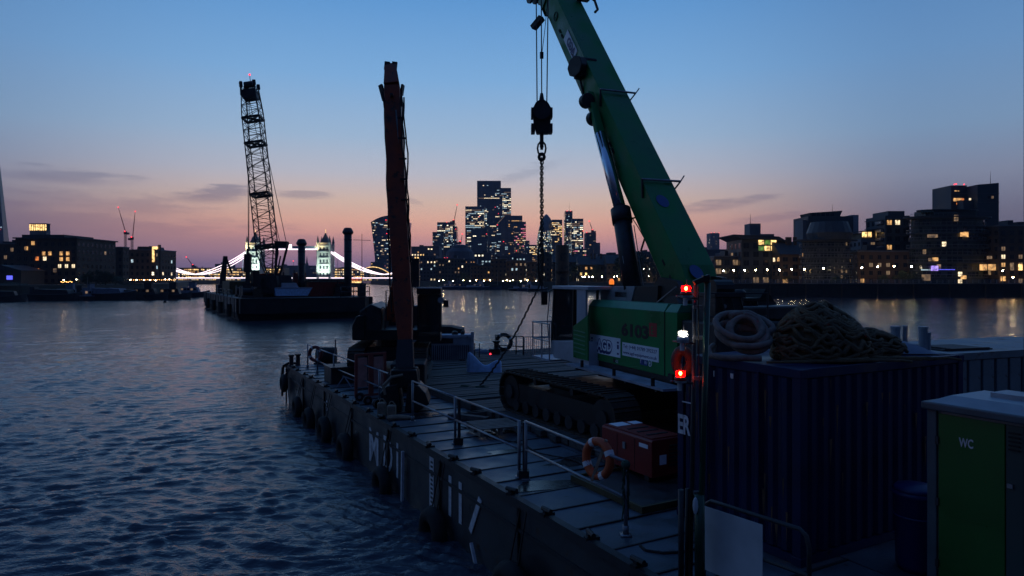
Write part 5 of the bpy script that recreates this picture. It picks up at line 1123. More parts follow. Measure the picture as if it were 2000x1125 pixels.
for i, (x, r) in enumerate(((.55, .16), (.95, .1), (-1.2, .08))): tag(MB().lathe([(r, 0), (r * 1.05, .12), (r * .9, .2), (.02, .24)], n=10).build('pot', 'black_steel'), ['larger dark pot standing on the grey stillage lid', 'smaller dark pot on the right of the stillage lid', 'small dark lump on the left of the stillage lid'][i], 'pot').location = p + Vector((x * .99 + .0, .5 + x * .12, h_ - .055))
t = thing('tarpaulin', 'dark folded tarpaulin humped behind the grey stillage', 'tarpaulin', p + Vector((-.5, 2.3, 0))); MB().prism([(-1.8, 0), (1.6, 0), (1.3, 1.5), (.6, 1.65), (-.6, 1.68), (-1.5, 1.55)], 0, 1.5, 'y').build('cover', 'black_rubber', t)
# pale bulk bag
t = thing('plastic_bag', 'pale blue plastic bulk bag slumped on the timber deck', 'bag', DK(936, 731))
rng = random.Random(4); b = MB(); nn = 14; vs = []
prof = [(-.62, 0, 1.15), (-.35, 0, .95), (-.05, 0, .62), (.2, 0, .38), (.4, .0, .45), (.62, 0, .62), (.8, 0, .70), (.95, 0, .6)]
rows = []
for (x, y, z) in prof:
    rows.append([(x + rng.uniform(-.03, .03) + .1 * (1 - k / 6) , -.32 + .1 * k + rng.uniform(-.03, .03), max(.0, z * math.sin(math.pi * min(1, (k + .6) / 6.2)) ** .6 + rng.uniform(-.04, .04)) if 0 < k < 6 else 0.02) for k in range(7)])
vs = [p_ for r_ in rows for p_ in r_]; b.add(vs, [(i * 7 + k, i * 7 + k + 1, (i + 1) * 7 + k + 1, (i + 1) * 7 + k) for i in range(7) for k in range(6)] + [tuple(range(6, -1, -1)), tuple(49 + k for k in range(7))])
o = b.build('bag', 'bag_blue', t); sd = o.modifiers.new('sub', 'SUBSURF'); sd.levels = sd.render_levels = 1
# timber pallets, planks and debris near the middle rail
t = thing('wooden_pallet', 'slatted wooden pallet lying beside the middle handrail', 'pallet', DK(965, 846, 1.75), RZ - .1)
for i in range(7): MB().box(-.62, .62, -.55 + i * .165, -.44 + i * .165, .24, .27).build('slat', 'pallet_wood', t)
for x in (-.6, -.05, .5):
    MB().box(x, x + .1, -.55, .6, .2, .238).build('stringer', 'pallet_wood', t)
    for y in (-.52, -.02, .48): MB().box(x, x + .1, y, y + .12, .08, .198).build('block', 'pallet_wood', t)
    MB().box(x, x + .1, -.55, .6, .05, .078).build('skid', 'pallet_wood', t)
for i, (x, y, L_, a) in enumerate(((915, 815, 1.3, .5), (960, 812, 1.6, .35), (925, 822, 1.0, -.5), (995, 806, 1.5, .5))):
    tag(MB().box(-L_ / 2, L_ / 2, -.11, .11, 0, .16).build('timber_baulk', 'timber', None, bevel=.01), ['short timber baulk nearest the chain end', 'longer timber baulk behind the wooden pallet', 'askew timber baulk at the left of the pallet', 'timber baulk against the crane track front'][i], 'timber', 'loose timber baulks near the pallet').location = DK(x, y); 
    bpy.context.scene.collection.objects[-1].rotation_euler = (0, 0, a)
t = thing('rope_heap', 'low heap of dark rope and rags on the planks', 'rope', DK(925, 762)); rg = random.Random(9)
MB().tube([(rg.uniform(-.65, .65), rg.uniform(-.15, .15), .05 + rg.uniform(0, .12)) for i in range(22)], .045, 6).build('rope', 'net_green', t)
MB().sphere((0, 0, .05), .35, (1.3, .5, .4), 9, 6).build('rag', 'cloth_tan', t)
# red and pink hinged panels and the wheeled clamps by the far rail
t = thing('site_barrier', 'red framed barrier panel with pale pink infill leaning by the far handrail', 'barrier', DK(724, 773), RZ + .15)
MB().box(-.62, .62, -.03, .03, 0, .1).build('frame', 'barrier_red', t); MB().box(-.62, .62, -.03, .03, 1.9, 2.0).build('frame', 'barrier_red', t)
for x in (-.62, -.08, .0, .52): MB().box(x, x + .1, -.03, .03, .1, 1.9).build('frame', 'barrier_red', t)
for x in (-.5, .13): MB().box(x, x + .36, -.012, .012, .45, 1.8).build('infill', 'barrier_pink', t)
t.scale = (1, 1, .78)
for i, (x, y) in enumerate(((703, 783), (718, 790), (737, 797))):
    t = thing('wheel', ['left', 'middle', 'right'][i] + ' of three small dark wheels lying under the red barrier', 'wheel', DK(x, y), .4 * i, 'loose wheels by the far handrail'); MB().cyl((0, -.06, .14), (0, .06, .14), .15, n=14).build('tyre', 'black_rubber', t); MB().cyl((0, -.075, .14), (0, .075, .14), .06, n=10).build('hub', 'galv', t)
t = thing('trestle', 'small folding trestle leg on the far steel deck', 'trestle', DK(672, 757)); MB().beam((-.3, 0, 0), (0, 0, .45), .04).build('leg', 'grey_box', t); MB().beam((.3, 0, 0), (0, 0, .45), .04).build('leg', 'grey_box', t); MB().beam((-.05, 0, .45), (.5, .2, .2), .04).build('leg', 'grey_box', t)
t = thing('cable_drum', 'dark covered drum by the far left handrail', 'drum', DK(638, 711)); MB().cyl((-.5, 0, .42), (.45, .1, .42), .42, n=16).build('drum', 'black_rubber', t); MB().box(-.6, .6, -.2, .3, 0, .08).build('skid', 'timber', t)
t = thing('storage_crate', 'low dark crate behind the far handrail', 'crate', DK(690, 748), RZ); MB().box(-.9, .7, 0, 1.2, .0, .62).build('body', 'black_steel', t, bevel=.03); MB().box(-.93, .73, -.03, 1.23, .62, .68).build('lid', 'dark_steel', t)

# puddles, scraps and tools on the deck
rg = random.Random(77)
for i, (v, s_) in enumerate(((1.2, 12.3), (2.2, 9.1), (1.4, 7.2), (.9, 4.4), (2.0, 2.3), (1.7, 15.2), (2.4, 5.6), (1.1, 18.2), (.8, -.6))):
    n = 18; r = rg.uniform(.22, .5); b = MB(); b.add([(r * (1 + .35 * math.sin(3 * a + i) + .2 * math.sin(5 * a)) * math.cos(a) * 1.5, r * (1 + .3 * math.sin(2 * a + i)) * math.sin(a) * .8, .004) for a in [6.2832 * q / n for q in range(n)]], [tuple(range(n))]); o = b.build('oil_stain', 'deck_stain', wb); o.location = (v, s_, DZ + .006)
t = thing('hose', 'thin black hose snaking over the deck plates below the middle handrail', 'hose', BW(0, 0), RZ); MB().tube([(2.7 - .04 * i + .12 * math.sin(i * .9), 3.2 + i * .28, .03) for i in range(26)], .018, 5).build('hose', 'black_rubber', t)

# machinery silhouettes on the crane barge
for i, (v, s_, w, d, h, mm, lb) in enumerate(((7.6, 9, 2.4, 2, 3.4, 'dark_steel', 'tall dark power pack under the lattice boom foot'), (11.6, 14, 1.6, 1.6, 3.9, 'red_paint', 'slim dark red winch tower left of the shorter spud pile'), (10.0, 11, 1.2, 1.4, 3.8, 'barrier_red', 'slim red stanchion block under the crane gantry'), (15.6, 5.5, 2.2, 1.8, 2.0, 'black_steel', 'black mooring winch housing at the barge bow'), (3.6, 17, 3.0, 3.5, 2.9, 'black_steel', 'black engine box behind the left deck winches'), (6.2, 20, 2.2, 2.2, 3.3, 'dark_steel', 'dark ribbed tank in the middle of the crane barge'))):
    t = thing('deck_machine', lb, 'machine', B2(v, s_), RZ); MB().box(0, w, 0, d, 0, h * .7).build('body', mm, t); MB().box(w * .15, w * .8, d * .2, d * .8, h * .7, h).build('top_unit', mm, t); MB().cyl((w * .3, d * .5, h), (w * .3, d * .5, h + .5), .12, n=8).build('exhaust', 'black_steel', t); MB().tube([(0, -.05, h * .2), (w * .5, -.12, h * .55), (w, -.05, h * .3)], .07, 5).build('hose', 'black_rubber', t)
# ------------------------------------------------------------------ long reach excavator
EX = Vector((-5.3, 30.2, DZ)); ea = R(4)
t = thing('excavator', 'long reach excavator with an upright rusty orange boom facing the camera', 'excavator', EX, ea); ex = t
E = Matrix.Translation(EX) @ Matrix.Rotation(ea, 4, 'Z'); Ei = E.inverted()
def el(x, y, D): return Ei @ P(x, y, D)
def track(par, x0, x1, y0, y1, h, z0=0, shoes=26, m='track_steel', tmat='black_steel', wheels=5):
    """crawler track running along y"""
    r = h / 2; Lh = (y1 - y0) / 2 - r; yc = (y0 + y1) / 2; zc = z0 + r
    per = []
    n = shoes; tot = 4 * Lh + 2 * math.pi * r
    for i in range(n):
        s = tot * i / n
        if s < 2 * Lh: y, z, a = -Lh + s, r, 0
        elif s < 2 * Lh + math.pi * r: q = (s - 2 * Lh) / r; y, z, a = Lh + r * math.sin(q), r * math.cos(q), -q
        elif s < 4 * Lh + math.pi * r: y, z, a = Lh - (s - 2 * Lh - math.pi * r), -r, math.pi
        else: q = (s - 4 * Lh - math.pi * r) / r; y, z, a = -Lh - r * math.sin(q), -r * math.cos(q), math.pi - q
        per.append((y, z, a))
    pitch = tot / n; pr = None
    for (y, z, a) in per:
        if pr is None:
            b = MB(); b.box(0, x1 - x0, -pitch * .46, pitch * .46, -.05, 0); b.box(0, x1 - x0, -pitch * .12, pitch * .02, 0, .035); pr = b.build('track_shoe', m, par); o = pr
        else: o = pr.copy(); COL.objects.link(o); o.parent = par
        o.location = (x0, yc + y, zc + z); o.rotation_euler = (a, 0, 0)
    xm = (x0 + x1) / 2
    for sy in (-1, 1):
        MB().cyl((x0 + .1, yc + sy * Lh, zc), (x1 - .1, yc + sy * Lh, zc), r * .8, n=18).build('sprocket', tmat, par)
        MB().cyl((x0 + .02, yc + sy * Lh, zc), (x1 - .02, yc + sy * Lh, zc), r * .35, n=12).build('hub', 'dark_steel', par)
    MB().box(x0 + .12, x1 - .12, yc - Lh, yc + Lh, zc - r * .45, zc + r * .45).build('track_frame', tmat, par)
    for i in range(wheels): y = yc - Lh * .85 + 1.7 * Lh * i / (wheels - 1); MB().cyl((x0 + .06, y, z0 + r * .4), (x1 - .06, y, z0 + r * .4), r * .3, n=10).build('road_wheel', 'dark_steel', par)
    for i in range(2): y = yc - Lh * .4 + .8 * Lh * i; MB().cyl((x0 + .1, y, z0 + 2 * r - .16), (x1 - .1, y, z0 + 2 * r - .16), .09, n=8).build('return_roller', 'dark_steel', par)
MB().box(-1.7, 1.7, -2.2, 2.4, 0, .32).build('base_mat', 'timber', t)
track(t, -1.62, -.95, -2.1, 2.3, 1.05, .32, 30); track(t, .95, 1.62, -2.1, 2.3, 1.05, .32, 30)
MB().box(-1, 1, -1.1, 1.1, .75, 1.35).build('undercarriage', 'black_steel', t); MB().cyl((0, 0, 1.35), (0, 0, 1.6), .7, n=20).build('slew_ring', 'black_steel', t)
MB().prism([(-1.45, 1.68), (1.2, 1.68), (1.2, 2.1), (-1.45, 2.1)], -1.5, 2.4, 'y').build('platform', 'black_steel', t)
MB().prism([(-1.2, 1.75), (-.3, 1.75), (-.3, 3.0), (-.75, 3.2), (-1.2, 2.9)], -1.45, 2.3, 'y').build('engine_cover', 'dark_steel', t, bevel=.04)
MB().prism([(-1.5, 1.7), (-.98, 1.7), (-.98, 2.75), (-1.32, 2.7), (-1.5, 2.3)], -1.6, 1.5, 'y').build('side_cover', 'black_steel', t, bevel=.04)
MB().box(-1.3, 1.2, 1.6, 2.6, 1.75, 3.0).build('counterweight', 'dark_steel', t, bevel=.05)
c0 = el(815, 655, 28.6); c1 = el(860, 563, 28.6); cx0, cx1, cz0, cz1 = c0.x, c1.x, 1.72, c1.z
for (a, b) in ((cx0, cx0 + .06), (cx1 - .06, cx1)):
    for y in (-1.7, -.05): MB().box(a, b, y, y + .08, cz0, cz1 - .28).build('cab_pillar', 'black_steel', t)
MB().box(cx0, cx1, -1.72, .05, cz0 - .1, cz0 + .18).build('cab_floor', 'black_steel', t, bevel=.02)
MB().box(cx0 - .02, cx1 + .02, -1.8, .08, cz1 - .26, cz1 - .02).build('cab_roof', 'black_steel', t, bevel=.03); MB().box(cx0 - .04, cx1 + .04, -1.86, -1.2, cz1 - .02, cz1 + .04).build('cab_visor', 'white_paint', t)
MB().box(cx0 + .06, cx1 - .06, -1.69, -1.68, cz0 + .18, cz1 - .27).build('windscreen', 'cab_glass', t); MB().box(cx1 - .04, cx1 - .03, -1.6, -.05, cz0 + .5, cz1 - .27).build('side_window', 'cab_glass', t); MB().box(cx0 + .06, cx1 - .06, 0, .01, cz0 + .5, cz1 - .27).build('rear_window', 'cab_glass', t)
MB().box(cx0 + .06, cx0 + .065, -1.6, -.05, cz0 + .2, cz1 - .27).build('side_window', 'cab_glass', t)
MB().box(cx0 + .32, cx1 - .2, -.7, -.5, cz0 + .5, cz0 + 1.5).build('seat', 'black_rubber', t, bevel=.05)
MB().cyl((cx1 + .02, -1.75, cz1 - .5), (cx1 + .02, -1.66, cz1 - .5), .13, n=14).build('work_lamp', 'plastic_grey', t)
MB().beam((cx1, -1.5, cz1 - .5), (cx1 + .2, -1.75, cz1 - .52), .02).build('mirror_arm', 'black_steel', t); MB().box(cx1 + .12, cx1 + .34, -1.8, -1.74, cz1 - .8, cz1 - .5).build('mirror', 'black_steel', t, bevel=.02)
hr = [el(743, 650, 29), el(743, 615, 29), el(744, 603, 29), el(748, 600, 29), el(752, 603, 29), el(752, 650, 29)]
MB().tube(hr, .025, 6).build('grab_handle', 'dark_steel', t)
MB().tube([el(754, 640, 28.5), el(754, 568, 28.5), el(775, 569, 28.5)], .03, 6).build('grab_handle', 'dark_steel', t); MB().cyl(el(762, 600, 29), el(762, 581, 29), .08, n=8).build('exhaust', 'dark_steel', t)
apex = el(764, 128, 26.0); foot = Vector((.12, -1.0, 2.5)); kn = el(770, 300, 28.0)
ff = [(foot, .62, .95), (el(788, 520, 29.0), .56, 1.15), (el(775, 330, 28.3), .50, .95), (el(766, 165, 26.6), .40, .62), (apex, .34, .40)]
for (a, w0, h0), (b, w1, h1) in zip(ff, ff[1:]): MB().beam(a, b, w0, h0, up=(0, 1, 0), w1=w1, h1=h1).build('boom', 'orange_paint', t, bevel=.02)
st = [el(764, 135, 25.7), el(767, 175, 25.2), el(777, 400, 24.2), el(789, 600, 23.2), el(792, 668, 22.8)]; sw = [(.42, .5), (.56, .75), (.62, .85), (.60, .7), (.44, .45)]
for i in range(4): MB().beam(st[i], st[i + 1], sw[i][0], sw[i][1], up=(0, 1, 0), w1=sw[i + 1][0], h1=sw[i + 1][1]).build('dipper_arm', 'orange_paint', t, bevel=.02)
MB().beam(el(766, 186, 24.8), el(766, 191, 24.8), .62, .1).build('weld_plate', 'dark_steel', t)
h = el(764, 124, 25.9); b = MB()
for sx in (-.2, .08): b.beam(h + Vector((sx + .03, 0, -.25)), h + Vector((sx + .06, 0, .06)), .11, .2)
b.build('boom_tip', 'dark_steel', t)
MB().beam(el(743, 166, 25.3), el(751, 196, 25.2), .09, .16).build('fin', 'black_steel', t); MB().beam(el(787, 166, 25.3), el(784, 186, 25.2), .08, .14).build('fin', 'black_steel', t)
MB().beam(el(749, 180, 25.2), el(787, 182, 25.2), .12, .14).build('cross_pin', 'black_steel', t)
MB().beam(el(783, 182, 25.1), el(783, 208, 25.1), .14, .1).build('pin_bracket', 'black_steel', t)
MB().beam(el(749, 180, 25.1), el(752, 210, 25.1), .1, .1).build('pin_bracket', 'black_steel', t)
for j, (off, D) in enumerate(((0, 24.4), (3, 24.3), (-3.5, 24.5))):
    pts = []
    for i in range(26):
        y = 190 + i * 18; x = 785 + off + (y - 190) * .046 + 1.2 * math.sin(i * 1.7 + j) + (5 * math.exp(-((y - 300) / 20) ** 2) if j == 1 else 0); pts.append(el(x, y, D - (y - 190) / 420))
    MB().tube(pts, .028, 5).build('hydraulic_hose', 'black_rubber', t)
MB().tube([el(751 + i * .62 + 1.0 * math.sin(i * 1.3) - (1.5 if i < 3 else 0), 190 + i * 20, 24.7 - i * .05) for i in range(22)], .03, 5).build('hydraulic_pipe', 'black_rubber', t)
for i in range(9): MB().beam(el(776 + i * 1.9 , 230 + i * 40, 24.2 - i * .1), el(790 + i * 2.0, 230 + i * 40, 24.2 - i * .1), .06).build('hose_clamp', 'black_steel', t)
MB().beam(el(773, 215, 24.6), el(796, 470, 23.6), .05, .05).build('grease_line', 'galv', t); MB().box(0, 0, 0, 0, 0, 0) 
MB().cyl(el(800, 645, 28), el(799, 500, 28.2), .14, n=10).build('boom_cylinder', 'orange_paint', t); MB().cyl(el(799, 505, 28.2), el(792, 400, 28.3), .07, n=8).build('cylinder_rod', 'chrome', t)
MB().beam(el(812, 560, 28.3), el(812, 505, 28.3), .5, .3).build('boom_bracket', 'dark_steel', t)
# grab standing on deck
MB().box(0, 0, 0, 0, 0, 0)
g = el(792, 700, 22.3); g0 = Ei @ DK(787, 806)
b = MB(); b.beam(st[4], el(791, 735, 22.3), .5, .5, up=(0, 1, 0), w1=.6, h1=.6); b.build('grab_link', 'black_steel', t)
MB().cyl(el(791, 722, 22.3), el(791, 742, 22.2), .48, n=16).build('rotator', 'black_steel', t)
MB().prism([(-.48, .78), (.48, .78), (.40, 1.35), (-.40, 1.35)], -.45, .45, 'y').build('grab_head', 'black_steel', t, bevel=.04)
hd = bpy.context.scene.collection.objects[-1]; hd.location = (g0.x + .02, g0.y + .5, 0)
for sg in (-1, 1):
    b = MB(); b.prism([(0, .05), (.42, .05), (.78, .28), (.66, .62), (.44, .86), (.1, .92)] if sg > 0 else [(0, .05), (-.1, .92), (-.44, .86), (-.66, .62), (-.6, .28), (-.36, .05)], -.6, .6, 'y'); o = b.build('grab_shell', 'black_steel', t, bevel=.03); o.location = (g0.x + .06 * sg, g0.y + .5, 0)
o = MB().tube([(-.55, -.6, .6), (-.6, -.62, .9), (-.35, -.6, 1.15), (0, -.5, 1.2)], .05, 6).build('grab_hose', 'cloth_tan', t); o.location = (g0.x, g0.y + .5, 0)
MB().beam(el(768, 775, 22.6), el(760, 745, 22.8), .35, .5).build('tilt_arm', 'black_steel', t)
b = MB(); b.box(-.65, .62, -.3, 1.5, 0, .95); o = b.build('rear_guard', 'black_steel', t, bevel=.05); o.location = el(798, 765, 25.6) ; o.location.z = .15
tag(MB().box(-.17, .17, -.01, .01, -.2, .2).build('sign_plate', 'reflective'), 'small white rectangular plate beside the orange arm foot', 'sign').location = P(800, 687, 27.6)

# ------------------------------------------------------------------ main green telescopic crawler crane
CO = Vector((4.0, 20.6, DZ)); Fv = Vector((-.355, .935, 0)).normalized(); Lv = Vector((-Fv.y, Fv.x, 0)); Lv = Vector((-Fv.y, Fv.x, 0)); crz = math.atan2(Fv.y, Fv.x)
t = thing('crawler_crane', 'green telescopic crawler crane with lettered side panel and raised boom', 'crane', CO, crz); cr = t
Cm = Matrix.Translation(CO) @ Matrix.Rotation(crz, 4, 'Z'); Ci = Cm.inverted()
def cl_(x, y, D): return Ci @ P(x, y, D)
PY = 1.32
def onpanel(x, y, py=PY):
    """local x,z of an image point on the left side panel plane"""
    d0 = Ci.to_3x3() @ Vector(((x - 1000) / F, 1, (HY - y) / F)); o0 = Ci @ Vector((0, 0, EYE)); k = (py - o0.y) / d0.y; return o0.x + d0.x * k, o0.z + d0.z * k
# undercarriage aligned with the barge
und = math.atan2(U.y, U.x) - crz
um = Matrix.Rotation(und - math.pi / 2, 4, 'Z')
uo = bpy.data.objects.new('undercarriage', None); COL.objects.link(uo); uo.parent = t
bpy.data.objects.remove(uo)
def track_rot(par, v0, v1, s0, s1, h, z0, shoes, wheels):
    before = set(COL.objects); track(par, v0, v1, s0, s1, h, z0, shoes, 'track_steel', 'black_steel', wheels)
    for o in set(COL.objects) - before: o.matrix_local = um @ o.matrix_basis.copy() if False else um @ Matrix.LocRotScale(o.location, o.rotation_euler, o.scale)
cu = loc(CO)  # barge coordinates of the slew centre
tf = loc(DK(985, 800, 1.93)); tr = loc(DK(1225, 872, 1.93))
v0 = tf.x - cu.x; s1 = tf.y - cu.y + .35; s0 = s1 - 6.0
MB().box(0, 0, 0, 0, 0, 0)
for (a, b_) in ((v0, v0 + .8), (v0 + 4.1, v0 + 4.9)): track_rot(t, a, b_, s0, s1, 1.22, .18, 46, 8)
o = MB().box(v0 + .8, v0 + 4.1, -1.3, 1.3, .55, 1.25).build('chassis', 'black_steel', t, bevel=.04); o.matrix_local = um.copy()
MB().cyl((0, 0, 1.25), (0, 0, 1.7), .95, n=24).build('slew_ring', 'black_steel', t)
fr_ = MB(); fr_.box(-3.3, 1.2, -1.28, 1.28, 1.55, 1.9); fr_.build('turntable', 'black_steel', t)
# side catwalk
a = onpanel(1150, 706, 1.9); o = MB().box(-4.1, 1.2, PY + .08, PY + .72, 1.60, 1.66).build('catwalk', 'grey_box', t)
for i in range(4): MB().beam((-3.7 + i * 1.45, PY, 1.45), (-3.7 + i * 1.45, PY + .66, 1.57), .08).build('catwalk_bracket', 'black_steel', t)
for i in range(3): MB().cyl((-3.6 + i * 1.9, PY + .68, 1.66), (-3.6 + i * 1.9, PY + .68, 1.86), .05, n=8).build('catwalk_peg', 'black_steel', t)
# side panel: silhouette from the photograph, extruded to a housing
TL, TR = onpanel(1163, 597), onpanel(1326, 600); BLc, BRc = onpanel(1140, 703), onpanel(1322, 742)
zt = 3.62; zb = 1.80; xf = BLc[0]; xr = -3.62
split = onpanel(1298, 600)[0]
def house(x0, x1, slant0, name, m):
    MB().prism([(x1, zb), (x0, zb), (x0 - slant0, zt - .20), (x1, zt - .20)], PY - .55, PY, 'y').build(name, m, t, bevel=.015)
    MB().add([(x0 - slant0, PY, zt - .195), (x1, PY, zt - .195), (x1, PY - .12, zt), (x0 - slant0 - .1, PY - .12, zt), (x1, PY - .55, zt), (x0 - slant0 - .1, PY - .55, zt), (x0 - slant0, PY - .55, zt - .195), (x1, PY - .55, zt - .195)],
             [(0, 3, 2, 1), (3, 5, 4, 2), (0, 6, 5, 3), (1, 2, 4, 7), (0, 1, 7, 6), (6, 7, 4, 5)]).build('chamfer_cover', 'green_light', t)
house(xf, split + .02, .33, 'engine_cover', 'green_paint'); house(split - .02, xr, 0, 'engine_cover', 'green_paint')
MB().box(xr, xf - .3, -1.3, PY - .56, 1.9, 3.2).build('machine_body', 'black_steel', t)
MB().box(xr, xf, -1.34, -1.30, zb, zt - .3).build('side_panel', 'green_paint', t)
MB().box(xr + .1, split + .3, -.2, PY - .6, 3.2, 3.75).build('rear_housing', 'black_steel', t, bevel=.03)
# pale sloped hood and black box on top
h0, h1, h2, h3 = onpanel(1176, 592, .9), onpanel(1196, 559, .9), onpanel(1240, 559, .9), onpanel(1232, 592, .9)
MB().prism([h0, h1, h2, h3], .3, .9, 'y').build('hood', 'plastic_grey', t, bevel=.01)
h4 = onpanel(1284, 558, .9); h5 = onpanel(1282, 595, .9)
MB().prism([(h3[0] - .02, h3[1]), (h2[0] - .02, h2[1]), h4, h5], .3, .88, 'y').build('air_filter_box', 'black_steel', t, bevel=.01)
MB().beam((h4[0] + .1, .92, h4[1] - .5), (h4[0] - .9, .92, h4[1] - .02), .03).build('brace', 'galv', t)
# louvres, hinges, lock boxes
MB().box(split - .012, split + .012, PY + .001, PY + .006, zb, zt - .2).build('panel_gap', 'black_rubber', t)
for (x, y) in ((1148, 697), (1312, 738)): q = onpanel(x, y); MB().box(q[0] - .1, q[0] + .1, PY + .002, PY + .05, q[1] - .1, q[1] + .1).build('lock_box', 'black_steel', t)
q = onpanel(1200, 704); MB().box(q[0] - .06, q[0] + .06, PY + .002, PY + .008, q[1] - .06, q[1] + .06).build('sticker', 'letter_black', t); text('CE', 'letter_white', .12, (q[0] - .09, PY + .006, q[1] - .05), (-1, 0, 0), (0, 0, 1), t)
# lettering on the panel
def sign(x0, y0, x1, y1, name, m, off=.006):
    a, b_ = onpanel(x0, y0), onpanel(x1, y1); c = onpanel(x0, y1)
    return a, b_
a = onpanel(1153, 653); b_ = onpanel(1212, 690); ah = .50
MB().box(b_[0], a[0], PY + .002, PY + .010, a[1] - ah - .03, a[1] + .02).build('sign_plate', 'sign_white', t)
wS = a[0] - b_[0]; zc_ = a[1] - ah / 2
for dx_, dz_, mm, bo, dp in ((-.04, -.06, 'letter_blue', .040, .012), (-.02, -.03, 'letter_blue', .040, .0125), (0, 0, 'letter_blue', .038, .013), (0, 0, 'sign_white', 0.014, .0155)):
    text('AGD', mm, .42, ((a[0] + b_[0]) / 2 - dx_ - .0, PY + dp, zc_ - .15 + dz_), (-1, 0, 0), (0, 0, 1), t, 'logo_letters', .001, align='CENTER', sx=min(1, wS / 1.3), bold=bo)
for sx in (0, 1):
    for zz, hh in ((.34, .05), (.18, .12), (.02, .05)):
        xx = a[0] - .10 if sx == 0 else b_[0] + .16; MB().box(xx - .08, xx + .02, PY + .0105, PY + .0135, zc_ - .22 + zz, zc_ - .22 + zz + hh).build('logo_bar', 'letter_blue', t)
a = onpanel(1216, 668); b_ = onpanel(1287, 690)
MB().box(b_[0], a[0], PY + .002, PY + .010, a[1] - .37, a[1] + .0).build('sign_plate', 'sign_white', t)
ww = (a[0] - b_[0])
o = text('Tel: (+44) 01789 292227', 'letter_blue', .135, (a[0] - .05, PY + .013, a[1] - .15), (-1, 0, 0), (0, 0, 1), t, 'phone_text', .001); 
def fit(o, w):
    xs = [v.co.x for v in o.data.vertices]; cur = max(xs) - min(xs); x0 = max(xs)
    for v in o.data.vertices: v.co.x = x0 + (v.co.x - x0) * w / cur
fit(o, ww * .93); o = text('www.agd-equipment.co.uk', 'letter_blue', .125, (a[0] - .05, PY + .013, a[1] - .315), (-1, 0, 0), (0, 0, 1), t, 'web_text', .001); fit(o, ww * .93)
a = onpanel(1214, 640); b_ = onpanel(1267, 655); o = text('6103', 'letter_black', .46, (a[0], PY + .006, a[1] - .20), (-1, 0, 0), (0, 0, 1), t, 'model_number', .002, bold=.02); fit(o, a[0] - b_[0])
c2 = onpanel(1268, 640); d2 = onpanel(1283, 640); MB().box(d2[0], c2[0], PY + .002, PY + .006, c2[1] - .22, c2[1] + .13).build('red_badge', 'letter_red', t); text('E', 'green_paint', .3, (c2[0] - .08, PY + .009, c2[1] - .16), (-1, 0, 0), (0, 0, 1), t, 'badge_letter', .001)
a = onpanel(1250, 705)
for i, (mm, ch) in enumerate((('badge_blue', 'f'), ('badge_blue', 'in'))): MB().box(a[0] - .18 - i * .2, a[0] - i * .2, PY + .002, PY + .006, a[1] - .09, a[1] + .09).build('badge', mm, t); text(ch, 'sign_white', .16, (a[0] - .03 - i * .2, PY + .009, a[1] - .05), (-1, 0, 0), (0, 0, 1), t, 'badge_letter', .001)
MB().cyl((a[0] - .5, PY + .002, a[1]), (a[0] - .5, PY + .007, a[1]), .095, n=16).build('badge', 'sign_white', t); MB().torus((a[0] - .5, PY + .009, a[1]), .055, .012, (0, 1, 0), 16, 4).build('badge_ring', 'green_paint', t)
# cab at the front left
CY0, CY1 = .72, 1.62; cfx = onpanel(1076, 640, CY1)[0]; crx = onpanel(1150, 640, CY1)[0]; ct = onpanel(1100, 562, CY1)[1]; cb_ = 1.62
pB = onpanel(1122, 640, CY1)[0]
prof = [(crx, cb_), (cfx - .25, cb_), (cfx - .02, cb_ + .25), (cfx, cb_ + .9), (cfx - .22, ct), (crx, ct)]
MB().prism([(crx, cb_), (cfx - .25, cb_), (cfx - .02, cb_ + .22), (cfx + .0, cb_ + .55), (crx, cb_ + .75)], CY0, CY1, 'y').build('cab_lower', 'cab_white', t, bevel=.02)
MB().prism([(crx - .02, zb), (pB, zb), (pB, cb_ + 1.15), (crx + .1, cb_ + 1.5), (crx - .02, cb_ + 1.55)], CY1 + .004, CY1 + .05, 'y').build('green_side_panel', 'green_paint', t, bevel=.01)
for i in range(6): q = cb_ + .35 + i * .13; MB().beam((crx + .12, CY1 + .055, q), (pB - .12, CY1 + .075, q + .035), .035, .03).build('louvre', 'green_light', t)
MB().box(crx, cfx - .15, CY0 - .03, CY1 + .03, ct - .05, ct + .06).build('cab_roof', 'cab_white', t, bevel=.02)
for yy in (CY0, CY1 - .07):
    MB().beam((cfx - .02, yy + .035, cb_ + .5), (cfx - .22, yy + .035, ct - .04), .07).build('cab_pillar', 'black_steel', t)
    MB().beam(((crx + pB) / 2 + .04, yy + .035, cb_ + .7), ((crx + pB) / 2 + .02, yy + .035, ct - .05), (pB - crx) * .62, .07, up=(0, 1, 0)).build('cab_pillar', 'cab_white', t)
    MB().beam((pB + .15, yy + .035, cb_ + .7), (pB + .1, yy + .035, ct - .05), .07).build('cab_pillar', 'black_steel', t)
MB().prism([(pB + .2, cb_ + .7), (cfx - .05, cb_ + .6), (cfx - .24, ct - .08), (pB + .16, ct - .08)], CY1 - .03, CY1 - .02, 'y').build('side_window', 'cab_glass', t)
MB().beam((cfx - .03, (CY0 + CY1) / 2, cb_ + .55), (cfx - .22, (CY0 + CY1) / 2, ct - .06), CY1 - CY0 - .16, .012, up=(1, 0, 0)).build('windscreen', 'cab_glass', t)
MB().box(crx + .2, crx + .9, CY0 + .12, CY0 + .5, cb_ + .6, cb_ + 1.6).build('seat', 'black_rubber', t, bevel=.05)
MB().tube([(cfx + .02, CY1 + .05, cb_ + .3), (cfx + .12, CY1 + .08, cb_ + 1.2), (cfx - .05, CY1 + .06, ct - .1)], .02, 6).build('grab_rail', 'rail_light', t)
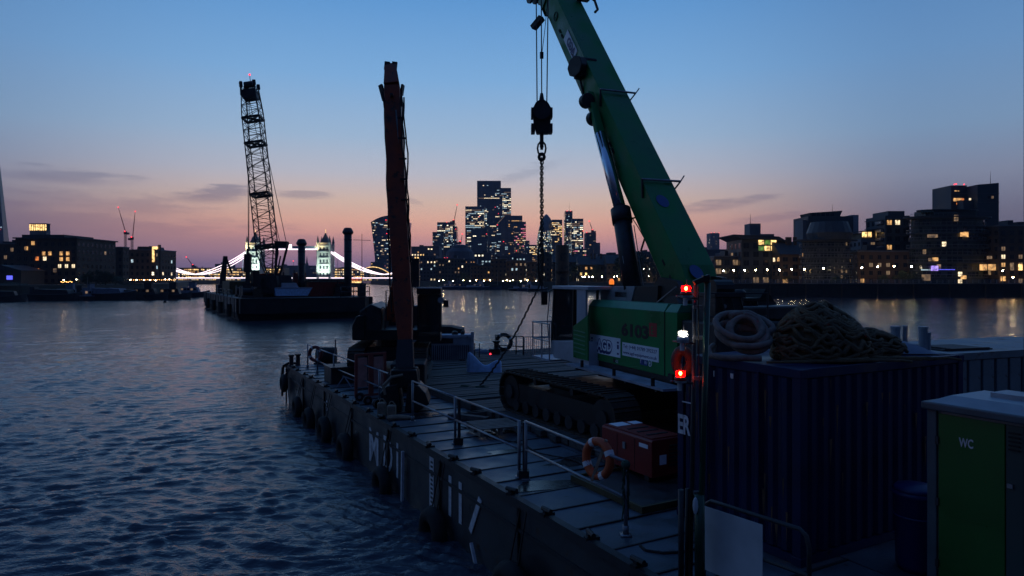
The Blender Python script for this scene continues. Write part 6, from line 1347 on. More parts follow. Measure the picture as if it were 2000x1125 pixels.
for i in range(6): MB().beam((cfx - .06 - i * .01, CY1 + .03, cb_ + .7 + i * .22), (cfx + .07 - i * .01, CY1 + .04, cb_ + .72 + i * .22), .02).build('guard_bar', 'rail_light', t)
mp = Ci @ P(1063, 580, 22.4); MB().box(mp.x - .03, mp.x + .03, mp.y - .11, mp.y + .11, mp.z - .26, mp.z + .2).build('mirror', 'black_steel', t, bevel=.02); MB().beam((mp.x, mp.y, mp.z + .1), (cfx - .2, CY1, ct - .05), .03).build('mirror_arm', 'black_steel', t)
MB().box(crx - .5, crx - .04, .4, 1.2, zb, cb_ + 1.9).build('black_post_box', 'black_steel', t)
# cat ladder frame on the cab roof and beacons
o = MB().cyl((crx - .1, .9, ct + .06), (crx - .1, .9, ct + .12), .06, n=10).build('beacon_base', 'black_steel', t); MB().lathe([(.075, 0), (.075, .1), (.05, .16), (.01, .17)], (crx - .1, .9, ct + .12), 12).build('beacon', 'beacon_orange', t)
MB().beam((crx + .4, .3, ct - .0), (xf - .6, .3, ct - .0), .05).build('roof_rail', 'rail_light', t); MB().box(crx - .9, crx - .75, .5, .62, ct - .02, ct + .08).build('work_light', 'lit_green', t)
MB().box(crx - 1.0, crx - .3, .2, .9, ct - .25, ct - .1).build('roof_box', 'black_steel', t)
# front platform with railing
fx0, fx1 = cfx - .2, cfx + 1.35
MB().box(fx0, fx1, .35, 1.75, 1.48, 1.54).build('platform', 'grey_box', t)
b = [(fx0 + .1, 1.72), (fx0 + .75, 1.72), (fx1, 1.72), (fx1, 1.0), (fx1, .38)]
for (x, y) in b: MB().cyl((x, y, 1.54), (x, y, 2.75), .026, n=8).build('post', 'rail_light', t)
for z in (2.73, 2.15):
    for p_, q_ in zip(b, b[1:]): MB().cyl((*p_, z), (*q_, z), .022, n=8).build('rail', 'rail_light', t)
# boom
piv = Vector((-2.25, -.32, 3.55)); el_ = R(53.2); bd_ = Vector((math.cos(el_), .018, math.sin(el_))).normalized(); bu = Vector((-math.sin(el_), 0, math.cos(el_)))
def bsec(s, w, hu, hd, ch):  # box section with chamfered underside; s distance along the boom
    c = piv + bd_ * s; L3 = []
    for (y, u) in ((-w / 2, hu), (w / 2, hu), (w / 2, -hd + ch), (w / 2 - ch * .8, -hd), (-w / 2 + ch * .8, -hd), (-w / 2, -hd + ch)): L3.append(c + Vector((0, y, 0)) + bu * u)
    return L3
def loft(secs, name, m, bevel=.012):
    vs = [p_ for s_ in secs for p_ in s_]; n = len(secs[0]); fs = [(i * n + q, i * n + (q + 1) % n, (i + 1) * n + (q + 1) % n, (i + 1) * n + q) for i in range(len(secs) - 1) for q in range(n)] + [tuple(range(n - 1, -1, -1)), tuple((len(secs) - 1) * n + q for q in range(n))]
    return MB().add(vs, fs).build(name, m, t, bevel=bevel)
BLn = 14.9; BK = 13.8
loft([bsec(-.7, 1.0, .3, .3, .1), bsec(.9, 1.06, .62, .62, .26), bsec(6, 1.04, .60, .62, .28), bsec(BLn - .5, 1.0, .58, .60, .28)], 'main_boom', 'green_paint')
loft([bsec(BLn - .55, 1.12, .66, .70, .28), bsec(BLn, 1.12, .66, .70, .28)], 'boom_collar', 'green_paint'); loft([bsec(BLn, .86, .5, .52, .24), bsec(BLn + 1.2, .84, .48, .5, .24)], 'inner_boom', 'green_paint')
loft([bsec(BLn + 1.2, .9, .55, .8, .1), bsec(BLn + 1.9, .7, .45, 1.3, .1)], 'boom_head', 'black_steel')
def bp(s, y, u): return piv + bd_ * s + Vector((0, y, 0)) + bu * u
for y in (-.25, 0, .25): MB().cyl(bp(BLn + 1.6, y - .05, -1.1), bp(BLn + 1.6, y + .05, -1.1), .34, n=18).build('sheave', 'dark_steel', t)
MB().beam(bp(BK + .1, .65, -.5), bp(BK + .1, .85, -1.0), .25, .2).build('head_bracket', 'black_steel', t); MB().beam(bp(BK - .2, -.3, .75), bp(BK - .2, -.75, .75), .2, .28).build('head_bracket', 'black_steel', t)
MB().tube([bp(BK - .15, -.75, .8), bp(BK - .3, -.98, .75), bp(BK - .75, -1.0, .66), bp(BK - .9, -.85, .62)], .05, 6).build('hook_bracket', 'black_steel', t)
# step rails across the back face of the boom
for s in (4.05, 8.15):
    MB().cyl(bp(s, .56, .68), bp(s, -.78, .68), .035, n=8).build('step_rail', 'galv', t); MB().beam(bp(s, -.78, .68), bp(s + .15, -.92, .78), .03).build('rail_hook', 'galv', t); MB().beam(bp(s, -.78, .68), bp(s - .2, -.56, .5), .04).build('rail_stay', 'black_steel', t); MB().beam(bp(s, .56, .68), bp(s - .45, .56, .35), .05).build('rail_stay', 'black_steel', t)
for s in (8.75, 8.1): MB().prism([(0, 0), (.42, .06), (.30, .34), (0, .3)], -.05, .05, 'y').build('side_bracket', 'black_steel', t); o = COL.objects[-1]; 
for o, s in zip([o for o in t.children if o.name.startswith('side_bracket')], (7.75, 7.2)):
    o.data.transform(Matrix.Rotation(0, 4, 'Z')); Rm = Matrix((( bd_.x, 0, bu.x), (0, -1, 0), (bd_.z, 0, bu.z))).to_4x4(); o.matrix_local = Matrix.Translation(bp(s, -.62, .3)) @ Rm @ Matrix.Rotation(R(90), 4, 'X')
# light sign high on the boom side, oval emblem and dark slots
def bside(s, u, w, h, m, name, off=.012, tilt=0):
    c = bp(s, 1.06 / 2 * 1 - .01 + off, u); MB().add([c - bd_ * w / 2 - bu * h / 2, c + bd_ * w / 2 - bu * h / 2, c + bd_ * w / 2 + bu * h / 2, c - bd_ * w / 2 + bu * h / 2] + [c + Vector((0, .012, 0)) - bd_ * w / 2 - bu * h / 2, c + Vector((0, .012, 0)) + bd_ * w / 2 - bu * h / 2, c + Vector((0, .012, 0)) + bd_ * w / 2 + bu * h / 2, c + Vector((0, .012, 0)) - bd_ * w / 2 + bu * h / 2],
        [(0, 1, 2, 3), (7, 6, 5, 4), (0, 4, 5, 1), (1, 5, 6, 2), (2, 6, 7, 3), (3, 7, 4, 0)]).build(name, m, t)
bside(11.2, .2, 1.25, .42, 'sign_white', 'boom_sign', -.0)
text('AGD', 'letter_blue', .38, tuple(bp(10.7, 1.06 / 2 + .016, .08)), tuple(bd_), tuple(bu), t, 'boom_letters', .001, bold=.02)
MB().torus(bp(13.1, 1.0 / 2 + .012, .1), .16, .02, (0, 1, 0), 18, 4).build('boom_emblem', 'black_steel', t); text('S', 'black_steel', .26, tuple(bp(13.02, .515, .0)), tuple(bd_), tuple(bu), t, 'boom_letters', .001)
for s in (12.35, 12.05, 6.0, .35, .9, 1.45, 6.3): bside(s, -.02 if s > 5 else .0, .20, .08, 'black_rubber', 'boom_slot', .005)
MB().sphere(bp(1.1, .2, .628), .26, (1, 1, .05), 16, 4).build('boom_badge', 'badge_blue', t); MB().sphere(bp(5.0, .0, .618), .2, (1, 1, .05), 16, 4).build('boom_badge', 'badge_blue', t)
for o, s in zip([o for o in t.children if o.name.startswith('boom_badge')], (.65, 3.25)):
    c = bp(s, .15, .625); me = o.data; me.clear_geometry(); n = 20; me.from_pydata([tuple(c + bd_ * .24 * math.cos(6.283 * i / n) + Vector((0, 1, 0)) * .2 * math.sin(6.283 * i / n)) for i in range(n)], [], [tuple(range(n))])
# counter roller assembly under the boom and lift cylinder
ac = cl_(1137, 133, 23.7)
MB().cyl(ac + Vector((-.1, .35, 0)), ac + Vector((.1, -.35, 0)), .38, n=8).build('cable_reel', 'black_steel', t, bevel=.03); MB().box(ac.x - .3, ac.x + .3, ac.y - .45, ac.y + .2, ac.z - .35, ac.z + .3).build('reel_box', 'black_steel', t, bevel=.06)
MB().tube([ac + Vector((0, .1, -.3)), cl_(1140, 185, 23.6), cl_(1148, 210, 23.3)], .04, 6).build('cable', 'black_rubber', t); MB().cyl(ac + Vector((0, .3, .3)), ac + Vector((.25, .3, .55)), .02, n=5).build('reel_pin', 'black_steel', t)
c_top = cl_(1172, 262, 22.1); c_bot = cl_(1236, 566, 20.0); c_mid = cl_(1212, 410, 21.0)
hg = cl_(1146, 180, 22.8)
MB().beam(hg + Vector((0, -.12, 0)), c_top, .16, .22, up=(0, 1, 0), w1=.22, h1=.3).build('cylinder_link', 'green_paint', t, bevel=.03)
for (x, y) in ((1146, 197), (1160, 231)): q = cl_(x, y, 22.6); MB().cyl(q - Vector((.12, 0, 0)), q + Vector((.12, 0, 0)), .24, n=18).build('link_roller', 'black_steel', t)
MB().cyl(c_top, c_mid, .185, n=20).build('cylinder_rod', 'chrome', t, True); MB().cyl(c_mid, c_bot, .27, n=24).build('lift_cylinder', 'dark_steel', t, True)
dm = (c_bot - c_mid).normalized(); MB().cyl(c_mid - dm * .02, c_mid + dm * .45, .31, n=24).build('cylinder_head', 'dark_steel', t, True)
MB().tube([c_mid + dm * .3 + Vector((-.2, -.25, 0)), c_mid + dm * .25 + Vector((-.42, -.40, 0)), c_mid + dm * .9 + Vector((-.44, -.46, 0)), c_mid + dm * 1.4 + Vector((-.3, -.3, 0))], .03, 6).build('cylinder_hose', 'black_rubber', t)
MB().tube([c_mid + dm * .3 + Vector((-.2, -.25, 0)), c_mid + dm * .6 + Vector((-.35, -.3, 0)), c_mid + dm * 1.0 + Vector((-.42, -.42, 0))], .015, 5).build('cylinder_hose', 'black_rubber', t)
MB().cyl(cl_(1238, 440, 20.6), cl_(1256, 556, 19.9), .015, n=5).build('grease_pipe', 'galv', t); MB().cyl(cl_(1216, 500, 20.2), cl_(1226, 558, 19.9), .015, n=5).build('grease_pipe', 'galv', t)
# boom foot, winches and counterweight
MB().prism([(-3.3, 3.0), (-1.2, 3.0), (-1.2, 3.9), (-2.0, 4.35), (-2.8, 4.3), (-3.3, 3.7)], -.78, -.62, 'y').build('boom_bracket', 'black_steel', t); MB().prism([(-3.3, 3.0), (-.9, 3.0), (-1.3, 3.8), (-2.0, 4.3), (-2.8, 4.2), (-3.3, 3.7)], .62, .78, 'y').build('boom_bracket', 'black_steel', t)
MB().cyl((-2.9, -1.2, 3.4), (-2.9, 1.0, 3.4), .42, n=20).build('winch_drum', 'dark_steel', t); MB().box(-5.0, -3.64, -1.6, 1.22, 1.9, 3.25).build('counterweight', 'dark_steel', t, bevel=.05); MB().box(-4.8, -3.7, -1.5, 1.0, 3.26, 3.6).build('counterweight', 'dark_steel', t, bevel=.05)

# ropes, hook block and chain
t = thing('hook_block', 'heavy dark hook block hanging from the green crane', 'hook block', P(1058, 228, 24.3)); hb = t
k = 24.3 / F
def hl(x, y, dy_=0): return Vector(((x - 1058) * k, dy_, (228 - y) * k))
MB().prism([tuple((hl(x, y).x, hl(x, y).z)) for x, y in ((1048, 262), (1042, 240), (1040, 214), (1046, 202), (1054, 196), (1062, 196), (1070, 202), (1077, 214), (1075, 240), (1071, 262))], -.16, .16, 'y').build('cheek_plate', 'black_steel', t, bevel=.02)
for y in (-.24, .24): MB().cyl(hl(1058, 220, y - .06), hl(1058, 220, y + .06), .30, n=18).build('sheave', 'dark_steel', t)
for sx in (-1, 1):
    for (yy, h_) in ((222, .35), (252, .32)): c = hl(1058 + sx * 17, yy); MB().box(c.x - .07, c.x + .07, -.22, .22, c.z - h_ / 2, c.z + h_ / 2).build('weight_plate', 'black_steel', t, bevel=.015)
MB().cyl(hl(1058, 197), hl(1058, 182), .10, .05, 8).build('rope_socket', 'black_steel', t); MB().cyl(hl(1058, 262), hl(1058, 288), .07, n=8).build('shank', 'black_steel', t)
MB().beam(hl(1058, 282), hl(1058, 292), .16, .1).build('swivel', 'black_steel', t)
for i, (x0, x1, y1) in enumerate(((1047, 1049, 200), (1057, 1058, 184), (1071, 1068, 200))):
    tag(MB().cyl((0, 0, 0), P(x1, y1, 24.3) - P(x0, -42, 24.9), .022, n=5).build('hoist_rope', 'black_steel'), ['left', 'middle', 'right'][i] + ' hoist rope of three between boom head and hook block', 'rope').location = P(x0, -42, 24.9)
tag(MB().tube([(0, 0, 0), P(1064, 60, 24.2) - P(1070, -5, 24.3), P(1059, 100, 24.1) - P(1070, -5, 24.3)], .012, 5).build('slack_cord', 'black_rubber'), 'thin slanting cord from boom head to the small weight', 'cord').location = P(1070, -5, 24.3)
tag(MB().cyl((0, -.0, -.11), (0, 0, .11), .07, n=10).build('limit_weight', 'black_steel'), 'small weight clipped on the middle hoist rope', 'weight').location = P(1058, 108, 24.25)
t = thing('lifting_chain', 'long heavy link chain hanging below the hook block', 'chain', P(1058, 290, 24.3)); z = 0
m = MB()
def link(c, R0, r, turn, par, name='link', st=1.6):
    ax = Vector((1, 0, 0)) if turn else Vector((0, 1, 0)); a = Vector((0, 0, 1)); b_ = ax.cross(a)
    pts = [Vector(c) + b_ * math.cos(6.2832 * i / 10) * R0 * .62 + a * math.sin(6.2832 * i / 10) * R0 * st * .62 for i in range(10)]
    return MB().tube(pts, r, 5, True)
link((0, 0, -.0), .24, .035, 0, t, st=1.7).build('ring', 'black_steel', t)
pr = [None, None]; z = -.30
n = 0
zend = P(1058, 560, 24.3).z - t.location.z
while z > zend:
    q = n % 2
    if pr[q] is None: pr[q] = link((0, 0, 0), .088, .023, q, t).build('link', 'black_steel', t); pr[q].location = (0, 0, z)
    else: inst(pr[q], (random.uniform(-.006, .006), 0, z), random.uniform(-.3, .3), t)
    z -= .098; n += 1
link((-.0, 0, -.30), .17, .05, 0, t, st=1.2).build('shackle', 'black_steel', t)
p0 = P(1056, 555, 24.3); p1 = P(1056, 480, 24.2)
t = thing('chain_tail', 'doubled loose chain bunch gathered at the lower end of the lifting chain', 'chain', p1)
for j in (-1, 1): MB().tube([(j * .05, 0, .1), (j * .09, 0, -.3), (j * .07, 0, -.9), (j * .03, 0, -1.3)], .035, 5).build('chain_leg', 'black_steel', t)
t = thing('tag_line', 'dark slack chain running from the hanging chain down to the deck', 'chain', P(1056, 552, 24.3)); e = DK(932, 760) - P(1056, 552, 24.3); pr = None; n = int(e.length / .13)
for i in range(n):
    f = i / n; c = e * f + Vector((0, 0, -.35 * math.sin(math.pi * f)))
    if pr is None: pr = MB().beam(-e.normalized() * .075, e.normalized() * .075, .045, .05).build('link', 'black_steel', t); pr.location = c
    else: o = inst(pr, c, 0, t); o.rotation_euler = (.25 * (-1) ** i, .2 * (-1) ** i, 0)
# timber mats under the crane
t = thing('timber_mat', 'row of heavy timber mats under the crane track', 'mat', BW(0, 0, DZ), RZ); pr = None
vt = tf.x - .5
for i in range(24):
    s = tr.y - 1.2 + i * .36
    if pr is None: pr = MB().box(0, 5.9, .02, .34, .004, .17).build('timber', 'timber', t, bevel=.015); pr.location = (vt, s, 0)
    else: inst(pr, (vt + random.uniform(-.12, .12), s, random.uniform(-.0, .02)), random.uniform(-.01, .01), t)
# ------------------------------------------------------------------ red generator on a drip tray
A_ = DK(1182, 910); gtop = EYE - (828 - HY) / F * 14.0
gc = Vector((2.86, 13.95, DZ)); t = thing('drip_tray', 'low dark steel tray under the red generator', 'tray', Vector((2.37, 12.4, DZ)), RZ)
MB().box(0, 2.4, 0, 2.2, .01, .07).build('base', 'dark_steel', t)
for (a, b, c, d) in ((-.06, -.001, -.06, 2.26), (2.401, 2.46, -.06, 2.26), (0, 2.4, -.06, -.001), (0, 2.4, 2.201, 2.26)): MB().box(a, b, c, d, .01, .13).build('rim', 'yellow_dirty', t)
t = thing('generator', 'red boxy diesel generator with a vented lid beside the life ring', 'generator', gc + Vector((0, 0, .07)), RZ); gw, gd, gh = 1.15, 1.75, .88
x0, x1, y0, y1 = 0, .85, 0, 1.72
MB().prism([(x0, .10), (x1, .12), (x1, gh - .04), (x1 - .03, gh), (x0 + .03, gh), (x0, gh - .04)], y0, y1, 'y').build('canopy', 'red_paint', t, bevel=.015)
MB().box(x0 + .03, x1 - .03, y0 + .05, y1 - .05, gh, gh + .025).build('lid', 'red_paint', t)
MB().box(x0 + .12, x0 + .5, y1 - .42, y1 - .1, gh + .026, gh + .035).build('label_sheet', 'sign_white', t); MB().box(x0 + .6, x0 + .85, y1 - .4, y1 - .15, gh + .026, gh + .035).build('label_sheet', 'sign_white', t)
for i in range(3): MB().box(x0 + .15, x1 - .15, y0 + .3 + i * .32, y0 + .36 + i * .32, gh + .026, gh + .04).build('lid_slot', 'black_rubber', t)
for s in (y0 + .55, y0 + 1.15): MB().box(x0 - .006, x0 - .001, s, s + .012, .16, gh - .08).build('door_gap', 'black_rubber', t)
MB().box(x0 - .012, x0 - .002, y0 + .12, y0 + .4, gh - .2, gh - .12).build('label_strip', 'sign_white', t); MB().box(x0 - .03, x0 - .002, y0 + .85, y0 + .93, gh * .6, gh * .6 + .14).build('door_handle', 'galv', t)
MB().box(x0 + .2, x0 + .38, y0 - .008, y0 - .002, .35, .55).build('label_sheet', 'sign_white', t)
for i in range(6): MB().box(x1 - .40, x1 - .1, y0 - .02, y0 - .002, .3 + i * .08, .34 + i * .08).build('louvre', 'black_rubber', t)
for (a, b) in ((x0, y0 + .1), (x1 - .14, y0 + .1), (x0, y1 - .24), (x1 - .14, y1 - .24)): MB().box(a, a + .14, b, b + .14, 0, .12).build('skid_foot', 'black_steel', t)
t = thing('green_net', 'bundle of green netting and rope hung on the near handrail post', 'net', DK(1222, 1045) + Vector((0, 0, 1.22))); rg = random.Random(3)
for j in range(3): MB().tube([(rg.uniform(-.065, .065), rg.uniform(-.05, .05), .02 - i * .028 - .5 * (i % 2) * rg.random()) for i in range(24)], .011, 5).build('strand', 'net_green', t)
MB().sphere((0, 0, -.05), .08, (1, 1, 1), 9, 6).build('knot', 'net_green', t)
t = thing('rubber_hose', 'black hose curved on the near deck plates', 'hose', DK(1300, 1080)); MB().tube([(-.35, .25, .02), (-.3, .05, .02), (-.05, -.05, .02), (.3, 0, .02), (.5, .12, .02)], .022, 6).build('hose', 'black_rubber', t)

# ------------------------------------------------------------------ blue container
KO = Vector((4.25, 10.05, DZ)); t = thing('shipping_container', 'dark blue high cube container in the right foreground with ropes on its roof', 'container', KO, RZ); WL, WE, WH = 4.25, 2.6, 2.9   # x = v (long), y = u (end)
MB().box(.05, WL - .05, .05, WE - .05, .15, WH - .06).build('core', 'container_blue', t)
def corr(mb, n, fx):
    pass
# corrugated end facing the barge edge (plane x=0) and long side facing the viewer (plane y=0)
pr = None; n = 9
for i in range(n):
    y = .14 + i * (WE - .28) / n; w_ = (WE - .28) / n
    if pr is None:
        pr = MB().prism([(.052, 0), (.052, w_), (.0, w_ * .78), (0, w_ * .42), (.052, w_ * .2)][::-1], .16, WH - .14, 'z').build('corrugation', 'container_blue', t); pr.location = (0, y, 0)
    else: inst(pr, (0, y, 0), 0, t)
pr = None; n = 15
for i in range(n):
    w_ = (WL - .28) / n; x = .14 + i * w_
    if pr is None: pr = MB().prism([(0, .052), (w_ * .2, .052), (w_ * .42, 0), (w_ * .78, 0), (w_, .052)][::-1], .16, WH - .14, 'z').build('corrugation', 'container_blue', t); pr.location = (x, 0, 0)
    else: inst(pr, (x, 0, 0), 0, t)
for (x, y) in ((0, 0), (WL - .13, 0), (0, WE - .13), (WL - .13, WE - .13)):
    MB().box(x - .01, x + .14, y - .01, y + .14, 0, WH).build('corner_post', 'container_blue', t, bevel=.01)
    for z in (0.0, WH - .12): MB().box(x - .022, x + .15, y - .022, y + .15, z, z + .13).build('corner_casting', 'container_blue', t, bevel=.008)
for z in (.01, WH - .12): MB().box(.15, WL - .15, -.005, .06, z, z + .13).build('rail', 'container_blue', t); MB().box(-.005, .06, .15, WE - .15, z, z + .13).build('rail', 'container_blue', t)
MB().box(.06, WL - .06, .06, WE - .06, WH - .06, WH - .02).build('roof', 'container_blue', t)
o = text('ER', 'letter_white', .46, (0, 0, 0), (0, -1, 0), (0, 0, 1), t, 'lettering', .003, bold=.016, sx=.60); o.location = (-.03, WE - .02, 1.50)
MB().box(-.02, -.003, WE - .36, WE - .12, 2.05, 2.07).build('scratch', 'letter_white', t); MB().box(-.024, -.007, 1.28, 1.34, 2.62, 2.70).build('sticker', 'letter_white', t); MB().box(-.024, -.007, 1.70, 1.715, 2.6, 2.7).build('sticker', 'letter_white', t)
KT = DZ + WH
# door gear, rust streaks and dents on the container end
for y in (.75, 1.85): MB().cyl((-.035, y, .1), (-.035, y, WH - .1), .02, n=8).build('lock_rod', 'container_blue', t)
rg = random.Random(31)
for i in range(16):
    y = rg.uniform(.2, WE - .2); z = rg.uniform(.5, 2.7); MB().add([(-.003, y, z), (-.003, y + rg.uniform(.02, .07), z), (-.003, y + .02, z - rg.uniform(.15, .7))], [(0, 1, 2)]).build('rust_streak', 'pile_rust', t)
for i in range(14):
    x = rg.uniform(.3, WL - .3); z = rg.uniform(1.2, 2.75); MB().add([(x, -.003, z), (x + rg.uniform(.02, .07), -.003, z), (x + .02, -.003, z - rg.uniform(.15, .6))], [(0, 1, 2)]).build('rust_streak', 'pile_rust', t)
# ropes on the container roof
def PT(x, y, z=KT): D = (EYE - z) * F / (y - HY); return Vector(((x - 1000) / F * D, D, z))
c = Vector((3.95, 11.55, KT)); t = thing('rope_coil', 'thick cream mooring rope coiled on the left end of the container roof', 'rope', c); rg = random.Random(12)
pts = []
NT = 5.4
for i in range(150):
    a = i / 150 * NT * 2 * math.pi; lay = i / 150
    r0 = .50 - .15 * math.sin(a * .31 + 1) ** 2 - .12 * (i % 37) / 37; tilt = .42 + .25 * math.sin(a * .27)
    x = r0 * math.cos(a) * 1.0 + .05 * math.sin(a * .6); y = r0 * .75 * math.sin(a); z = .1 + .09 * lay * 3 + (.12 + tilt * .38) * (math.sin(a) * .8 + .85) * .75
    pts.append((x, y, z))
MB().tube(pts, .055, 8).build('rope', 'rope_cream', t, True)
pts = []
for i in range(60):
    a = i / 60 * 2.3 * 2 * math.pi; r0 = .27 + .06 * math.sin(a * .7); pts.append((r0 * math.cos(a) + .02, r0 * .7 * math.sin(a) - .06, .16 + .3 * (math.sin(a) * .8 + .85) + .03 * i / 20))
MB().tube(pts, .05, 8).build('rope', 'rope_cream', t, True)
MB().tube([(-.50, .1, .22), (-.62, 0, .16), (-.66, -.2, .08), (-.5, -.38, .06), (-.2, -.42, .06), (.1, -.46, .06)], .052, 8).build('rope_end', 'rope_cream', t, True)
rg = random.Random(5)
def heap(label, c, rx, ry, h, m, r, seed, n=34, base_m=None, prof=1.0):
    t = thing('rope_heap', label, 'rope', c); rg = random.Random(seed); b = MB(); nu, nv = 26, 12; vs = []
    for j in range(nv):
        f = j / (nv - 1); 
        for i in range(nu):
            a = 2 * math.pi * i / nu; rr = math.cos(f * math.pi / 2) ** .8 * (1 + .10 * math.sin(3 * a + seed) + .07 * math.sin(7 * a + j)); z = h * math.sin(f * math.pi / 2) * (1 + .12 * math.sin(2 * a + seed * 2)) + .02 * math.sin(9 * a + 3 * j)
            vs.append((.95 * rx * rr * math.cos(a), .95 * ry * rr * math.sin(a), .94 * max(0, z) * (1 if f > 0 else 0)))
    b.add(vs, [(j * nu + i, j * nu + (i + 1) % nu, (j + 1) * nu + (i + 1) % nu, (j + 1) * nu + i) for j in range(nv - 1) for i in range(nu)] + [tuple((nv - 1) * nu + i for i in range(nu))]); b.build('mound', base_m or m, t, True)
    for q in range(n):
        a0 = rg.uniform(0, 6.28); ln = rg.uniform(.8, 2.4); f0 = rg.uniform(.05, .75); pts = []; df = rg.uniform(-.35, .35)
        for i in range(12):
            a = a0 + ln * i / 11; f = min(.97, max(.02, f0 + df * i / 11 + .05 * math.sin(i * 1.3 + q))); rr = math.cos(f * math.pi / 2) ** .8 * (1 + .10 * math.sin(3 * a + seed)) * 1.02; z = h * math.sin(f * math.pi / 2) * (1 + .12 * math.sin(2 * a + seed * 2)) * 1.02
            pts.append((rx * rr * math.cos(a), ry * rr * math.sin(a), z + .01))
        MB().tube(pts, r * rg.uniform(.7, 1.1), 6).build('rope_strand', m, t, True)
    return t
heap('tall tangled heap of tan rope in the middle of the container roof', Vector((5.25, 11.75, KT)), .78, .68, .86, 'rope_tan', .045, 3, 85, 'rope_tan')
heap('low brown tail of the tangled rope heap on the container roof', Vector((6.05, 12.15, KT)), .85, .5, .42, 'rope_tan', .042, 8, 44, 'rope_tan')
t = thing('loose_rope', 'loose tan rope ends trailing over the container roof edge in front of the heap', 'rope', Vector((5.2, 11.0, KT))); rg = random.Random(41)
for q in range(7):
    x0 = rg.uniform(-.7, .9); MB().tube([(x0 + .16 * i * rg.choice((1, 1, -.4)), .25 - .05 * i + rg.uniform(-.06, .06) + .4 * (x0 > 0) * x0, .03 + .02 * (i % 2)) for i in range(9)], .022, 6).build('strand', 'rope_tan', t, True)
t = thing('tarpaulin', 'pale crumpled sheet at the right end of the container roof', 'tarpaulin', Vector((7.0, 12.6, KT))); rg = random.Random(2); b = MB(); vs = []
for j in range(9):
    for i in range(14): vs.append((-.75 + i * .115, -.35 + j * .09, (.20 * math.sin(math.pi * i / 13) * math.sin(math.pi * j / 8) + .03 * rg.random()) if 0 < i < 13 and 0 < j < 8 else 0.005))
b.add(vs, [(j * 14 + i, j * 14 + i + 1, (j + 1) * 14 + i + 1, (j + 1) * 14 + i) for j in range(8) for i in range(13)]).build('sheet', 'tarp', t, True)
for i, (x, y, h_, w_) in enumerate(((1749, 652, .24, .16), (1768, 652, .22, .09), (1803, 682, .40, .15), (1812, 684, .30, .1))):
    D = 13.1 if i < 2 else 12.7; X = (x - 1000) / F * D
    t = thing('pipe_offcut', ['widest upright pipe stub on the container roof, leftmost', 'thin upright pipe stub second from the left on the roof', 'tall pale pipe stub at the right end of the container roof', 'short stub leaning against the tall pale pipe stub'][i], 'pipe', Vector((X, D, KT)), 0, 'upright pipe stubs on the container roof'); zt_ = {0: 637, 1: 636, 2: 638, 3: 649}[i]; h_ = EYE - (zt_ - HY) / F * D - KT
    MB().lathe([(w_ * .5, 0), (w_ * .5, h_ - .05), (w_ * .56, h_ - .05), (w_ * .56, h_)], n=12).build('tube', 'plastic_grey', t, bevel=0)
# grey container behind with a board on top
t = thing('shipping_container', 'grey green storage container right behind the blue one', 'container', Vector((9.35, 14.6, DZ)), RZ - .12); WL2, H2 = 6.0, 2.62
MB().box(.04, WL2, .04, 2.4, .1, H2 - .04).build('core', 'container_grey', t); MB().box(-.01, .14, -.01, .14, 0, H2).build('corner_post', 'container_grey', t)
pr = None
for i in range(13):
    w_ = .42; x = .16 + i * .45
    if pr is None: pr = MB().box(0, .36, -.02, .04, .15, H2 - .14).build('panel', 'container_grey', t, bevel=.01); pr.location = (x, 0, 0)
    else: inst(pr, (x, 0, 0), 0, t)
MB().box(-.03, WL2, -.04, .06, H2 - .12, H2).build('top_rail', 'container_grey', t); MB().box(-.03, WL2, -.04, 2.44, H2, H2 + .03).build('roof', 'container_grey', t); MB().box(-.03, .05, .06, 2.4, .1, H2 - .01).build('end_panel', 'container_grey', t)
t = thing('plywood_board', 'flat brown plywood board lying on the grey container roof', 'board', Vector((9.55, 15.1, DZ + H2 + .03)), RZ - .2); MB().box(0, 1.45, 0, 1.0, 0, .03).build('board', 'timber', t); MB().box(.1, .2, 0, 1.0, .03, .07).build('batten', 'timber', t); MB().box(.05, 1.3, -.05, .0, .0, .06).build('batten', 'black_steel', t)
# ------------------------------------------------------------------ portable toilet
TO = Vector((5.49, 9.0, DZ)); t = thing('portable_toilet', 'green portable toilet cabin marked WC at the right edge', 'toilet cabin', TO, RZ); TH = 2.66
# x = v, y = u; the door face looks to -x, corner at origin, door runs towards -y
MB().box(.05, 1.15, -1.15, .0, .12, TH - .12).build('cabin', 'plastic_grey', t)
MB().box(0, .05, -.10, .02, .0, TH - .1).build('corner_post', 'toilet_frame', t, bevel=.01); MB().box(0, .05, -1.2, -1.10, .0, TH - .1).build('corner_post', 'toilet_frame', t, bevel=.01)
MB().box(.012, .05, -.90, -.12, .15, TH - .16).build('door', 'toilet_green', t, bevel=.008); MB().box(.02, .05, -1.09, -.91, .15, TH - .16).build('side_panel', 'apartment_green', t)
MB().box(-.01, .012, -.99, -.93, 1.75, 1.80).build('door_handle', 'galv', t)
text('WC', 'letter_white', .155, (.008, -.38, 2.13), (0, -1, 0), (0, 0, 1), t, 'lettering', .002, bold=.004, sx=.62)
for (a, b, c, d, z0, z1) in ((-.06, 1.25, -1.25, .07, TH - .12, TH - .02),): MB().box(a, b, c, d, z0, z1).build('roof_rim', 'toilet_frame', t, bevel=.02)
MB().add([(0, -1.18, TH - .02), (1.2, -1.18, TH - .02), (1.2, 0, TH - .02), (0, 0, TH - .02), (.2, -1.0, TH + .07), (1.0, -1.0, TH + .07), (1.0, -.18, TH + .07), (.2, -.18, TH + .07)], [(0, 1, 5, 4), (1, 2, 6, 5), (2, 3, 7, 6), (3, 0, 4, 7), (4, 5, 6, 7)]).build('roof', 'plastic_grey', t)
MB().box(.5, .9, -.9, -.5, TH + .07, TH + .13).build('roof_vent', 'plastic_grey', t)
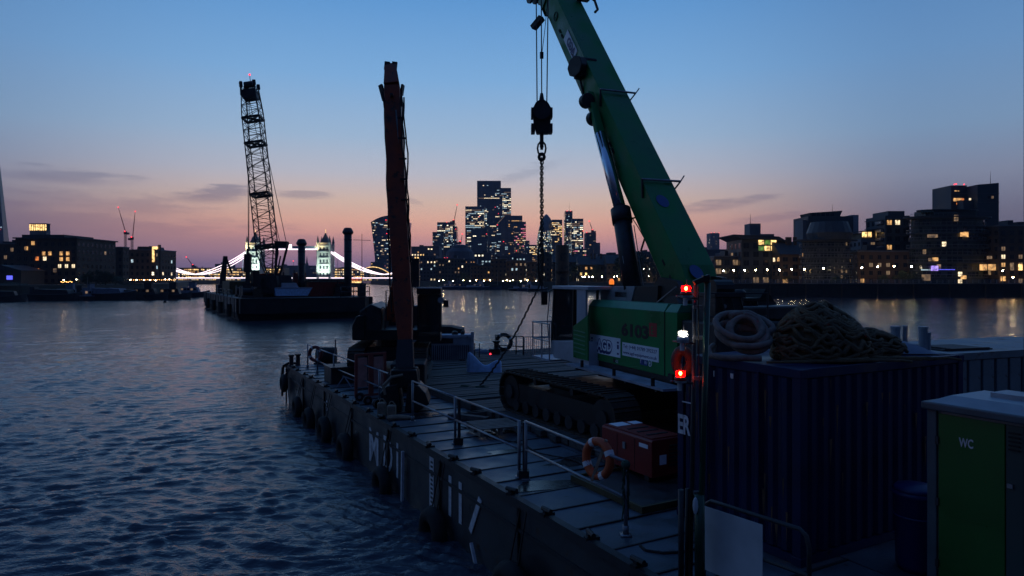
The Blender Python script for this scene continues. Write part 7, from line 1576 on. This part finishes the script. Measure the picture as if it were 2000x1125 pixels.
for z in (.5, 1.3, 2.1): MB().box(-.012, .012, -.13, -.09, z, z + .1).build('hinge', 'dark_steel', t)
for i in range(5): MB().box(.0, .02, -1.06, -.94, 2.2 + i * .05, 2.22 + i * .05).build('vent_slot', 'black_rubber', t)
MB().box(.004, .012, -.70, -.20, .5, .52).build('door_rib', 'toilet_green', t); MB().box(.004, .012, -.70, -.20, 1.2, 1.22).build('door_rib', 'toilet_green', t)
t = thing('waste_bin', 'blue plastic bin standing between container and toilet cabin', 'bin', Vector((5.93, 10.0, DZ))); MB().lathe([(.24, 0), (.28, .1), (.3, 1.08), (.33, 1.1), (.33, 1.16)], n=18).build('body', 'plastic_blue', t, True); MB().lathe([(.33, 1.165), (.28, 1.22), (.05, 1.26)], n=18).build('lid', 'plastic_blue', t, True); MB().torus((0, 0, .8), .3, .015, (0, 0, 1), 18, 5).build('hoop', 'plastic_blue', t)
t = thing('steel_column', 'dark steel post at the extreme right edge of the picture', 'post', Vector((9.30, 12.15, DZ))); MB().box(-.11, .11, -.11, .11, 0, 12).build('column', 'black_steel', t); MB().box(-.2, .2, -.2, .2, 0, .03).build('base_plate', 'black_steel', t)
# ------------------------------------------------------------------ navigation light mast
LM = Vector((2.50, 9.42, DZ)); t = thing('light_mast', 'pair of upright tubes carrying three navigation lanterns in the foreground', 'mast', LM); D = 9.42; k = D / F
def ml(x, y, dy_=0): p_ = P(x, y, D) - LM; p_.y += dy_; return p_
MB().cyl(ml(1366, 1133), ml(1382, 552), .042, n=12).build('tube', 'pole_green', t, True); MB().cyl(ml(1352, 1133, .1), ml(1362, 556, .1), .033, n=10).build('tube', 'dark_steel', t, True)
MB().cyl(ml(1331, 1133, .02), ml(1331, 957, .02), .04, n=10).build('short_tube', 'dark_steel', t, True); MB().cyl(ml(1346, 1133, .14), ml(1348, 960, .14), .03, n=10).build('short_tube', 'black_steel', t, True)
MB().cyl(ml(1367, 1133), ml(1366, 965), .07, n=14).build('socket_tube', 'pole_green', t, True)
MB().beam(ml(1355, 553), ml(1386, 540), .09, .07).build('top_box', 'black_steel', t, bevel=.01); MB().box(ml(1378, 0).x - .045, ml(1378, 0).x + .045, -.05, .05, ml(0, 552).z, ml(0, 538).z).build('top_cap', 'black_steel', t, bevel=.01)
sp = MB(); sp.sphere(ml(1356, 985, -.06), .05, (.8, .6, 2.4), 9, 6); sp.build('tied_bag', 'white_paint', t)
for y in (600, 660, 740, 965, 1060): MB().beam(ml(1356, y, .05), ml(1374, y, .05), .035, .05).build('clamp', 'galv', t)
MB().cyl(ml(1362, 560, -.03), ml(1366, 900, -.04), .008, n=5).build('cable', 'black_rubber', t)
def lantern(label, x, y, core, glassm, base):
    t = thing('navigation_lantern', label, 'lantern', P(x, y + 14, D - .02)); k_ = D / F
    MB().cyl((0, 0, .0), (0, 0, .03), .085, n=16).build('bracket_plate', 'galv', t); MB().cyl((-.14, 0, .02), (.0, 0, .01), .012, n=6).build('bracket_arm', 'galv', t); MB().cyl((0, 0, .01), (.18, .05, -.02), .016, n=6).build('bracket_arm', 'dark_steel', t)
    MB().cyl((-.012, 0, -.11), (-.012, 0, 0), .03, n=10).build('stem', 'white_paint', t)
    MB().lathe([(.082, .031), (.082, .06), (.074, .075), (.07, .08)], n=18).build('lens_base', base, t, True)
    gm = MB().lathe([(.068, .081), (.068, .155), (.058, .165), (.0, .17)], n=18).build('lens', glassm, t, True)
    MB().sphere((0, 0, .125), .021, (1, 1, 1.3), 10, 6).build('bulb', core, t); MB().cyl((.01, 0, .171), (.01, 0, .25), .004, n=4).build('spike', 'galv', t)
def lens_mat(name, col, em):
    m = bpy.data.materials.new(name); m.use_nodes = True; tt = m.node_tree; b = tt.nodes['Principled BSDF']; b.inputs['Base Color'].default_value = (*col, 1); b.inputs['Roughness'].default_value = .15
    b.inputs['Transmission Weight'].default_value = .0; b.inputs['Alpha'].default_value = .3; b.inputs['Emission Color'].default_value = (*col, 1); b.inputs['Emission Strength'].default_value = em; M[name] = m
lens_mat('lens_red', (1, .012, .01), .32); lens_mat('lens_clear', (.75, .75, .8), .05); mat('red_plastic', (.5, .02, .015), .35, 0, .1, 3)
lantern('upper red navigation lantern, lit', 1340, 567, 'red_core', 'lens_red', 'red_plastic'); lantern('white navigation lantern between the two red ones, lit', 1334, 655, 'white_core', 'lens_clear', 'white_paint'); lantern('lower red navigation lantern, lit', 1329, 733, 'red_core', 'lens_red', 'red_plastic')
t = thing('buoy', 'dark red round float hanging between the white and the lower red lantern', 'buoy', P(1334, 706, D + .35)); MB().torus((0, 0, 0), .10, .075, (-.4, -1, 0), 18, 8, 1.6).build('ring', 'float_brown', t, True); MB().cyl((0, 0, .2), (.1, -.05, .32), .01, n=5).build('cord', 'black_rubber', t)
# dark machinery behind the rope coil
for i, (x, y0_, y1_, w_, D, lb, mm) in enumerate(((1425, 556, 700, 62, 15.8, 'dark winch unit behind the light mast, left of three', 'dark_steel'), (1462, 566, 700, 44, 16.6, 'dark hydraulic power pack, middle of three behind the rope coil', 'black_steel'), (1496, 574, 700, 38, 17.2, 'dark cabinet with a peaked cover, right of three behind the rope coil', 'dark_steel'))):
    k_ = D / F; p = P(x, y0_, D); t = thing('machinery_unit', lb, 'machine', (p.x, p.y, DZ), RZ * .5); hh = p.z - DZ; ww = w_ * k_
    MB().box(-ww / 2, ww / 2, 0, 1.0, 0, hh - .28).build('body', mm, t, bevel=.02)
    MB().box(-ww / 2 - .03, ww / 2 + .03, -.03, 1.03, hh - .28, hh - .2).build('top_plate', mm, t)
    if i == 0: MB().cyl((-ww * .3, .4, hh - .1), (ww * .35, .4, hh - .1), .22, n=14).build('drum', 'black_steel', t); MB().cyl((-ww * .2, -.04, hh - .5), (-ww * .2, 0, hh - .5), .05, n=10).build('gauge', 'galv', t)
    if i == 1: MB().lathe([(.16, hh - .2), (.16, hh - .05), (.1, hh)], (0, .4, 0), 12).build('filter', 'black_steel', t); MB().cyl((.1, -.04, hh - .75), (.1, 0, hh - .75), .07, n=12).build('gauge', 'galv', t)
    if i == 2: MB().prism([(-ww / 2, hh - .2), (ww / 2, hh - .2), (0, hh + .12)], 0, 1, 'y').build('cover', 'black_rubber', t)
    for j in range(3): MB().tube([(-ww / 3 + j * ww / 3, -.05, hh - .3), (-ww / 3 + j * ww / 3 + .06, -.12, hh - .7), (-ww / 3 + j * ww / 3, -.05, hh - 1.2)], .025, 5).build('hose', 'black_rubber', t)
t = thing('safety_rail', 'thin grey rail in front of the dark machinery units', 'railing', P(1385, 573, 14.6)); t.location.z = DZ; hz = P(0, 573, 14.6).z - DZ
for x in (0, 1.3): MB().cyl((x, x * .1, 0), (x, x * .1, hz), .02, n=6).build('post', 'dark_steel', t)
for z in (hz, hz - .5): MB().cyl((0, 0, z), (1.3, .13, z), .018, n=6).build('rail', 'dark_steel', t)

# ------------------------------------------------------------------ second level of parts
NEST = {'roof_plant': 'parapet', 'chimney': 'roof', 'louvre': 'green_side_panel', 'rope_socket': 'cheek_plate', 'lid_slot': 'lid', 'logo_letters': 'sign_plate', 'logo_bar': 'sign_plate', 'phone_text': 'sign_plate', 'web_text': 'sign_plate',
        'badge_letter': 'red_badge', 'window_frame': 'wall', 'turret_spire': 'roof', 'finial': 'roof', 'hanger': 'deck', 'crown_light': 'crown_core', 'lantern': 'hood', 'bulb': 'cable', 'cab_pillar': 'cab_floor', 'floor_band': 'facade', 'mullion': 'wall',
        'bracket_arm': 'bracket_plate', 'bar': 'frame', 'boom_letters': 'boom_sign', 'cylinder_hose': 'lift_cylinder', 'cylinder_head': 'lift_cylinder', 'grease_pipe': 'lift_cylinder', 'door_handle': 'door', 'roof_vent': 'roof', 'hose_clamp': 'hydraulic_pipe', 'rib': 'body', 'lens': 'lens_base', 'wheelhouse_roof': 'wheelhouse', 'label_sheet': 'canopy', 'door_gap': 'canopy', 'rail_stay': 'step_rail', 'rail_hook': 'step_rail', 'catwalk_bracket': 'catwalk', 'catwalk_peg': 'catwalk'}
base_ = lambda o: o.name.split('.')[0]
for th in [o for o in S.objects if o.parent is None and 'label' in o]:
    ch = list(th.children); by_ = {}
    for c in ch:
        if c.type == 'MESH' and c.matrix_basis == Matrix(): by_.setdefault(base_(c), c)
    for c in ch:
        p_ = NEST.get(base_(c))
        if p_ and p_ in by_ and by_[p_] is not c and not c.children: c.parent = by_[p_]
